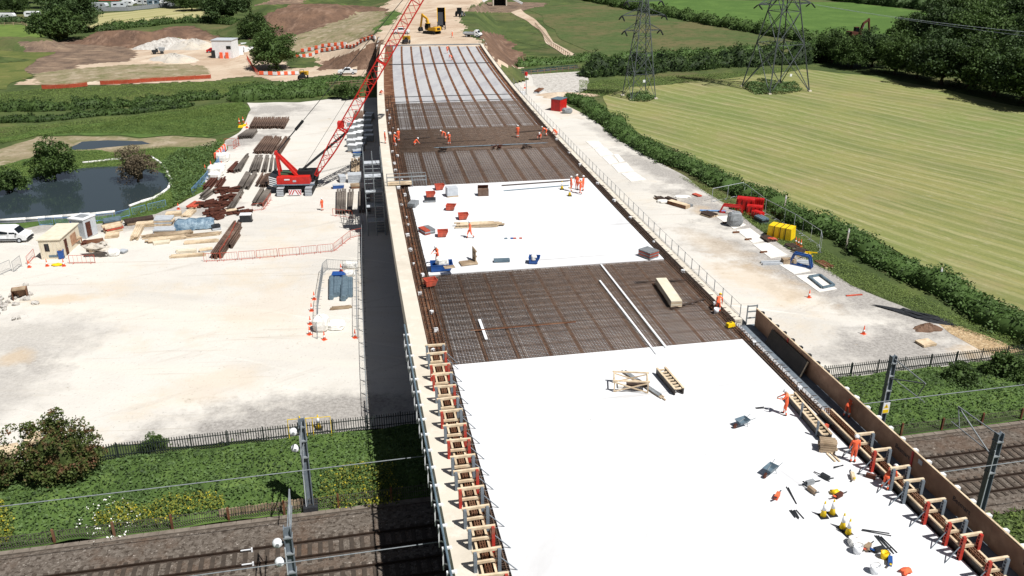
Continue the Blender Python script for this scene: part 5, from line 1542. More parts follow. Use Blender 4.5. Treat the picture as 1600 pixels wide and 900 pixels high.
def barrow(loc, rz, label):
    t = thing('wheelbarrow', label, 'wheelbarrow', loc, rz); t.scale = (.85, .85, .85)
    MB().poly([(-.3, -.22, .3), (.3, -.22, .3), (.3, .22, .3), (-.3, .22, .3), (-.5, -.36, .62), (.48, -.36, .58), (.48, .36, .58), (-.5, .36, .62)], [(3, 2, 1, 0), (0, 1, 5, 4), (1, 2, 6, 5), (2, 3, 7, 6), (3, 0, 4, 7)]).build('tray', M['bluegrey'], t)
    MB().lathe([(.0, -.05), (.2, -.05), (.2, .05), (.0, .05)], (.62, 0, .2), axis='y').build('wheel', M['darkrust'], t)
    for s in (-1, 1):
        MB().tube((.62, s * .08, .2), (-1.0, s * .3, .62), .025, n=6).build('handle', M['steel'], t)
        MB().tube((-.25, s * .24, .4), (-.35, s * .28, .02), .022, n=6).build('leg', M['steel'], t)
    return t
barrow(at(1159, 666, D), 3.6, 'grey wheelbarrow on the near slab, the one nearer the steel mat')
barrow(at(1203, 741, D), 3.9, 'grey wheelbarrow on the near slab, the one nearer the yellow cones')
for (a, c), n, lb in ((((1231, 761), (1246, 790)), 2, 'two thin steel rods on the slab left of the yellow cones'), (((1238, 795), (1251, 812)), 5, 'bundle of short rods on the slab below the two thin rods'), (((1371, 836), (1398, 866)), 4, 'bundle of dark rods on the slab by the white bags'), (((1342, 827), (1395, 836)), 2, 'long thin rods on the slab beside the bundle of dark rods'),
                     (((1300, 731), (1320, 726)), 2, 'single dark rod on the slab before the timber offcuts'), (((1178, 638), (1197, 637)), 2, 'small rod on the slab behind the nearer wheelbarrow'), (((1346, 846), (1366, 866)), 2, 'thin rods beside the white bag near the cones')):
    m_, r_, l_ = span(a, c, D)
    b = MB()
    for k in range(n): b.bar((-l_ / 2 + random.uniform(0, .2), (k - n / 2) * .09, .03), (l_ / 2 - random.uniform(0, .2), (k - n / 2) * .09 + random.uniform(-.08, .08), .03), .045)
    tag(place(b.build('rod_bundle', M['darksteel']), m_, r_), lb, 'rods')
bag(1338, 851, D, .75, 'crumpled white bag on the slab beside the last yellow cone', r=(.6, .45, .3))
def bucket(px, py, m, label, sc=1.0, z=D):
    t = thing('bucket', label, 'bucket', at(px, py, z))
    t.scale = (sc, sc, sc)
    MB().lathe([(.13, 0), (.165, .3), (.15, .3), (.12, .04)], n=12).build('pail', M[m], t, True)
    b = MB()
    for k in range(8):
        a0, a1 = math.pi * k / 8, math.pi * (k + 1) / 8
        b.tube((.16 * math.cos(a0), 0, .3 + .14 * math.sin(a0)), (.16 * math.cos(a1), 0, .3 + .14 * math.sin(a1)), .008, n=5)
    b.build('handle', M['darksteel'], t)
bucket(1339, 864, 'white', 'white bucket on the slab in front of the crumpled white bag', 1.5)
bucket(1366, 895, 'white', 'white bucket at the bottom of the near slab', 1.5)
bucket(1381, 872, 'yellow', 'yellow bucket on the slab among hand tools', 1.25)
bucket(1119, 489, 'white', 'white bucket at the feet of the bending worker on the steel mat', 1.4, 8.55)
t = thing('yellow_case', 'yellow case lying on the steel mat near the hoarding end', 'case', at(1141, 510, 8.55), .4)
MB().box((0, 0, .16), (.7, .42, .28), taper=.85).build('case_body', M['yellow'], t); MB().box((0, 0, .33), (.25, .05, .05)).build('handle', M['darksteel'], t)
def tool(px, py, m1, m2, label, rz, z=D, s=1.0):
    """a hand-held power tool: motor block, grip and bit"""
    t = thing('power_tool', label, 'tool', at(px, py, z), rz); t.scale = (s, s, s)
    MB().box((0, 0, .12), (.42, .16, .2)).build('motor', M[m1], t); MB().bar((-.2, 0, .12), (-.42, 0, .28), .06).build('grip', M[m2], t); MB().tube((.2, 0, .1), (.6, 0, .05), .025, n=6).build('bit', M['darksteel'], t)
for px, py, a, c, lb, rz in ((1214, 778, 'hivis', 'darksteel', 'orange power tool alone on the slab below the wheelbarrow', 1.0), (1265, 757, 'grey', 'darksteel', 'grey power tool at the far end of the tool spread', .4), (1268, 769, 'oldtimber', 'grey', 'brown power tool left in the middle of the tool spread', 2.0), (1289, 748, 'darksteel', 'grey', 'dark power tool near the row of small parts', 2.2),
                             (1310, 777, 'darkrust', 'hivis', 'dark red power tool above the yellow cones', .6), (1360, 747, 'darkrust', 'darksteel', 'dark red power tool by the worker leaning into the frames', 2.6), (1332, 747, 'timber', 'yellow', 'small tan tool on a lead in the middle of the slab', 1.4), (1355, 858, 'oldtimber', 'skipred', 'brown and red tool beside the rods near the bottom', .8),
                             (1372, 862, 'darksteel', 'blue', 'small dark tool beside the bundle of dark rods', .3), (1390, 880, 'blue', 'yellow', 'blue and yellow tool near the yellow bucket', 1.2), (1288, 670, 'skipred', 'darksteel', 'red tool on the slab beside the long formwork panel', .5)):
    tool(px, py, a, c, lb, rz, s=1.25)
for px, py, lb in ((1415, 895, 'crumpled orange jacket at the bottom of the near slab'), (1305, 772, 'crumpled yellow vest behind the pair of cones')):
    o = MB().blob((0, 0, .12), (.34, .24, .12), rough=.45, n=10, seed=px).build('jacket', M['hivis' if 'orange' in lb else 'yellow'], None, True)
    tag(place(o, at(px, py, D), .5), lb, 'jacket')
t = thing('timber_deck', 'little timber access landing with rails over the coping by the mid-span slab', 'landing', deck(101.2, .6, 8.8), deck_heading(101))
MB().box((1.2, -.4, .15), (2.9, 1.5, .12)).build('boards', M['timber'], t)
for z in (.6, 1.1):
    for y in (-1.1, .35): MB().tube((-.3, y, z), (4.4, y, z), .04, n=6).build('rail', M['steel'], t)
for x in (-.3, 1.2, 2.7, 4.4):
    for y in (-1.1, .35): MB().tube((x, y, -.2), (x, y, 1.15), .04, n=6).build('post', M['steel'], t)

# ---------------------------------------------------------------- steel beams laid out in the yard
def ibeam(L, h=.62, w=.42):
    return MB().prism([(-w / 2, 0), (w / 2, 0), (w / 2, .05), (.03, .05), (.03, h - .05), (w / 2, h - .05), (w / 2, h), (-w / 2, h), (-w / 2, h - .05), (-.03, h - .05), (-.03, .05), (-w / 2, .05)], -L / 2, L / 2, plane='xz')
def beam_rows(a0, a1, b0, b1, n, m, label, group, h=.55, w=.3, jit=.25, z=.08, drop=()):
    """n beams side by side: far ends from a0 to a1, near ends from b0 to b1 (photo pixels)"""
    L0 = ((at(*a0) - at(*b0)).length + (at(*a1) - at(*b1)).length) / 2
    src = None
    for k in range(n):
        if k in drop: continue
        f = k / max(1, n - 1)
        p = at(*a0).lerp(at(*a1), f); q = at(*b0).lerp(at(*b1), f)
        d = p - q
        mid = (p + q) / 2 + d.normalized() * random.uniform(-jit, jit)
        rz = math.atan2(-d.x, d.y) + random.uniform(-.015, .015)
        if src is None:
            o = ibeam(L0, h, w).build('steel_beam', M[m]); src = o
        else:
            o = src.copy(); COL.objects.link(o)
        place(o, (mid.x, mid.y, z), rz, (1, random.uniform(.93, 1.04), 1))
        tag(o, label, 'steel beam', group)
beam_rows((399, 187), (451, 187), (391, 202), (444, 201.5), 18, 'rustbeam', 'rusty steel beam in the wide even row farthest up the yard', 'beams in the far even row')
beam_rows((387, 207), (402, 206), (372, 217.5), (393, 217), 7, 'greybeam', 'dark steel beam in the small row beside the overgrown bank', 'beams in the small dark row')
beam_rows((415, 217), (453, 217.5), (397, 241), (438, 241), 13, 'rustbeam', 'brown steel beam in the dense row behind the red A-frame of the crane', 'beams in the dense row', drop=(9,))
beam_rows((401, 248), (433, 246), (391, 270), (431, 270), 11, 'greybeam', 'steel beam in the gappy row left of the red crane', 'beams in the gappy row', drop=(4, 7, 9))
beam_rows((386, 273.5), (401, 273.5), (373, 297), (388, 297), 6, 'greybeam', 'steel beam in the row of long beams left of the crane tracks', 'beams in the row of long beams', drop=(3,))
beam_rows((412, 275), (412.5, 275), (401, 292), (401.5, 292), 1, 'rustbeam', 'single brown beam beside the brown stack left of the crane', None)
beam_rows((418, 276), (424, 276), (408, 293), (415, 293), 4, 'rustbeam', 'brown beam of the tight stack left of the crane', 'beams in the tight stack', w=.5)
beam_rows((379, 301), (381, 301), (357, 331), (361, 331), 2, 'greybeam', 'long grey beam of the pair lying beside the rusty scrap', 'beams in the pair by the scrap')
beam_rows((410, 298), (423, 302), (394, 324), (412, 322), 6, 'greybeam', 'grey beam in the row in front of the crane counterweight', 'beams before the counterweight', drop=(2,))
beam_rows((387, 246), (389, 244), (366, 271), (374, 271), 3, 'greybeam', 'dark beam leaning in the group beside the white bags', 'beams beside the white bags')
beam_rows((369, 257), (372, 255), (357, 270), (362, 271), 3, 'darkrust', 'short brown beam beside the white bags', 'short beams beside the white bags', h=.4, w=.35)
beam_rows((334, 281), (352, 282), (318, 297), (342, 297), 6, 'darkrust', 'dark brown beam below the white bags near the blue netting', 'beams below the white bags', drop=(3,), jit=.6)
beam_rows((328, 298), (339, 298), (313, 312), (320, 312), 2, 'greybeam', 'grey beam beside the rusty scrap near the blue netting', 'beams by the blue netting')
beam_rows((367, 354), (377, 355), (332, 405), (346, 405), 5, 'rustbeam', 'long brown beam in the stack pointing at the wire barriers', 'beams pointing at the barriers', h=.7)
beam_rows((374, 368), (376, 367), (360, 388), (362, 388), 2, 'rustbeam', 'shorter brown beam beside the long stack pointing at the barriers', 'shorter beams by the long stack')
beam_rows((529, 301), (551, 299), (527, 335), (549, 337), 7, 'greybeam', 'grey beam in the row beside the bridge shadow', 'beams beside the bridge shadow', drop=(4,), h=.5)
beam_rows((563, 300), (577, 299), (563, 333), (577, 333), 4, 'greybeam', 'beam lying in the dark shadow beside the stair tower', 'beams in the bridge shadow', h=.5)
beam_rows((556, 178), (571, 178), (553, 193), (566, 194), 7, 'rustbeam', 'brown beam in the stack behind the crane boom next to the bridge', 'beams behind the boom', h=.7)
beam_rows((551, 254), (561, 253), (550, 274), (560, 273), 4, 'oldtimber', 'grey beam in the crossed pile near the shadow of the boom', 'beams in the crossed pile', jit=.8)
t0_ = None
for (a, c, r), lb in zip((((518, 437), (518, 469), .28), ((525, 439), (524, 465), .3), ((529, 439), (528, 464), .3), ((533, 440), (531, 452), .28), ((538, 438), (537, 471), .34), ((541, 438), (540, 468), .3), ((546, 437), (546, 465), .2), ((549, 437), (549, 465), .2)),
                         range(8)):
    m_, h_, l_ = span(a, c)
    o = MB().tube((-l_ / 2, 0, r), (l_ / 2, 0, r), r, n=10).build('grey_pipe', M['bluegrey'], None)
    tag(place(o, m_, h_), 'blue grey steel pipe lying in the fenced pipe enclosure beside the bridge', 'pipe', 'pipes in the enclosure')
# rusty scrap heaps
for k, (px, py, L_, lb) in enumerate(((352, 300, 3.2, 'heap of dark rusty offcuts between the two beam pairs'), (322, 322, 3.0, 'heap of dark rusty offcuts nearest the pond corner'), (343, 322, 3.4, 'largest heap of dark rusty offcuts in the yard'), (376, 334, 2.6, 'heap of dark rusty offcuts nearest the black generator'), (338, 333, 2.6, 'low heap of dark rusty offcuts above the blue tarpaulin'), (360, 311, 2.4, 'small heap of rusty offcuts beside the long grey beams'), (338, 341, 1.8, 'small rusty bits beside the blue tarpaulin'))):
    b = MB()
    for q in range(26):
        b.box((random.uniform(-1, 1) * L_ * .5, random.uniform(-1, 1) * .8, .15 + random.uniform(0, .7) * (1 - abs(random.uniform(-1, 1)))), (random.uniform(.6, 1.8), .28, .22), random.uniform(-.5, .9))
    tag(place(b.build('scrap_heap', M['darkrust']), at(px, py), .25), lb, 'scrap heap')

# ---------------------------------------------------------------- timber store and cabins
def stack_px(a, c, W, H, layers, per, m, label, cat='timber stack', messy=.08, name='timber_stack', gap=.15):
    m_, r_, l_ = span(a, c)
    return slats(l_, W, H, layers, per, m, label, cat, m_, r_, name, messy=messy, gap=gap)
for a in (((210, 376), (220, 356), 1.0, .5, 3, 4, 'timber', 'pale beam stack lying up the slope alone left of the wide board pile'),
          ((162, 354), (191, 349), 1.6, .9, 3, 4, ['bluegrey', 'oldtimber'], 'grey and timber stack behind the grey toilet cabin'), ((163, 364), (192, 358), 1.6, .9, 3, 4, ['timber', 'skipred', 'timber'], 'timber stack with a red bundle in the middle right of the grey cabin'), ((165, 371), (187, 369), 1.4, .4, 2, 4, 'timber', 'low pale plank stack right of the cabins'),
          ((195, 352), (242, 345), 1.4, .7, 2, 3, ['oldtimber', 'rebard'], 'dark and pale timber trusses lying behind the board pile'), ((213, 354), (243, 352), 1.3, .5, 2, 5, 'timber', 'long low timber stack under the dark trusses'),
          ((243, 350), (273, 349), 2.0, .9, 4, 3, ['timber', 'palegrey'], 'neat stack of pale boards beside the blue tarpaulin'), ((241, 364), (275, 363), 1.6, .6, 3, 3, ['palegrey', 'oldtimber'], 'grey topped board stack in front of the neat pale boards'),
          ((223, 373), (300, 365), 1.0, .4, 2, 4, ['timber', 'oldtimber'], 'very long plank pile stretching under the blue tarpaulin'), ((228, 380), (290, 372), .9, .35, 2, 4, ['oldtimber', 'timber'], 'long plank pile in front of the very long one'),
          ((239, 382), (267, 379), .9, .3, 2, 2, 'cream', 'yellowish sheet stack at the front of the long plank piles'), ((284, 372), (345, 366), .9, .3, 2, 5, ['timber', 'oldtimber'], 'right half of the long plank piles near the beam stack'), ((286, 381), (340, 377), .9, .25, 1, 6, 'timber', 'loose row of planks in front of the right half of piles'),
          ((276, 395), (308, 393), .8, .3, 2, 2, 'cream', 'pale yellow board stack near the front of the store'), ((311, 394), (333, 391), .9, .3, 2, 3, ['palegrey', 'timber'], 'pale grey board stack next to the pale yellow one'), ((265, 403), (322, 399), .7, .3, 2, 3, 'timber', 'frontmost long timber stack of the yard store'),
          ((258, 338), (284, 336), 1.2, .5, 2, 3, 'timber', 'pale stack beside the blue netting at the back of the store'), ((290, 340), (301, 330), 1.3, .3, 2, 4, 'timber', 'fan of pale planks by the rusty heap'), ((298, 327), (312, 318), 1.5, .4, 2, 5, ['timber', 'skipred'], 'red and pale striped timber stack near the pond corner'),
          ((138, 391), (165, 387), 2.4, 1.0, 3, 4, ['oldtimber', 'timber', 'rust'], 'loaded timber stack with rubble on top right of the cream cabin'), ((0, 713), (30, 708), 1.6, .5, 3, 5, ['timber', 'oldtimber'], 'weathered timber stack at the yard edge left of the hawthorn'), ((2, 722), (27, 718), 1.5, .5, 2, 5, 'oldtimber', 'lower weathered timber stack left of the hawthorn'), ((44, 696), (62, 695), 1.5, .8, 4, 4, 'timber', 'neat brown timber stack just behind the hawthorn'),
          ((331, 359), (345, 357), 1.2, .6, 2, 3, ['palegrey', 'darksteel'], 'small dark sided pallet stack behind the long beam stack'), ((352, 333), (372, 331), 1.0, .4, 2, 4, ['oldtimber', 'timber'], 'small pale timber stack beside the rusty heap and the generator')):
    stack_px(*a[:7], a[7], messy=.12)
t = thing('rubble', 'pile of stones on the loaded timber stack', 'rubble', at(152, 388, 1.05))
MB().blob((0, 0, .2), (1.6, .9, .4), rough=.45, n=12, seed=4).build('stones', M['greygravel'], t); MB().blob((.6, .3, .5), (.6, .5, .3), rough=.5, n=9, seed=5).build('stones', M['greygravel'], t)
# blue-grey tarpaulin over a stack
t = thing('covered_stack', 'timber stack covered by a shiny blue grey tarpaulin', 'covered stack', at(305, 356), .25); t.scale = (.78, .85, .85)
slab_ = MB()
prof = [(-1.3, .1), (-1.25, .9), (-.6, 1.45), (.5, 1.5), (1.2, 1.0), (1.35, .05)]
R = random.Random(3); V = []; n_ = 12
for k in range(n_):
    x = -3.2 + 6.4 * k / (n_ - 1)
    for y, z in prof: V.append((x + R.uniform(-.12, .12), y + R.uniform(-.12, .12), max(0.02, z * (1 if 0 < k < n_ - 1 else .75) + R.uniform(-.12, .12))))
kk = len(prof)
slab_.poly(V, [(i * kk + j, i * kk + j + 1, (i + 1) * kk + j + 1, (i + 1) * kk + j) for i in range(n_ - 1) for j in range(kk - 1)])
slab_.build('tarpaulin', M['tarp'], t, True)
MB().box((0, 0, .5), (5.6, 1.9, .9)).build('board_layer', M['oldtimber'], t)
MB().bar((-3.6, -1.0, .05), (-2.2, .9, 1.0), .25, .25).build('board_layer', M['timber'], t)
# cream cabin
q_ = at(119, 377) - at(88, 405); CAB_RZ = math.atan2(-q_.x, q_.y)
c_, h_, l_ = span((66, 405), (89, 404))
ax = at(88, 406) - at(66, 406); bx = at(118, 368) - at(94, 402)
hx = math.atan2(ax.y, ax.x)
t = thing('site_cabin', 'cream site cabin with a flat roof and small window beside the timber store', 'cabin', at(97, 392), CAB_RZ)
Lc, Wc, Hc = 2.5, 6.0, 2.5
MB().box((0, 0, Hc / 2), (Lc, Wc, Hc)).build('wall', M['cream'], t)
MB().box((0, .05, Hc + .05), (Lc + .25, Wc + .35, .1)).build('roof', M['cream'], t)
w_ = MB().box((-.35, -Wc / 2 - .02, 1.55), (.55, .05, .95)).build('window', M['darksteel'], t); MB().box((-.35, -Wc / 2 - .05, 1.55), (.42, .02, .8)).build('pane', M['glass'], w_)
d_ = MB().box((Lc / 2 + .02, -1.5, 1.05), (.05, .9, 2.0)).build('door', M['darkrust'], t); MB().box((Lc / 2 + .07, -1.2, 1.0), (.05, .06, .2)).build('handle', M['steel'], d_)
MB().box((.2, -Wc / 2 - .03, .45), (1.0, .05, .25)).build('sign_plate', M['bluegrey'], t)
MB().box((1.1, -Wc / 2 - .03, .6), (.35, .06, 1.2)).build('brown_board', M['ply'], t)
MB().box((Lc / 2 + .06, .9, 1.3), (.06, 1.6, 1.3)).build('lattice_panel', M['ply'], t)
for k in range(7): MB().box((-Lc / 2 + .25 + k * .46, -Wc / 2 - .012, 1.2), (.04, .03, 2.3)).build('wall_rib', M['cream'], t)
t = thing('timber_bench', 'brown timber workbench leaning beside the cream cabin', 'bench', at(112, 386), -.35)
MB().box((0, 0, .95), (1.0, 2.8, .1)).build('bench_top', M['oldtimber'], t)
for x, y in ((-.45, -1.3), (.45, -1.3), (-.45, 1.3), (.45, 1.3)): MB().box((x, y, .45), (.12, .12, .9)).build('leg', M['ply'], t)
MB().bar((.5, -1.3, .1), (.5, 1.3, .9), .06, .14).build('brace', M['ply'], t); MB().bar((-.9, -1.9, 0), (-.6, -1.2, 1.9), .12, .12).build('brace', M['ply'], t)
t = thing('wheelie_bin', 'blue wheeled bin at the corner of the cream cabin', 'bin', at(97, 404), .3)
MB().box((0, 0, .55), (.55, .6, .95), taper=1.15).build('bin_body', M['blue'], t); MB().box((0, 0, 1.06), (.68, .74, .08)).build('lid', M['blue'], t)
for x in (-.25, .25): MB().lathe([(.0, -.04), (.12, -.04), (.12, .04), (0, .04)], (x, .3, .12), axis='x').build('wheel', M['black'], t)
t = thing('toilet_cabin', 'tall pale grey welfare cabin with roof light beside the pond', 'cabin', at(133, 368), -.3)
MB().box((0, 0, 1.3), (2.3, 2.2, 2.5), .0).build('wall', M['palegrey'], t)
MB().box((0, 0, 2.6), (2.45, 2.4, .12)).build('roof', M['white'], t); MB().box((0, .15, 2.68), (1.4, 1.2, .06)).build('roof_light', M['grey'], t)
d_ = MB().box((1.17, -.35, 1.15), (.05, .85, 1.95)).build('door', M['darkrust'], t); MB().box((1.21, -.05, 1.1), (.04, .05, .18)).build('handle', M['steel'], d_)
for z in (.9, 1.7, 2.1): MB().box((-.85, -1.12, z), (.22, .03, .2)).build('sign', M['blue'], t)
bag(178, 399, 0, 1.0, 'white rubbish bag lying in the open yard before the store', r=(.7, .5, .4))
stack_px((188, 397), (196, 393), .9, .35, 2, 3, ['grey', 'palegrey'], 'small grey stack beside the white rubbish bag in the yard')
tag(place(MB().blob((0, 0, .3), (.55, .45, .4), rough=.3, n=10, seed=9).build('spool', M['darkrust']), at(134, 383)), 'round dark spool between the bench and loaded stack', 'spool')
tag(place(MB().blob((0, 0, .12), (.7, .4, .15), rough=.3, n=10, seed=10).build('sandbag', M['yellow']), at(90, 415)), 'yellow sandbag between the cones before the cream cabin', 'sandbag')
t = thing('generator', 'black and white generator box standing alone in the yard', 'generator', at(385, 346), .1)
MB().box((0, 0, .55), (1.5, 1.0, .95)).build('housing', M['darksteel'], t); MB().box((0, 0, 1.07), (1.55, 1.05, .1)).build('lid', M['white'], t); MB().box((0, 0, .05), (1.7, .9, .1)).build('skid', M['black'], t)
t = thing('rubble_crate', 'brown broken crate beside rubble at the edge of the yard', 'crate', at(33, 466), .4)
for x in (-.7, .7): MB().box((x, 0, .6), (.08, 1.0, 1.2)).build('side_board', M['rust'], t)
MB().box((0, .45, .6), (1.4, .08, 1.2)).build('side_board', M['ply'], t); MB().box((0, 0, 1.15), (1.45, 1.0, .07)).build('lid', M['oldtimber'], t)
b = MB()
for k in range(40): b.blob((random.gauss(0, 1.6), random.gauss(0, 2.2), .15), (random.uniform(.2, .5), random.uniform(.2, .4), .22), rough=.4, n=6, seed=k)
o = b.build('rubble', M['stone']); tag(place(o, at(8, 478)), 'scatter of broken rubble at the far edge of the yard', kind='stuff')

# white and dark pallet packs by the bridge
def pack(L, W, H, top, side):
    def make():
        t = thing('block_pack', '', 'pallet load')
        MB().box((0, 0, .07), (L, W, .14)).build('pallet_base', M['oldtimber'], t)
        MB().box((0, 0, .14 + H / 2), (L * .96, W * .96, H)).build('load', M[side], t)
        MB().box((0, 0, .16 + H), (L, W, .05)).build('top_sheet', M[top], t)
        return t
    return Kind(make)
wp = pack(1.7, 1.4, 1.15, 'white', 'grey')
for k, (px, py) in enumerate(((550, 201), (558, 199), (566, 197), (548, 210), (557, 208), (566, 206), (550, 219), (559, 217), (566, 215), (550, 229), (559, 228), (566, 226), (552, 237), (563, 235))):
    wp(at(px, py), random.uniform(-.15, .15), 'white topped block pack in the cluster between the boom and bridge shadow', 'white topped packs by the bridge')
for k, (px, py) in enumerate(((575, 190), (574, 197), (576, 206), (576, 214), (577, 221), (578, 186))):
    wp(at(px, py), random.uniform(-.15, .15), 'block pack standing in the dark bridge shadow behind the stair tower', 'packs in the bridge shadow')
stack_px((551, 239), (566, 238), 1.1, .6, 2, 4, ['blue', 'palegrey'], 'blue and pale bundle in front of the white block packs', messy=0)
stack_px((553, 246), (566, 244), 1.0, .5, 2, 4, ['palegrey', 'bluegrey'], 'pale bundle below the blue one near the white block packs', messy=0)
stack_px((530, 284), (540, 283), 1.6, 1.0, 4, 2, 'palegrey', 'small grey panel stack beside the boom shadow', messy=0, gap=.05)
stack_px((544, 284), (565, 283), 1.8, 1.3, 5, 3, 'palegrey', 'larger pale panel stack beside the bridge shadow', messy=0, gap=.05)
stack_px((548, 294), (562, 293), 1.2, .6, 2, 4, ['rust', 'oldtimber'], 'brown timber stack under the pale panel stack', messy=.1)
t = thing('blue_box', 'open blue box on the yard near the crane tracks', 'box', at(529, 294), .2)
MB().box((0, 0, .3), (1.6, .9, .55), taper=1.1).build('box_body', M['blue'], t); MB().box((0, 0, .6), (1.8, 1.0, .05)).build('rim', M['palegrey'], t)
for px, py, s, lb in ((349, 252, 1.3, 'round white bag nearest the striped barrier'), (343, 267, 1.1, 'white bag with a dark opening by the blue netting'), (338, 274, 1.5, 'largest heap of white bags by the blue netting'), (336, 281, 1.1, 'white bag at the head of the dark brown beams')):
    bag(px, py, 0, s, lb, r=(.9, .7, .6))
# pipe enclosure
t = thing('blue_crate', 'dark blue crate carrying a cone in the pipe enclosure', 'crate', at(530, 433), .05)
MB().box((0, 0, .25), (1.5, 1.1, .42)).build('crate_body', M['blue'], t); MB().box((0, 0, .48), (1.6, 1.2, .06)).build('rim', M['blue'], t)
bag(548, 418, 0, .9, 'white sheet bundle at the top of the pipe enclosure', r=(1.0, .6, .45)); bag(546, 431, 0, .9, 'white and blue bag beside the blue crate', r=(.8, .5, .4))
bag(502, 516, 0, 1.05, 'big square white bag at the lower left of the pipe enclosure', r=(.75, .7, .8)); bag(526, 512, 0, 1.0, 'crumpled white and black plastic in the pipe enclosure', r=(.9, .8, .35))
stack_px((515, 484), (550, 481), .5, .25, 1, 4, 'oldtimber', 'thin grey timber pile under the pipes in the enclosure', messy=.2)
# barrier panels
def panel(col, L=2.2, H=1.05, bars=0):
    def make():
        t = thing('wire_barrier', '', 'barrier')
        if col == 'orange': MB().box((0, 0, H * .5), (L, .03, H * .75)).build('mesh_sheet', M[col], t)
        b = MB()
        for p, q in (((-L / 2, 0, .1), (L / 2, 0, .1)), ((-L / 2, 0, H), (L / 2, 0, H)), ((-L / 2, 0, .02), (-L / 2, 0, H)), ((L / 2, 0, .02), (L / 2, 0, H))): b.tube(p, q, .028, n=6)
        b.build('frame', M[col], t)
        if bars:
            b = MB()
            for k in range(1, bars): b.tube((-L / 2 + k * L / bars, 0, .1), (-L / 2 + k * L / bars, 0, H), .012, n=4)
            b.build('bars', M[col], t)
        for x in (-L * .35, L * .35): MB().box((x, 0, .02), (.06, .55, .04)).build('foot', M[col], t)
        return t
    return Kind(make)
opan = panel('skipred', bars=6); gpan = panel('grey', 2.4, 1.3, 9); bpan = panel('bluemesh', 2.2, 1.0, 12)
tpan = panel('palegrey', 2.6, 1.5)
def chain(k, pts, step, label, group, z=0, sc=1.0):
    P = [at(p[0], p[1], z) for p in pts]
    for a, c in zip(P, P[1:]):
        n = max(1, round((c - a).length / step))
        for i in range(n):
            q = a.lerp(c, (i + .5) / n); d = c - a
            k(q, math.atan2(d.y, d.x), label, group, (((c - a).length / n) / step, 1, sc))
chain(opan, [(318, 409), (345, 408), (400, 404), (470, 398), (522, 393)], 2.4, 'thin orange wire barrier in the line across the yard', 'orange barriers across the yard')
chain(opan, [(522, 393), (548, 372), (566, 368)], 2.4, 'thin orange wire barrier bending towards the foot of the stair tower', 'orange barriers by the stair tower')
chain(opan, [(344, 405), (360, 380), (370, 358)], 2.4, 'orange wire barrier running along the long beam stack', 'orange barriers along the beams')
chain(opan, [(394, 330), (412, 328), (424, 312)], 2.4, 'orange wire barrier in front of the crane counterweight beams', 'orange barriers before the crane')
chain(opan, [(519, 337), (552, 341)], 2.4, 'orange wire barrier below the beams beside the bridge shadow', 'orange barriers by the shadow')
chain(gpan, [(0, 430), (18, 422)], 2.4, 'grey wire barrier at the very edge of the yard in front of the van', 'grey barriers before the van')
chain(gpan, [(22, 425), (34, 415)], 2.4, 'grey wire barrier standing apart before the cream cabin', 'lone grey barrier')
chain(opan, [(44, 413), (54, 402)], 2.0, 'orange wire barrier beside the cream cabin wall', 'orange barriers at the cabin')
chain(opan, [(102, 412), (156, 411)], 3.0, 'thin wire barrier in the row to the right of the cabin cones', 'barriers right of the cabin')
chain(gpan, [(496, 530), (497, 480), (505, 428), (512, 421), (560, 424)], 2.4, 'grey wire barrier fencing the pipe enclosure on the yard side', 'grey barriers round the pipes')
chain(gpan, [(557, 426), (558, 480), (559, 530)], 2.4, 'grey wire barrier fencing the pipe enclosure on the bridge side', 'grey barriers on the bridge side')
chain(gpan, [(566, 345), (566, 420), (568, 500), (570, 560), (574, 640), (575, 656)], 2.5, 'grey wire barrier along the edge of the bridge shadow', 'grey barriers along the shadow')
chain(bpan, [(60, 352), (110, 350), (180, 343), (230, 330), (262, 322)], 2.6, 'blue netting panel between the pond and the yard', 'blue netting by the pond')
chain(bpan, [(300, 305), (320, 283), (338, 262), (352, 240)], 2.6, 'blue netting panel between the overgrown bank and the white bags', 'blue netting by the white bags')
def striped(L=1.3, H=1.0):
    def make():
        t = thing('striped_barrier', '', 'barrier')
        MB().box((0, 0, H / 2), (L * .5, .35, H)).build('red_block', M['hivis'], t); MB().box((L * .5, 0, H / 2 - .03), (L * .48, .32, H - .06)).build('white_block', M['white'], t)
        MB().box((L * .25, 0, .06), (L, .5, .12)).build('base', M['darksteel'], t)
        return t
    return Kind(make)
sb = striped()
chain(sb, [(336, 252), (353, 235)], 1.5, 'red and white water barrier in the short line by the overgrown bank', 'striped barriers by the bank', sc=1.3)
for px, py, lb in ((360, 228, 'first of the orange plastic barriers left of the dense beam row'), (368, 231, 'second of the orange plastic barriers left of the dense beam row'), (373, 226, 'third of the orange plastic barriers left of the dense beam row')): opan(at(px, py), random.uniform(0, 2), lb, None, (.9, 1, 1.3))
ytube = panel('yellow', 1.9, 2.0)
ytube(at(472, 688), .15, 'tall yellow tube frame behind the left overhead line mast', None, (1, 1, 1)); ytube(at(500, 686), .15, 'tall yellow tube frame right of the overhead line mast', None, (1, 1, 1))
ycone(at(470, 672), 0, 'yellow cone on the gravel by the left tall yellow frame', None, 1.4); ycone(at(498, 670), 0, 'yellow cone on the gravel by the right tall yellow frame', None, 1.4)
for px, py, lb in ((376, 199, 'left yellow foot beside the far even beam row'), (383, 197, 'right yellow foot beside the far even beam row')): tag(place(MB().box((0, 0, .2), (.9, .9, .4), taper=.7).build('yellow_stand', M['yellow']), at(px, py)), lb, 'barrier foot')
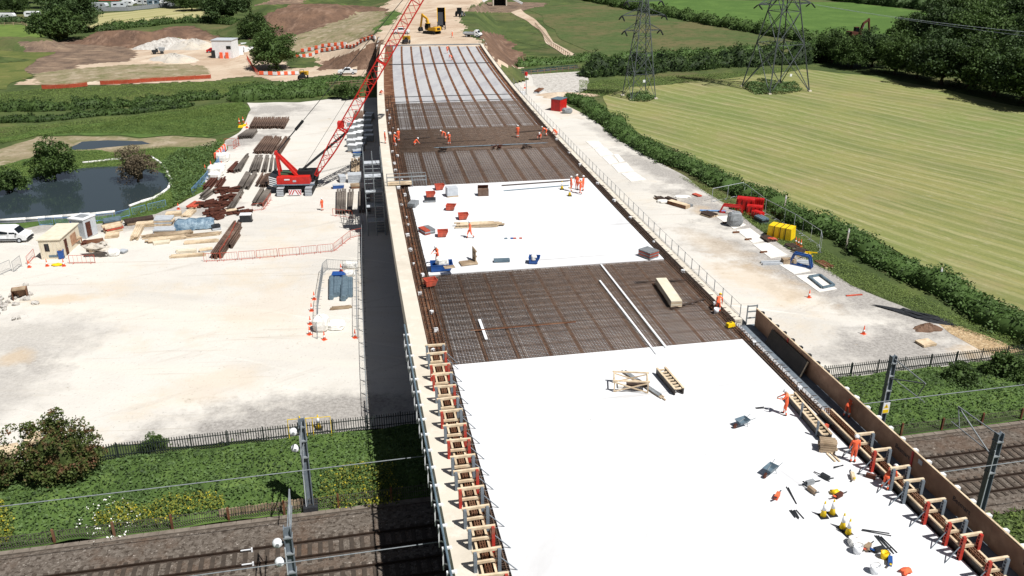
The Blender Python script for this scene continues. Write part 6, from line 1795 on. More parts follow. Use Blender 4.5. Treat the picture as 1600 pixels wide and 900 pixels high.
# white pond liners
for pts, lb, r in (([(0, 346), (40, 344), (100, 339), (140, 336), (180, 332)], 'white silt boom along the near shore of the pond', .24), ([(203, 323), (240, 311), (262, 296), (269, 284)], 'white silt boom round the corner of the pond', .24), ([(268, 283), (254, 258), (237, 246)], 'thin white silt boom at the right end of the pond', .22), ([(130, 255), (165, 252), (200, 248)], 'white pipe on the far bank of the pond', .2)):
    b = MB(); P = [at(*p) + Vector((0, 0, r * .6)) for p in pts]; Pn = []
    for a, c in zip(P, P[1:]):
        n = max(1, int((c - a).length / 2))
        Pn += [a.lerp(c, k / n) + Vector((random.uniform(-.2, .2), random.uniform(-.2, .2), 0)) for k in range(n)]
    Pn.append(P[-1])
    for a, c in zip(Pn, Pn[1:]): b.tube(a, c, r * random.uniform(.75, 1.1), r * random.uniform(.75, 1.1), 8)
    tag(b.build('silt_boom', M['whitebag'], None, True), lb, 'boom')

# ---------------------------------------------------------------- stair tower
c_ = at(586, 372)
hT = deck_heading(105)
t = thing('stair_tower', 'tall scaffold stair tower standing in the bridge shadow', 'stair tower', at(588, 353), hT)
W_, L_, H_ = 2.3, 8.0, 9.4
for x in (-W_ / 2, 0, W_ / 2):
    for y in np.linspace(-L_ / 2, L_ / 2, 5): MB().tube((x, y, 0), (x, y, H_), .06, n=6).build('standard', M['steel'], t)
for z in np.arange(2, H_ + .1, 2.0):
    b = MB()
    for x in (-W_ / 2, 0, W_ / 2): b.tube((x, -L_ / 2, z), (x, L_ / 2, z), .05, n=6)
    for y in np.linspace(-L_ / 2, L_ / 2, 5): b.tube((-W_ / 2, y, z), (W_ / 2, y, z), .05, n=6)
    b.build('ledger', M['steel'], t)
    k = int(z / 2)
    b = MB()
    y0, y1 = (-2.6, 2.6) if k % 2 else (2.6, -2.6)
    for q in range(10): b.box((W_ / 4 * (1 if k % 2 else -1), y0 + (y1 - y0) * q / 9, z - 2 + 2 * (q + .5) / 10), (W_ / 2 - .15, .3, .05))
    b.build('stair_flight', M['steel'], t)
    for y in (-3.4, 3.4): MB().box((0, y, z), (W_ - .1, 1.5, .06)).build('landing', M['palegrey'], t)
for s in (-1, 1):
    b = MB()
    for k in range(5): b.tube((s * W_ / 2, -L_ / 2, k * 2), (s * W_ / 2, L_ / 2, k * 2 + 2), .035, n=5)
    b.build('brace', M['steel'], t)

# ---------------------------------------------------------------- crawler crane
cz = at(466, 297); bd = math.atan2(at(495, 285).y - at(432, 292).y, at(495, 285).x - at(432, 292).x)
t = thing('crawler_crane', 'red crawler crane with a long lattice boom rising over the bridge', 'crane', cz, .07)
for x in (-2.1, 2.1):
    tr = MB().prism([(-3.4, .35), (-3.1, .0), (3.1, .0), (3.4, .35), (3.4, .8), (3.1, 1.15), (-3.1, 1.15), (-3.4, .8)], x - .48, x + .48, plane='yz').build('crawler_track', M['black'], t)
    b = MB()
    y = -3.15
    while y < 3.2: b.box((x, y, 1.16), (1.02, .16, .05)); y += .3
    for z in (.2, .45, .7, .95): b.box((x, -3.42, z), (1.02, .06, .17)); b.box((x, 3.42, z), (1.02, .06, .17))
    b.build('track_shoe', M['palegrey'], tr)
MB().box((0, 0, .75), (3.2, 3.4, .6)).build('car_body', M['darksteel'], t)
wb = MB().box((.1, -3.3, .62), (1.9, .06, .85)).build('warning_board', M['white'], t)
b = MB()
for k in range(3):
    for s_ in (-1, 1):
        for q0, q1 in ((k * .36, k * .36 + .17),):
            b.poly([(.1 + s_ * q0, -3.34, 1.0), (.1 + s_ * q1, -3.34, 1.0), (.1 + s_ * min(.94, q1 + .4), -3.34, .25), (.1 + s_ * min(.94, q0 + .4), -3.34, .25)], [(0, 1, 2, 3)])
b.build('chevrons', M['red'], wb)
MB().lathe([(1.4, 0), (1.4, .35)], (0, 0, 1.05), 20).build('slew_ring', M['darksteel'], t)
MB().box((-.3, -.9, 2.0), (4.9, 1.9, 1.1)).build('machine_house', M['craneshade'], t)
MB().box((-.3, .8, 1.95), (5.6, 1.5, 1.0)).build('engine_cover', M['darksteel'], t)
MB().box((-1.3, .5, 2.65), (2.3, 2.0, .35)).build('green_winch_cover', mat('dull_green', '#3f5a43', rough=.6), t)
MB().box((1.3, .4, 2.8), (2.2, 1.9, .65)).build('winch', M['black'], t)
MB().box((-.2, -1.98, 1.42), (6.2, .4, .12)).build('catwalk', M['bluegrey'], t)
cb = MB().prism([(1.7, 1.35), (3.0, 1.35), (3.2, 2.2), (2.9, 3.0), (1.7, 3.0)], .9, 1.9, plane='xz').build('cab', M['darksteel'], t)
MB().box((3.1, 1.4, 2.4), (.06, .9, .8)).build('windscreen', M['glass'], cb)
cw = MB().box((-3.3, 0, 1.85), (1.2, 3.6, 1.7)).build('counterweight', M['darksteel'], t)
b = MB()
for k in range(5):
    z = 1.1 + k * .32
    b.poly([(-3.88, -1.82, z + .2), (-3.88, -1.82, z + .38), (-2.72, -1.82, z), (-2.72, -1.82, z - .18)], [(0, 1, 2, 3)])
b.build('warning_stripes', M['white'], cw)
MB().box((-1.2, -1.87, 2.2), (.8, .02, .2)).build('white_mark', M['white'], t); MB().box((-.1, -1.87, 1.95), (.5, .02, .28)).build('white_mark', M['palegrey'], t)
# A-frame
b = MB()
apex = Vector((-2.7, 0, 5.9))
for y in (-.8, .8):
    b.bar((.2, y, 2.5), apex + Vector((0, y * .4, 0)), .4, .36); b.bar((-2.4, y, 2.6), apex + Vector((0, y * .4, 0)), .28, .28)
b.bar(apex + Vector((0, -.5, 0)), apex + Vector((0, .5, 0)), .5, .5)
b.build('a_frame', M['craneshade'], t)
# lattice boom
foot = Vector((2.9, .0, 2.3)); tipd = Vector((17.6, 1.2, 27.0)).normalized()
BL = 40.0
tip = foot + tipd * BL
sidev = Vector((0, 1, 0)) - tipd * tipd.y; sidev.normalize(); upv = sidev.cross(tipd).normalized()
def chord(k, s): # half widths along the boom
    w = .22 + .53 * min(1, k / 5.0) if k < BL - 5 else .75 - .5 * (k - BL + 5) / 5
    return foot + tipd * k + sidev * (s[0] * w) + upv * (s[1] * w * .95)
cor = [(-1, -1), (1, -1), (1, 1), (-1, 1)]
n_ = 36
for s in cor:
    b = MB()
    for k in range(n_): b.tube(chord(BL * k / n_, s), chord(BL * (k + 1) / n_, s), .095, n=6)
    b.build('boom_chord', M['craneshade'], t)
b = MB()
for k in range(n_):
    for i in range(4):
        s, s2 = cor[i], cor[(i + 1) % 4]
        if k % 2: s, s2 = s2, s
        b.tube(chord(BL * k / n_, s), chord(BL * (k + 1) / n_, s2), .042, n=5)
        if k % 3 == 0: b.tube(chord(BL * k / n_, cor[i]), chord(BL * k / n_, cor[(i + 1) % 4]), .04, n=5)
b.build('boom_lacing', M['craneshade'], t)
for k in (8.3, 20.0, 31.0):
    b = MB()
    for i in range(4): b.bar(chord(k, cor[i]), chord(k, cor[(i + 1) % 4]), .2, .2)
    b.build('boom_joint', M['craneshade'], t)
MB().tube(tip + Vector((-.1, -.5, .2)), tip + Vector((-.1, .5, .2)), .5, n=14).build('head_sheave', M['darksteel'], t)
mid_ = foot + tipd * 8.5
MB().bar(Vector((.3, .2, 2.7)), mid_ + upv * .8, .34, .34).build('boom_stop', M['darksteel'], t)
MB().box(mid_ + Vector((-.3, 0, .6)), (.9, 1.4, .9)).build('boom_bracket', M['craneshade'], t)
bri = apex.lerp(tip, .13)
b = MB()
for y in (-.25, 0, .25): b.tube(apex + Vector((0, y, 0)), bri + Vector((0, y, 0)), .09, n=6)
b.build('luffing_rope', M['darksteel'], t)
MB().bar(bri - (tip - apex).normalized() * .6, bri + (tip - apex).normalized() * 1.2, .5, .4).build('bridle', M['black'], t)
b = MB()
for y in (-.25, .25): b.tube(bri + Vector((0, y, 0)), tip + Vector((0, y, 0)), .045, n=6)
b.build('pendant', M['darksteel'], t)
b = MB(); b.tube(Vector((.8, 0, 3.0)), tip + Vector((-.5, 0, .4)), .025, n=5); b.build('hoist_rope', M['darksteel'], t)

# ---------------------------------------------------------------- lattice towers in the field
def lattice_tower(loc, rz, H, base, waist, zw, arms, label, leg=.17, panels=7):
    t = thing('lattice_tower', label, 'pylon', loc, rz)
    def w(z): return base + (waist - base) * min(1, z / zw) if z < zw else max(.2, waist * (1 - .75 * (z - zw) / (H - zw)))
    zs = [0]
    z = 0
    while z < H - 1.0:
        z += max(1.3, w(z) * .95); zs.append(min(z, H))
    for sx in (-1, 1):
        for sy in (-1, 1):
            b = MB()
            for a, c in zip(zs, zs[1:]): b.bar((sx * w(a) / 2, sy * w(a) / 2, a), (sx * w(c) / 2, sy * w(c) / 2, c), leg)
            b.build('leg', M['pylon'], t)
            MB().box((sx * base / 2, sy * base / 2, .1), (.8, .8, .4)).build('footing', M['coping'], t)
    cr = [(-1, -1), (1, -1), (1, 1), (-1, 1)]
    for i in range(4):
        b = MB()
        (ax, ay), (bx, by) = cr[i], cr[(i + 1) % 4]
        for a, c in zip(zs, zs[1:]):
            wa, wc = w(a) / 2, w(c) / 2
            b.bar((ax * wa, ay * wa, a), (bx * wc, by * wc, c), leg * .55); b.bar((bx * wa, by * wa, a), (ax * wc, ay * wc, c), leg * .55)
            b.bar((ax * wc, ay * wc, c), (bx * wc, by * wc, c), leg * .5)
        b.build('bracing', M['pylon'], t)
    for z, l in arms:
        for s in (-1, 1):
            b = MB()
            tipp = Vector((s * l, 0, z))
            for y in (-1, 1):
                b.bar((s * w(z) / 2, y * w(z) / 2, z), tipp, leg * .7); b.bar((s * w(z + 1.6) / 2, y * w(z + 1.6) / 2, z + 1.6), tipp, leg * .6)
            for q in (.3, .6):
                p0 = Vector((s * w(z) / 2, -w(z) / 2, z)).lerp(tipp, q); p1 = Vector((s * w(z) / 2, w(z) / 2, z)).lerp(tipp, q); b.bar(p0, p1, leg * .5)
            a = b.build('cross_arm', M['pylon'], t)
            b = MB()
            for dy in (-1, 1):
                for k in range(7): b.tube(tipp + Vector((0, dy * (.3 + k * .2), -.15 - k * .12)), tipp + Vector((0, dy * (.42 + k * .2), -.2 - k * .12)), .17, n=8)
                b.tube(tipp, tipp + Vector((0, dy * 1.8, -1.05)), .06, n=5)
            b.build('insulator', M['darksteel'], a)
    o = MB().box((0, -base / 2 + .3, 4.2), (.6, .05, .6)).build('danger_plate', M['white'], t)
    return t
lattice_tower(at(998, 152), .25, 27, 6.0, 1.7, 20.5, [(15.3, 4.4), (18.6, 5.2), (21.7, 4.2)], 'slim lattice tower with three cross arms at the near end of the field')
lattice_tower(at(1211, 139), .35, 44, 11.6, 3.6, 24, [(20.2, 7.5), (29, 9.5), (37, 7.0)], 'broad lattice tower standing in the hay field in front of the wood', leg=.27)
b = MB()
for (p, q) in (((1275, 12), (1640, 96)), ((1275, 14), (1640, 190))):
    a = Vector((72.3, 217, 20)); 
    c = Vector((190, 190 if q[1] < 100 else 150, 14))
    pts = [a.lerp(c, k / 14) - Vector((0, 0, 3.0 * 4 * (k / 14) * (1 - k / 14))) for k in range(15)]
    tag(MB().path(pts, .028, 5).build('power_line', M['greysteel']), f'thin power line running from the broad tower to the right, {"upper" if q[1] < 100 else "lower"} one', 'cable')

# ---------------------------------------------------------------- overhead line masts and wires
def ole(a, n, side, H, label, arm=True, bells=True, sign=False, face=1):
    t = thing('overhead_line_mast', label, 'mast', rail(a, n, 0), RA)
    for s in (-.19, .19): MB().box((s, 0, H / 2), (.05, .42, H)).build('flange', M['greysteel'], t)
    MB().box((0, 0, H / 2), (.33, .07, H)).build('web', M['greysteel'], t)
    MB().box((0, 0, .25), (1.0, 1.0, .6)).build('base_block', M['darksteel'], t)
    for z in (H - .6, H - 1.7, H - 3.0): MB().box((0, 0, z), (.5, .5, .08)).build('clamp', M['steel'], t)
    if bells:
        for z in (H - 1.0, H - 2.3):
            q = MB().lathe([(.0, -.16), (.2, -.16), (.29, -.04), (.29, .1), (.14, .16), (0, .16)], (-.6, 0, z), 14, axis='y').build('insulator_bell', M['white'], t, True)
            MB().lathe([(.0, -.2), (.1, -.2), (.1, -.15), (0, -.15)], (-.6, 0, z), 10, axis='y').build('bell_hub', M['grey'], q)
            MB().bar((-.6, 0, z), (0, 0, z), .1).build('bell_bracket', M['steel'], t)
    if arm:
        b = MB(); s = side
        b.tube((0, s * .2, H - 1.9), (0, s * 3.9, H - .3), .05, n=6); b.tube((0, s * .2, H - .2), (0, s * 3.9, H - .3), .045, n=6); b.tube((0, s * 3.9, H - .3), (0, s * 3.4, H - 1.6), .04, n=6); b.tube((0, s * .6, H - 1.75), (0, s * 4.2, H - 1.7), .04, n=6)
        b.build('cantilever_arm', M['steel'], t)
    b = MB(); b.tube((-.3, -.25, .1), (-.22, -.22, H - 1.2), .04, n=6); b.build('down_tube', M['palegrey'], t)
    if sign:
        w = MB().box((.02, -.24, 2.9), (.62, .03, .95)).build('warning_sign', M['white'], t)
        MB().box((.02, -.262, 2.62), (.5, .012, .3)).build('yellow_panel', M['yellow'], w)
        MB().poly([(-.2, -.262, 2.9), (.24, -.262, 2.9), (.02, -.262, 3.28)], [(0, 1, 2)]).build('warning_triangle', M['yellow'], w)
        MB().bar((.02, -.266, 2.95), (.02, -.266, 3.15), .05, .01).build('bolt_symbol', M['black'], w)
    return t
ole(-3.5, 51.4, -1, 7.5, 'grey overhead line mast with two white insulator bells beside the bridge shadow')
ole(-4.1, 39.9, 1, 7.6, 'grey overhead line mast with white insulator bells rising at the bottom edge')
ole(40.9, 51.4, -1, 7.4, 'grey overhead line mast with a yellow warning sign behind the plywood hoarding', bells=False, sign=True)
ole(40.8, 40.0, 1, 7.6, 'grey overhead line mast on the near side of the tracks right of the hoarding', bells=False)
for n, z, lb in ((47.2, 6.2, 'pale overhead wire above the far railway track'), (38.9, 6.0, 'pale overhead wire nearest the camera on the railway'), (43.9, 5.2, 'thin overhead wire above the near railway track')):
    if n == 43.9: continue
    o = MB().tube((A0, 0, 0), (A1, 0, 0), .03, n=6).build('overhead_wire', M['steel'])
    tag(place(o, rail(0, n, z), RA), lb, 'cable')
for px, py, lb in ((394, 862, 'small white marker beside the far railway track'), (396, 884, 'small white marker between the rails of the far track')):
    t = thing('track_marker', lb, 'marker', at(px, py, .15), RA); MB().box((0, 0, .15), (.1, .1, .3)).build('stand', M['white'], t); MB().box((-.35, 0, .2), (.7, .06, .06)).build('arm', M['white'], t)

# ---------------------------------------------------------------- vehicles
def wheels(t, xs, w, r, rim='palegrey'):
    for x in xs:
        for s in (-1, 1):
            q = MB().lathe([(.0, -.11), (r * .9, -.11), (r, -.06), (r, .06), (r * .9, .11), (0, .11)], (x, s * (w / 2 - .06), r), 16, axis='y').build('wheel', M['black'], t, False)
            MB().lathe([(0, -.02), (r * .55, -.02), (r * .55, .02), (0, .02)], (x, s * (w / 2 + .045), r), 12, axis='y').build('rim', M[rim], q)
def hull(prof, w, win, wt):
    """side profile (x, z) widened to w, drawn in above height `win` to wt"""
    mb = MB()
    n = len(prof)
    P = []
    for s in (-1, 1):
        for x, z in prof: P.append((x, s * (w / 2 if z <= win else wt / 2), z))
    return mb.poly(P, [tuple(range(n)), tuple(range(2 * n - 1, n - 1, -1))] + [(i, n + i, n + (i + 1) % n, (i + 1) % n) for i in range(n)])
def van(loc, rz, label):
    t = thing('parked_van', label, 'van', loc, rz)
    hull([(-2.5, .35), (2.35, .35), (2.5, .7), (2.35, 1.02), (1.55, 1.2), (.95, 1.85), (.5, 1.97), (-2.3, 1.97), (-2.48, 1.5)], 1.98, 1.2, 1.72).build('body', M['white'], t)
    MB().poly([(1.5, -.85, 1.24), (1.5, .85, 1.24), (1.0, .76, 1.82), (1.0, -.76, 1.82)], [(0, 1, 2, 3)]).build('windscreen', M['glass'], t).location = (.06, 0, .04)
    for s in (-1, 1):
        for x0, x1, x2, x3 in ((.35, 1.2, .85, .4), (-.85, .2, .2, -.8), (-2.2, -1.05, -1.05, -2.15)):
            y0, y1 = s * (.985), s * (.89)
            MB().poly([(x0, y0 + s * .01, 1.22), (x1, y0 + s * .01, 1.22), (x2, y1 + s * .0, 1.72), (x3, y1 + s * .0, 1.72)], [(0, 1, 2, 3)]).build('side_window', M['glass'], t)
        d = MB().box((.6, s * .995, .82), (1.0, .02, .75)).build('door', M['white'], t); MB().box((.25, s * 1.012, 1.02), (.16, .02, .04)).build('handle', M['darksteel'], d)
        MB().box((-.2, s * 1.0, .5), (3.4, .03, .16)).build('side_strip', M['darksteel'], t)
        MB().box((2.38, s * .72, .88), (.14, .34, .18)).build('headlight', M['lamp'], t); MB().box((1.25, s * 1.08, 1.25), (.16, .2, .2)).build('mirror', M['darksteel'], t)
        MB().box((-2.5, s * .85, 1.1), (.06, .14, .5)).build('tail_lamp', M['redlamp'], t)
    MB().box((2.47, 0, .62), (.08, 1.3, .2)).build('grille', M['black'], t); MB().box((2.5, 0, .45), (.1, 1.8, .16)).build('bumper', M['darksteel'], t)
    wheels(t, (1.5, -1.5), 1.98, .34)
    return t
van(at(18, 376), .06, 'white crew van parked at the edge of the yard beside the pond')
def pickup(loc, rz, label, tip=False, col='white'):
    t = thing('pickup_truck', label, 'pickup', loc, rz)
    if tip:
        hull([(.75, .45), (2.4, .45), (2.5, .75), (2.35, 1.1), (1.95, 1.22), (1.55, 1.95), (.85, 2.0), (.75, 1.2)], 1.9, 1.22, 1.65).build('cab', M[col], t)
        b = MB(); b.box((-1.0, 0, .85), (3.3, 2.0, .1))
        for s in (-1, 1): b.box((-1.0, s * .98, 1.08), (3.3, .05, .42))
        b.box((-2.65, 0, 1.08), (.05, 2.0, .42)); b.box((.62, 0, 1.3), (.05, 2.0, .9)); b.build('dropside_bed', M['palegrey'], t)
        MB().box((-.4, 0, .6), (4.2, .8, .2)).build('chassis', M['black'], t)
        gx = ((1.92, 1.28), (1.6, 1.86)); sw = ((.95, 1.25, 1.8, 1.55),)
    else:
        hull([(-2.6, .5), (2.4, .5), (2.55, .8), (2.45, 1.05), (1.3, 1.2), (.55, 1.78), (-.75, 1.8), (-1.1, 1.22), (-2.6, 1.18)], 1.85, 1.22, 1.5).build('body', M[col], t)
        MB().box((-1.85, 0, 1.17), (1.4, 1.5, .08)).build('load_bed', M['darksteel'], t)
        gx = ((1.25, 1.26), (.62, 1.74)); sw = ((-.9, 1.25, 1.05, .5),)
    MB().poly([(gx[0][0] + .04, -.8, gx[0][1]), (gx[0][0] + .04, .8, gx[0][1]), (gx[1][0] + .04, .7, gx[1][1]), (gx[1][0] + .04, -.7, gx[1][1])], [(0, 1, 2, 3)]).build('windscreen', M['glass'], t)
    for s in (-1, 1):
        MB().poly([(sw[0][0], s * .935, sw[0][1]), (sw[0][2], s * .935, sw[0][1]), (sw[0][3] - .05, s * .8, 1.75), (sw[0][0] + .12, s * .8, 1.75)], [(0, 1, 2, 3)]).build('side_window', M['glass'], t)
        MB().box((2.45, s * .65, .85), (.12, .3, .16)).build('headlight', M['lamp'], t)
    MB().box((2.5, 0, .55), (.12, 1.7, .2)).build('bumper', M['darksteel'], t)
    wheels(t, (1.6, -1.55), 1.85, .38)
    return t
pickup(at(543, 116), 3.25, 'white pickup parked behind the green hedge beside the crane boom')
pickup(at(562, 102), 2.95, 'white dropside tipper truck parked next to the boom below the brown slope', True)
q = on_land(627, 53); pickup(q, .1, 'white pickup on the dirt haul road left of the yellow excavator')
q = on_land(739, 58); pickup(q, -.35, 'white and grey dropside truck on the embankment right of the bridge end', True)
def dumper(loc, rz, label, col='plantyellow'):
    t = thing('site_dumper', label, 'dumper', loc, rz)
    MB().prism([(.3, .9), (1.6, .75), (2.1, 1.75), (.1, 1.85)], -1.0, 1.0, plane='xz').build('skip', M[col], t)
    MB().box((-1.0, 0, .85), (1.9, 1.2, .7)).build('engine_body', M['darksteel'], t); MB().box((-.4, 0, 1.35), (.6, .6, .5)).build('seat', M['black'], t)
    b = MB()
    for s in (-1, 1): b.tube((-.75, s * .55, 1.1), (-.75, s * .5, 2.5), .05, n=6)
    b.tube((-.75, -.5, 2.5), (-.75, .5, 2.5), .05, n=6); b.build('roll_bar', M['black'], t)
    wheels(t, (1.0, -1.2), 1.9, .5, 'darksteel')
    return t
dumper(at(474, 123), 1.5, 'black and yellow site dumper parked by the barriers on the site road')
q = on_land(635, 68); dumper(q, 1.6, 'small yellow dumper at the left corner of the bridge end')
dumper(at(248, 84), .4, 'dark dumper parked between the white and grey stone heaps', 'grey')
q = on_land(719, 26); t = thing('tractor', 'black tractor on the dirt beside the grass embankment', 'tractor', q, 1.2)
MB().box((.9, 0, 1.3), (1.9, .9, .9)).build('bonnet', M['darksteel'], t); MB().box((-.6, 0, 1.9), (1.4, 1.4, 1.9), taper=.85).build('cab', M['glass'], t); MB().box((-.6, 0, 2.9), (1.5, 1.5, .12)).build('roof', M['black'], t); wheels(t, (-.9,), 2.2, .95, 'grey'); wheels(t, (1.5,), 2.0, .6, 'grey')
def excavator(loc, rz, label, col, s=1.0, fold=0):
    t = thing('excavator', label, 'excavator', loc, rz); t.scale = (s, s, s)
    for y in (-1.2, 1.2): MB().prism([(-2.2, .25), (-1.9, 0), (1.9, 0), (2.2, .25), (2.2, .6), (1.9, .85), (-1.9, .85), (-2.2, .6)], y - .32, y + .32, plane='xz').build('crawler_track', M['black'], t)
    MB().box((0, 0, .65), (2.0, 1.8, .5)).build('undercarriage', M['darksteel'], t)
    MB().prism([(-2.4, 1.0), (1.3, 1.0), (1.3, 1.5), (-.3, 1.9), (-2.2, 2.1), (-2.5, 1.7)], -1.3, 1.3, plane='xz').build('house', M[col], t)
    cw = MB().box((-2.3, 0, 1.5), (.55, 2.5, 1.05)).build('counterweight', M[col], t); MB().box((-2.59, 0, 1.5), (.03, 1.3, .6)).build('grille', M['black'], cw)
    c = MB().prism([(.2, 1.2), (1.5, 1.2), (1.6, 2.0), (1.3, 2.95), (.2, 2.95)], .3, 1.3, plane='xz').build('cab', M['glass'], t); MB().box((.75, .8, 3.0), (1.3, 1.1, .1)).build('cab_roof', M[col], c)
    k1, k2, k3 = Vector((1.2, -.3, 1.5)), Vector((3.2, -.3, 5.0)), Vector((5.2, -.3, 3.6)) 
    b = MB(); b.bar(k1, (2.0, -.3, 4.1), .55, .55); b.bar((2.0, -.3, 4.1), k3 + Vector((-1.2, 0, 1.5)), .5, .5); b.build('boom', M[col], t)
    k4 = k3 + Vector((-1.2, 0, 1.5)); MB().bar(k4 + Vector((-.3, 0, .3)), (4.6, -.3, 1.6), .42, .42).build('stick', M[col], t)
    MB().prism([(4.1, .5), (4.9, .3), (5.3, 1.0), (4.7, 1.7), (4.3, 1.5)], -.9, .3, plane='xz').build('bucket', M['darksteel'], t)
    MB().tube((1.5, -.3, 1.7), (2.6, -.3, 3.6), .1, n=6).build('ram', M['steel'], t)
    return t
q = on_land(683, 53); excavator(q + Vector((-1.5, 0, 0)), 2.5, 'yellow excavator working in front of the tipping lorry on the dirt', 'plantyellow', 1.0)
q = on_land(683, 47) + Vector((1, 4.5, 0))
t = thing('tipping_lorry', 'tipping lorry with its dark body raised behind the yellow excavator', 'lorry', q, 1.65)
MB().box((0, 0, .95), (8.2, 1.1, .3)).build('chassis', M['black'], t)
cb = MB().prism([(3.0, .7), (4.5, .7), (4.6, 1.8), (4.3, 3.0), (3.0, 3.05)], -1.2, 1.2, plane='xz').build('cab', M['white'], t); MB().box((4.5, 0, 2.35), (.1, 2.1, .9)).build('windscreen', M['glass'], cb)
ang = .62
def tipv(x, y, z): 
    x0 = x + 3.6
    return (-3.6 + x0 * math.cos(ang) - z * math.sin(ang), y, 1.2 + x0 * math.sin(ang) + z * math.cos(ang))
b = MB()
b.poly([tipv(x, y, z) for x, y, z in ((-3.6, -1.2, 0), (2.6, -1.2, 0), (2.6, 1.2, 0), (-3.6, 1.2, 0), (-3.6, -1.25, 1.5), (2.6, -1.25, 1.5), (2.6, 1.25, 1.5), (-3.6, 1.25, 1.5))], [(0, 1, 2, 3), (0, 1, 5, 4), (1, 2, 6, 5), (2, 3, 7, 6)])
b.poly([tipv(x, y, z) for x, y, z in ((-3.6, -1.1, .12), (2.5, -1.1, .12), (2.5, 1.1, .12), (-3.6, 1.1, .12), (-3.6, -1.15, 1.48), (2.5, -1.15, 1.48), (2.5, 1.15, 1.48), (-3.6, 1.15, 1.48))], [(3, 2, 1, 0), (4, 5, 1, 0), (5, 6, 2, 1), (6, 7, 3, 2)])
b.build('tipper_body', M['darksteel'], t)
b = MB()
for s in (-1, 1): b.bar(tipv(-3.6, s * 1.2, 1.52), tipv(2.6, s * 1.2, 1.52), .16, .1)
b.build('body_rim', M['plantyellow'], t); MB().tube((1.6, 0, 1.1), tipv(2.2, 0, 0), .14, n=8).build('ram', M['steel'], t)
wheels(t, (3.6, 2.2, -1.6, -2.9), 2.4, .5, 'grey')
excavator(at(1336, 60), .4, 'orange brown excavator standing in the green field behind the wood', 'darkrust', 1.25)

# ---------------------------------------------------------------- caravan park, cabins and heaps far off
def caravan(loc, rz, label, group=None, L=6.5, col='white', sc=1.0):
    t = thing('caravan', label, 'caravan', loc, rz, group); t.scale = (sc, sc, sc)
    MB().prism([(-L / 2 + .2, .45), (L / 2 - .5, .45), (L / 2, 1.2), (L / 2 - .15, 2.0), (L / 2 - .7, 2.5), (-L / 2 + .5, 2.55), (-L / 2, 2.0), (-L / 2, .9)], -1.1, 1.1, plane='xz').build('body', M[col], t)
    for x, w in ((-L * .25, 1.3), (L * .2, 1.0)): MB().box((x, -1.11, 1.65), (w, .03, .55)).build('window', M['glass'], t)
    MB().box((-.1, -1.11, 1.35), (.6, .03, 1.6)).build('door', M['palegrey'], t)
    MB().tube((L / 2 - .3, 0, .5), (L / 2 + 1.2, 0, .45), .07, n=6).build('drawbar', M['darksteel'], t)
    wheels(t, (-.2,), 2.1, .32)
    return t
caravan(at(52, 27), .1, 'white touring caravan standing on grass beside the large dark tree')
caravan(at(8, 30), .05, 'flat white caravan roof at the edge of the park behind the clipped hedge', None, 9, 'white')
P_ = [(28, 8, 'white'), (150, 10, 'white'), (157, 14, 'palegrey'), (186, 13, 'palegrey'), (201, 10, 'white'), (212, 6, 'white'), (226, 8, 'white'), (240, 9, 'bluegrey'), (256, 6, 'white'), (263, 2, 'palegrey'), (270, 3, 'white')]
for k, (px, py, c) in enumerate(P_):
    caravan(at(px, py), (.1, 1.3, -.2, .5)[k % 4], f'{ {"white": "white", "palegrey": "pale grey", "bluegrey": "blue grey"}[c]} caravan in the crowded park behind the grey fence', 'caravans in the park', (6, 5, 7)[k % 3], c, 1.15)
t = thing('green_hut', 'pale green flat sided hut behind the grey fence of the caravan park', 'hut', at(171, 11), .05)
MB().box((0, 0, 1.6), (11, 5, 3.2)).build('wall', mat('pale_green', '#7d9a7c', '#6d8a6e', 1.0), t); MB().box((0, 0, 3.3), (11.4, 5.4, .25)).build('roof', M['skipred'], t); MB().box((-2, -2.52, 1.6), (1.2, .05, 1.2)).build('window', M['glass'], t)
post_rail('park_fence', 'long grey board fence in front of the caravan park', [(150, 18), (200, 17), (240, 13), (274, 9)], 2.0, 3.0, (.3, .6, .9), M['grey'], r=.1)
P = [at(*p) for p in ((150, 18), (200, 17), (240, 13), (274, 9))]
b = MB()
for a, c in zip(P, P[1:]): b.bar(a + Vector((0, -.2, .95)), c + Vector((0, -.2, .95)), .05, 1.75)
tag(b.build('fence_boards', M['grey']), 'grey boards closing the fence before the caravan park', 'fence')
post_rail('paddock_fence', 'pale paddock fence below the clipped hedge', [(-20, 41), (35, 39), (42, 42), (80, 39)], 1.3, 3.0, (.4, .8), M['oldtimber'], r=.1)
t = thing('white_cabin', 'tall white cabin standing by the bright stone heap', 'cabin', at(354, 89), -.05)
MB().box((0, 0, 2.6), (6.2, 5.5, 5.2)).build('wall', M['white'], t); MB().box((0, 0, 5.3), (6.5, 5.8, .2)).build('roof', M['palegrey'], t)
MB().box((-2.95, -2.78, 1.2), (1.2, .06, 2.3)).build('door', M['darksteel'], t)
MB().box((2.0, -2.78, 3.2), (1.4, .06, .9)).build('window', M['glass'], t)
for x, lb in ((-.4, 1), (1.4, 2)): MB().box((x, -3.2, .9), (.9, .25, 1.8)).build('barrier_board', M['hivis'], t)
t = thing('red_car', 'red car parked behind the white cabin', 'car', at(334, 82), .1)
hull([(-2.1, .3), (2.1, .3), (2.1, .8), (1.1, .95), (.5, 1.42), (-1.0, 1.45), (-1.7, .95), (-2.1, .9)], 1.75, .96, 1.4).build('body', M['red'], t)
for s in (-1, 1): MB().poly([(-1.4, s * .88, .98), (.95, s * .88, .98), (.45, s * .72, 1.38), (-.95, s * .72, 1.38)], [(0, 1, 2, 3)]).build('side_window', M['glass'], t)
wheels(t, (1.3, -1.3), 1.75, .32)
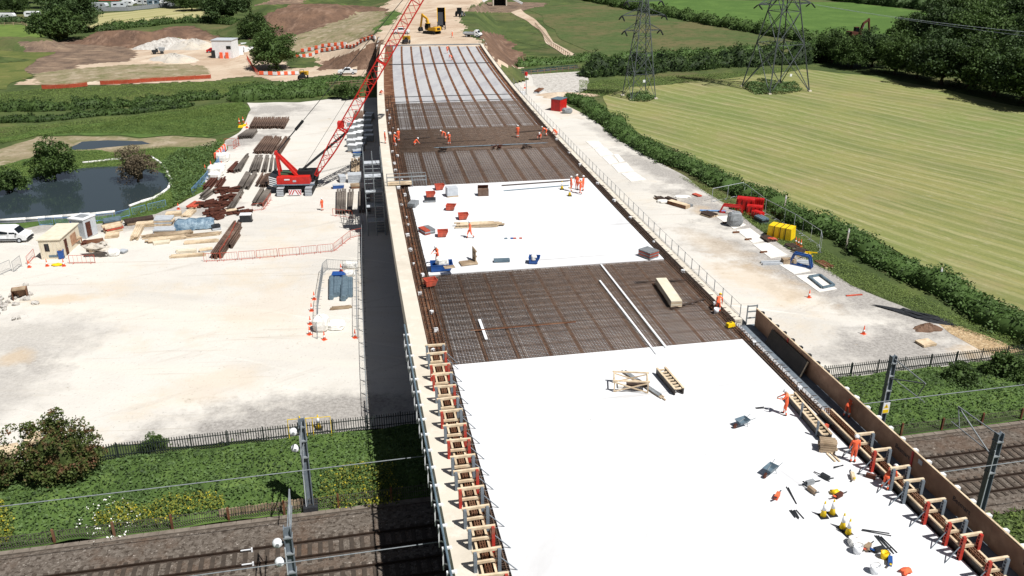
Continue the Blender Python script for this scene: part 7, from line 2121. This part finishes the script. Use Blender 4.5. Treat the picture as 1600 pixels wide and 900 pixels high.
for px, py, lb in ((376, 80, 'white block by the cabin nearest the trees'), (384, 74, 'white sheet lying on the grass near the cabin'), (389, 81, 'white crate at the foot of the green trees'), (372, 86, 'pale block row in front of the white blocks')):
    b = MB()
    b.box((0, 0, .7), (3.2, 1.6, 1.3), .2, taper=.93); b.box((0, 0, 1.4), (3.0, 1.5, .12), .2)
    tag(place(b.build('concrete_block', M['white']), at(px, py), .3), lb, 'block')
def heap(px, py, rx, ry, h, m, label, name='stone_heap', seed=1, z=0):
    R = np.random.default_rng(seed)
    n, rows = 40, 14
    V = [(0, 0, h)]
    for j in range(1, rows + 1):
        q = j / rows
        for i in range(n):
            a = 2 * math.pi * i / n
            rr = q * (1 + .14 * math.sin(3 * a + seed) + .08 * math.sin(7 * a))
            zz = h * max(0, (1 - q) ** .8 * (1 + .25 * math.sin(5 * a + seed) * q)) + (R.uniform(-.12, .12) * h * (1 - q))
            V.append((rx * rr * math.cos(a), ry * rr * math.sin(a), max(-.02, zz)))
    b = MB()
    fs = [(0, 1 + i, 1 + (i + 1) % n) for i in range(n)] + [(1 + j * n + i, 1 + (j + 1) * n + i, 1 + (j + 1) * n + (i + 1) % n, 1 + j * n + (i + 1) % n) for j in range(rows - 1) for i in range(n)]
    b.poly(V, fs)
    return tag(place(b.build(name, M[m]), at(px, py, z)), label, 'stone heap')
heap(268, 74, 12, 7, 3.2, 'stone', 'heap of white broken concrete among the brown spoil', seed=2)
heap(305, 75, 9, 6, 3.0, 'greygravel', 'heap of grey rubble right of the white concrete heap', seed=3)
heap(272, 95, 8, 5, 2.2, 'greygravel', 'low grey gravel heap in front of the dark dumper', seed=4)
heap(243, 96, 6, 3, .8, 'dirt', 'low sandy heap beside the grey gravel heap', seed=5)
heap(212, 74, 3.5, 2, .9, 'soil', 'small dark clod heap on the bare soil', seed=6)
heap(884, 150, 7, 4, .9, 'dirt', 'sandy heap in front of the white stone apron', seed=7)
# barrier lines on the site roads
wb_ = striped(2.2, 1.0)
def land_line(k, pts, step, label, group, land=True, sc=1.0):
    P = [on_land(*p) if land else at(*p) for p in pts]
    for a, c in zip(P, P[1:]):
        n = max(1, round((c - a).length / step))
        for i in range(n):
            q = a.lerp(c, (i + .5) / n); d = c - a
            z = float(height(q.x, q.y)) if land else 0
            k((q.x, q.y, z), math.atan2(d.y, d.x), label, group, (((c - a).length / n) / step, 1, sc))
land_line(wb_, [(460, 90), (500, 82), (540, 75), (585, 64)], 2.2, 'red and white water barrier along the ramp behind the brown slope', 'ramp barriers')
land_line(wb_, [(468, 83), (500, 76), (540, 70)], 2.6, 'red and white water barrier along the upper side of the ramp', 'upper ramp barriers')
land_line(wb_, [(402, 117), (430, 118), (464, 117)], 2.2, 'red and white water barrier beside the tree and the site dumper', 'site road barriers', False)
land_line(wb_, [(546, 108), (565, 106), (582, 104)], 2.2, 'red and white water barrier around the parked dropside tipper', 'tipper barriers', False)
hor = panel('orange', 3.2, 1.2, 0)
land_line(hor, [(66, 140), (110, 138), (137, 135)], 3.2, 'orange mesh barrier at the far end of the long site fence', 'orange mesh barriers', False)
land_line(hor, [(157, 133), (200, 131), (240, 128), (280, 126), (330, 123)], 3.2, 'orange mesh barrier in the long line between the hedge grass and the scrub', 'long orange mesh line', False)
land_line(opan, [(386, 92), (398, 112), (404, 118)], 2.4, 'orange barrier beside the track near the dark green tree', 'track barriers', False, 1.2)
t = thing('underpass_portal', 'white concrete underpass portal in the grass embankment', 'portal', at(781, 9), .1)
MB().box((0, 2, 4.4), (9, 5, .9)).build('lintel', M['white'], t)
for s in (-1, 1):
    MB().box((s * 3.3, 1.5, 2.0), (.6, 4, 4.0)).build('wall', M['coping'], t)
    MB().bar((s * 4.2, -.5, 4.3), (s * 11, -3, 1.2), .7, .9).build('wing_wall', M['white'], t)
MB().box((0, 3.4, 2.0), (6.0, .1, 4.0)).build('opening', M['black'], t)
o = MB().tube((0, 0, 0), (0, 0, 5.2), .08, n=6); t = thing('signal_post', 'thin post with a red signal beside the far end of the coping', 'signal', at(822, 148), 0)
MB().tube((0, 0, 0), (0, 0, 5.0), .07, n=6).build('post', M['darksteel'], t); MB().lathe([(.0, 0), (.35, .1), (.35, .9), (0, 1.0)], (0, 0, 4.4), 10).build('red_head', M['red'], t); MB().box((-.9, 0, .4), (1.5, .6, .8)).build('cabinet', M['white'], t)

# ---------------------------------------------------------------- right-hand compound
t = thing('red_container', 'bright red storage container beside the hedge near the brook', 'container', at(873, 172), -.55)
MB().box((0, 0, 1.3), (2.3, 3.0, 2.5)).build('wall', M['red'], t); MB().box((0, 0, 2.6), (2.45, 3.15, .12)).build('roof', M['bluegrey'], t)
for k in range(6): MB().box((-.95 + k * .38, -1.52, 1.3), (.08, .05, 2.3)).build('wall_rib', M['red'], t)
d = MB().box((-1.17, .2, 1.2), (.05, 1.2, 2.1)).build('door', M['red'], t); MB().box((-1.21, .6, 1.2), (.04, .05, .4)).build('handle', M['steel'], d)
bag(886, 177, 0, 1.0, 'dark grey covered pack beside the red container', 'grey', r=(1.1, .7, .6), name='covered_pack', cat='pack')
stack_px((838, 146), (846, 141), 1.4, .6, 2, 4, ['palegrey', 'rust'], 'pale board stack at the far end of the coping')
t = thing('timber_pack', 'brown timber bundle lying in the scatter of debris on the gravel', 'timber pack', at(1060, 322), -.85)
MB().box((0, 0, .3), (3.4, 1.0, .5)).build('planks', M['timber'], t)
for y in (-.52, .52): MB().box((0, y, .3), (3.4, .04, .45)).build('dark_side', M['rust'], t)
stack_px((1025, 309), (1042, 317), 1.2, .3, 2, 4, ['oldtimber', 'rebard'], 'dark broken boards beside the brown timber bundle', messy=.3)
stack_px((1040, 310), (1056, 316), .8, .35, 1, 4, 'rebard', 'row of dark planks behind the brown timber bundle', messy=.2)
stack_px((1072, 322), (1080, 324), 1.0, .35, 2, 4, 'grey', 'small grey pallet right of the brown timber bundle', messy=.1)
bag(1036, 316, 0, .9, 'white sheet among the debris left of the brown timber bundle', r=(1.0, .7, .2)); bag(1066, 308, 0, .9, 'flat white sheet behind the debris on the gravel', r=(1.3, .7, .12))
stack_px((1084, 304), (1094, 308), .8, .2, 1, 3, 'skipred', 'small reddish board lying alone on the gravel')
stack_px((1098, 334), (1116, 340), 1.6, .4, 2, 4, ['timber', 'rebard'], 'dark ended timber stack at the top of the concrete pads', messy=.15)
def steel_form(loc, rz, col, label, L=3.2, H=1.1, W=.8):
    t = thing('steel_cradle', label, 'cradle', loc, rz)
    for y in (-W / 2, W / 2):
        b = MB()
        for p, q in (((-L / 2, y, .1), (L / 2, y, .1)), ((-L / 2 + .4, y, H), (L / 2 - .4, y, H)), ((-L / 2, y, .1), (-L / 2 + .4, y, H)), ((L / 2, y, .1), (L / 2 - .4, y, H))): b.bar(p, q, .2, .22)
        b.build('side_frame', M[col], t)
    for x in (-L / 3, 0, L / 3): MB().bar((x, -W / 2, .12), (x, W / 2, .12), .14, .14).build('cross_bar', M[col], t)
    return t
steel_form(at(1143, 333), -.35, 'red', 'low red steel cradle with a pale centre at the head of the pads')
tag(place(MB().box((0, 0, .25), (1.6, .5, .3)).build('pale_block', M['pad']), at(1143, 334), -.35), 'pale block inside the low red steel cradle', 'block')
def red_block(px, py, rz, d, label):
    t = thing('red_form', label, 'steel form', at(px, py), rz)
    MB().box((0, 0, d[2] / 2), d, taper=.96).build('shell', M['red'], t)
    for k in range(4): MB().box((-d[0] / 2 + (k + .5) * d[0] / 4, -d[1] / 2 - .03, d[2] / 2), (.1, .08, d[2] * .95)).build('stiffener', M['red'], t)
    MB().box((0, 0, d[2] + .03), (d[0] * .7, d[1] * .6, .06)).build('top_plate', M['red'], t)
red_block(1164, 328, -.35, (2.6, 1.6, 1.8), 'large bright red steel form at the back of the fenced pads')
red_block(1178, 335, -.35, (2.2, 1.2, 1.3), 'bright red steel form between two others by the hedge')
red_block(1183, 341, -.9, (1.6, 1.0, 1.0), 'lowest bright red steel form in front of the others'); red_block(1186, 327, -.35, (1.2, .9, 1.6), 'small bright red form nearest the hedge')
bag(1147, 352, .06, 1.0, 'round grey bale wrapped in netting on a concrete pad', 'grey', r=(1.0, .8, 1.0), name='netted_bale', cat='bale')
stack_px((1183, 344), (1196, 351), 1.2, .8, 3, 3, ['bluegrey', 'darksteel'], 'green grey tube pack below the red forms', messy=.1)
t = thing('yellow_pack', 'large yellow wrapped pack with black straps by the hedge', 'pack', at(1220, 371), -.62)
MB().box((0, 0, .85), (3.2, 1.9, 1.6), taper=.94).build('wrapping', M['yellow'], t)
for x in (-.7, .1, .8): MB().box((x, 0, .86), (.08, 1.96, 1.64), taper=.94).build('strap', M['black'], t)
MB().box((0, 0, .04), (3.0, 1.7, .08)).build('bearer', M['oldtimber'], t)
stack_px((1194, 371), (1206, 379), 1.4, .3, 1, 5, ['rebard'], 'dark pallet of bits beside the yellow pack', messy=.2); stack_px((1231, 384), (1243, 390), 1.3, .35, 2, 4, ['grey', 'rebard'], 'grey pallet near the three standing cones', messy=.1); stack_px((1242, 392), (1258, 397), 1.5, .35, 2, 4, ['cream', 'rebard'], 'cream and black pallet under the three standing cones', messy=.2)
b = MB()
for k in range(7): b.bar((random.uniform(-1.4, 1.4), random.uniform(-.6, .6), .1 + .08 * k), (random.uniform(-1.4, 1.4), random.uniform(-.6, .6), .15 + .08 * k), .12)
tag(place(b.build('yellow_barrier', M['yellow']), at(1262, 401), .2), 'tangle of yellow frames at the corner of the compound', 'frames')
tag(place(MB().blob((0, 0, .2), (.8, .5, .25), rough=.4, n=9, seed=5).build('debris', M['skipred']), at(1205, 376)), 'orange debris between the pads and the yellow pack', 'debris')
t = steel_form(at(1251, 416), -.62, 'blue', 'bright blue steel frame standing on the lower pads', 2.6, 1.5, .5)
t = thing('white_gantry', 'long white frame lying across the lower pads', 'frame', at(1228, 412), .05)
b = MB(); b.bar((-3, -.3, .15), (3, -.3, .15), .25, .25); b.bar((-3, .3, .15), (3, .3, .15), .25, .25); b.build('frame_bar', M['palegrey'], t); MB().box((.3, 0, .4), (1.6, .9, .5)).build('mounted_box', M['oldtimber'], t)
t = thing('steel_surround', 'empty grey steel frame lying on the last concrete pad', 'frame', at(1281, 441, .06), 0)
p_ = [at(1264, 434, .06), at(1281, 431, .06), at(1303, 447, .06), at(1285, 451, .06)]
b = MB()
for a, c in zip(p_, p_[1:] + p_[:1]): b.bar(a - Vector(t.location) + Vector((0, 0, .14)), c - Vector(t.location) + Vector((0, 0, .14)), .25, .22)
b.build('frame_bar', M['bluegrey'], t)
stack_px((1278, 410), (1296, 420), 1.2, .3, 2, 3, ['timber', 'rust'], 'brown edged plank stack on the gravel beside the grass verge', messy=.1)
o_ = span((1322, 463), (1347, 461)); tag(place(MB().box((0, 0, .06), (o_[2], .2, .12)).build('plank', M['skipred']), o_[0], o_[1]), 'single reddish plank lying alone on the gravel', 'plank')
slats(1.5, 1.3, .25, 2, 5, 'timber', 'timber pallet lying alone on the gravel near the railway fence', 'pallet', at(1446, 538), .3, name='pallet')
heap(1448, 515, 1.5, .7, .75, 'soil', 'brown boulder lying at the edge of the cobbles', name='boulder', seed=8)
tag(place(MB().blob((0, 0, .1), (3.6, .8, .22), rough=.45, n=14, seed=12).build('black_sheeting', M['darksteel']), at(1437, 494), -.65), 'black sheeting along the edge of the gravel and the verge', 'sheeting')
chain(tpan, [(1112, 316), (1160, 306)], 2.6, 'grey mesh barrier at the top end of the fenced pads', 'grey barriers above the pads', sc=1.4)
chain(tpan, [(1162, 308), (1195, 334), (1240, 358), (1280, 385), (1281, 396)], 2.6, 'grey mesh barrier between the pads and the hedge', 'grey barriers by the hedge', sc=1.4)
tag(place(MB().tube((-2.4, 0, .15), (2.4, 0, .15), .12, n=8).build('blue_pipe', M['bluemesh']), at(1120, 331), -.1), 'blue pipe lying at the head of the fenced pads', 'pipe')
for px, py, lb in ((1134, 349, 'upper'), (1150, 364, 'second'), (1169, 375, 'third'), (1193, 395, 'lowest')): tag(place(MB().box((0, 0, .1), (.9, .25, .2)).build('timber_block', M['rust']), at(px, py), .2), f'small dark block beside the concrete pads, {lb} of the four', 'block')
for px, py, lb in ((1225, 333, 'first from the wood'), (1322, 388, 'middle one'), (1465, 452, 'one nearest the railway')):
    t = thing('marker_post', f'pale marker post in the hedge beside the hay field, {lb}', 'post', at(px, py)); MB().box((0, 0, 1.3), (.18, .14, 2.6)).build('post', M['coping'], t); MB().box((0, -.09, 2.3), (.2, .02, .3)).build('plate', M['white'], t)
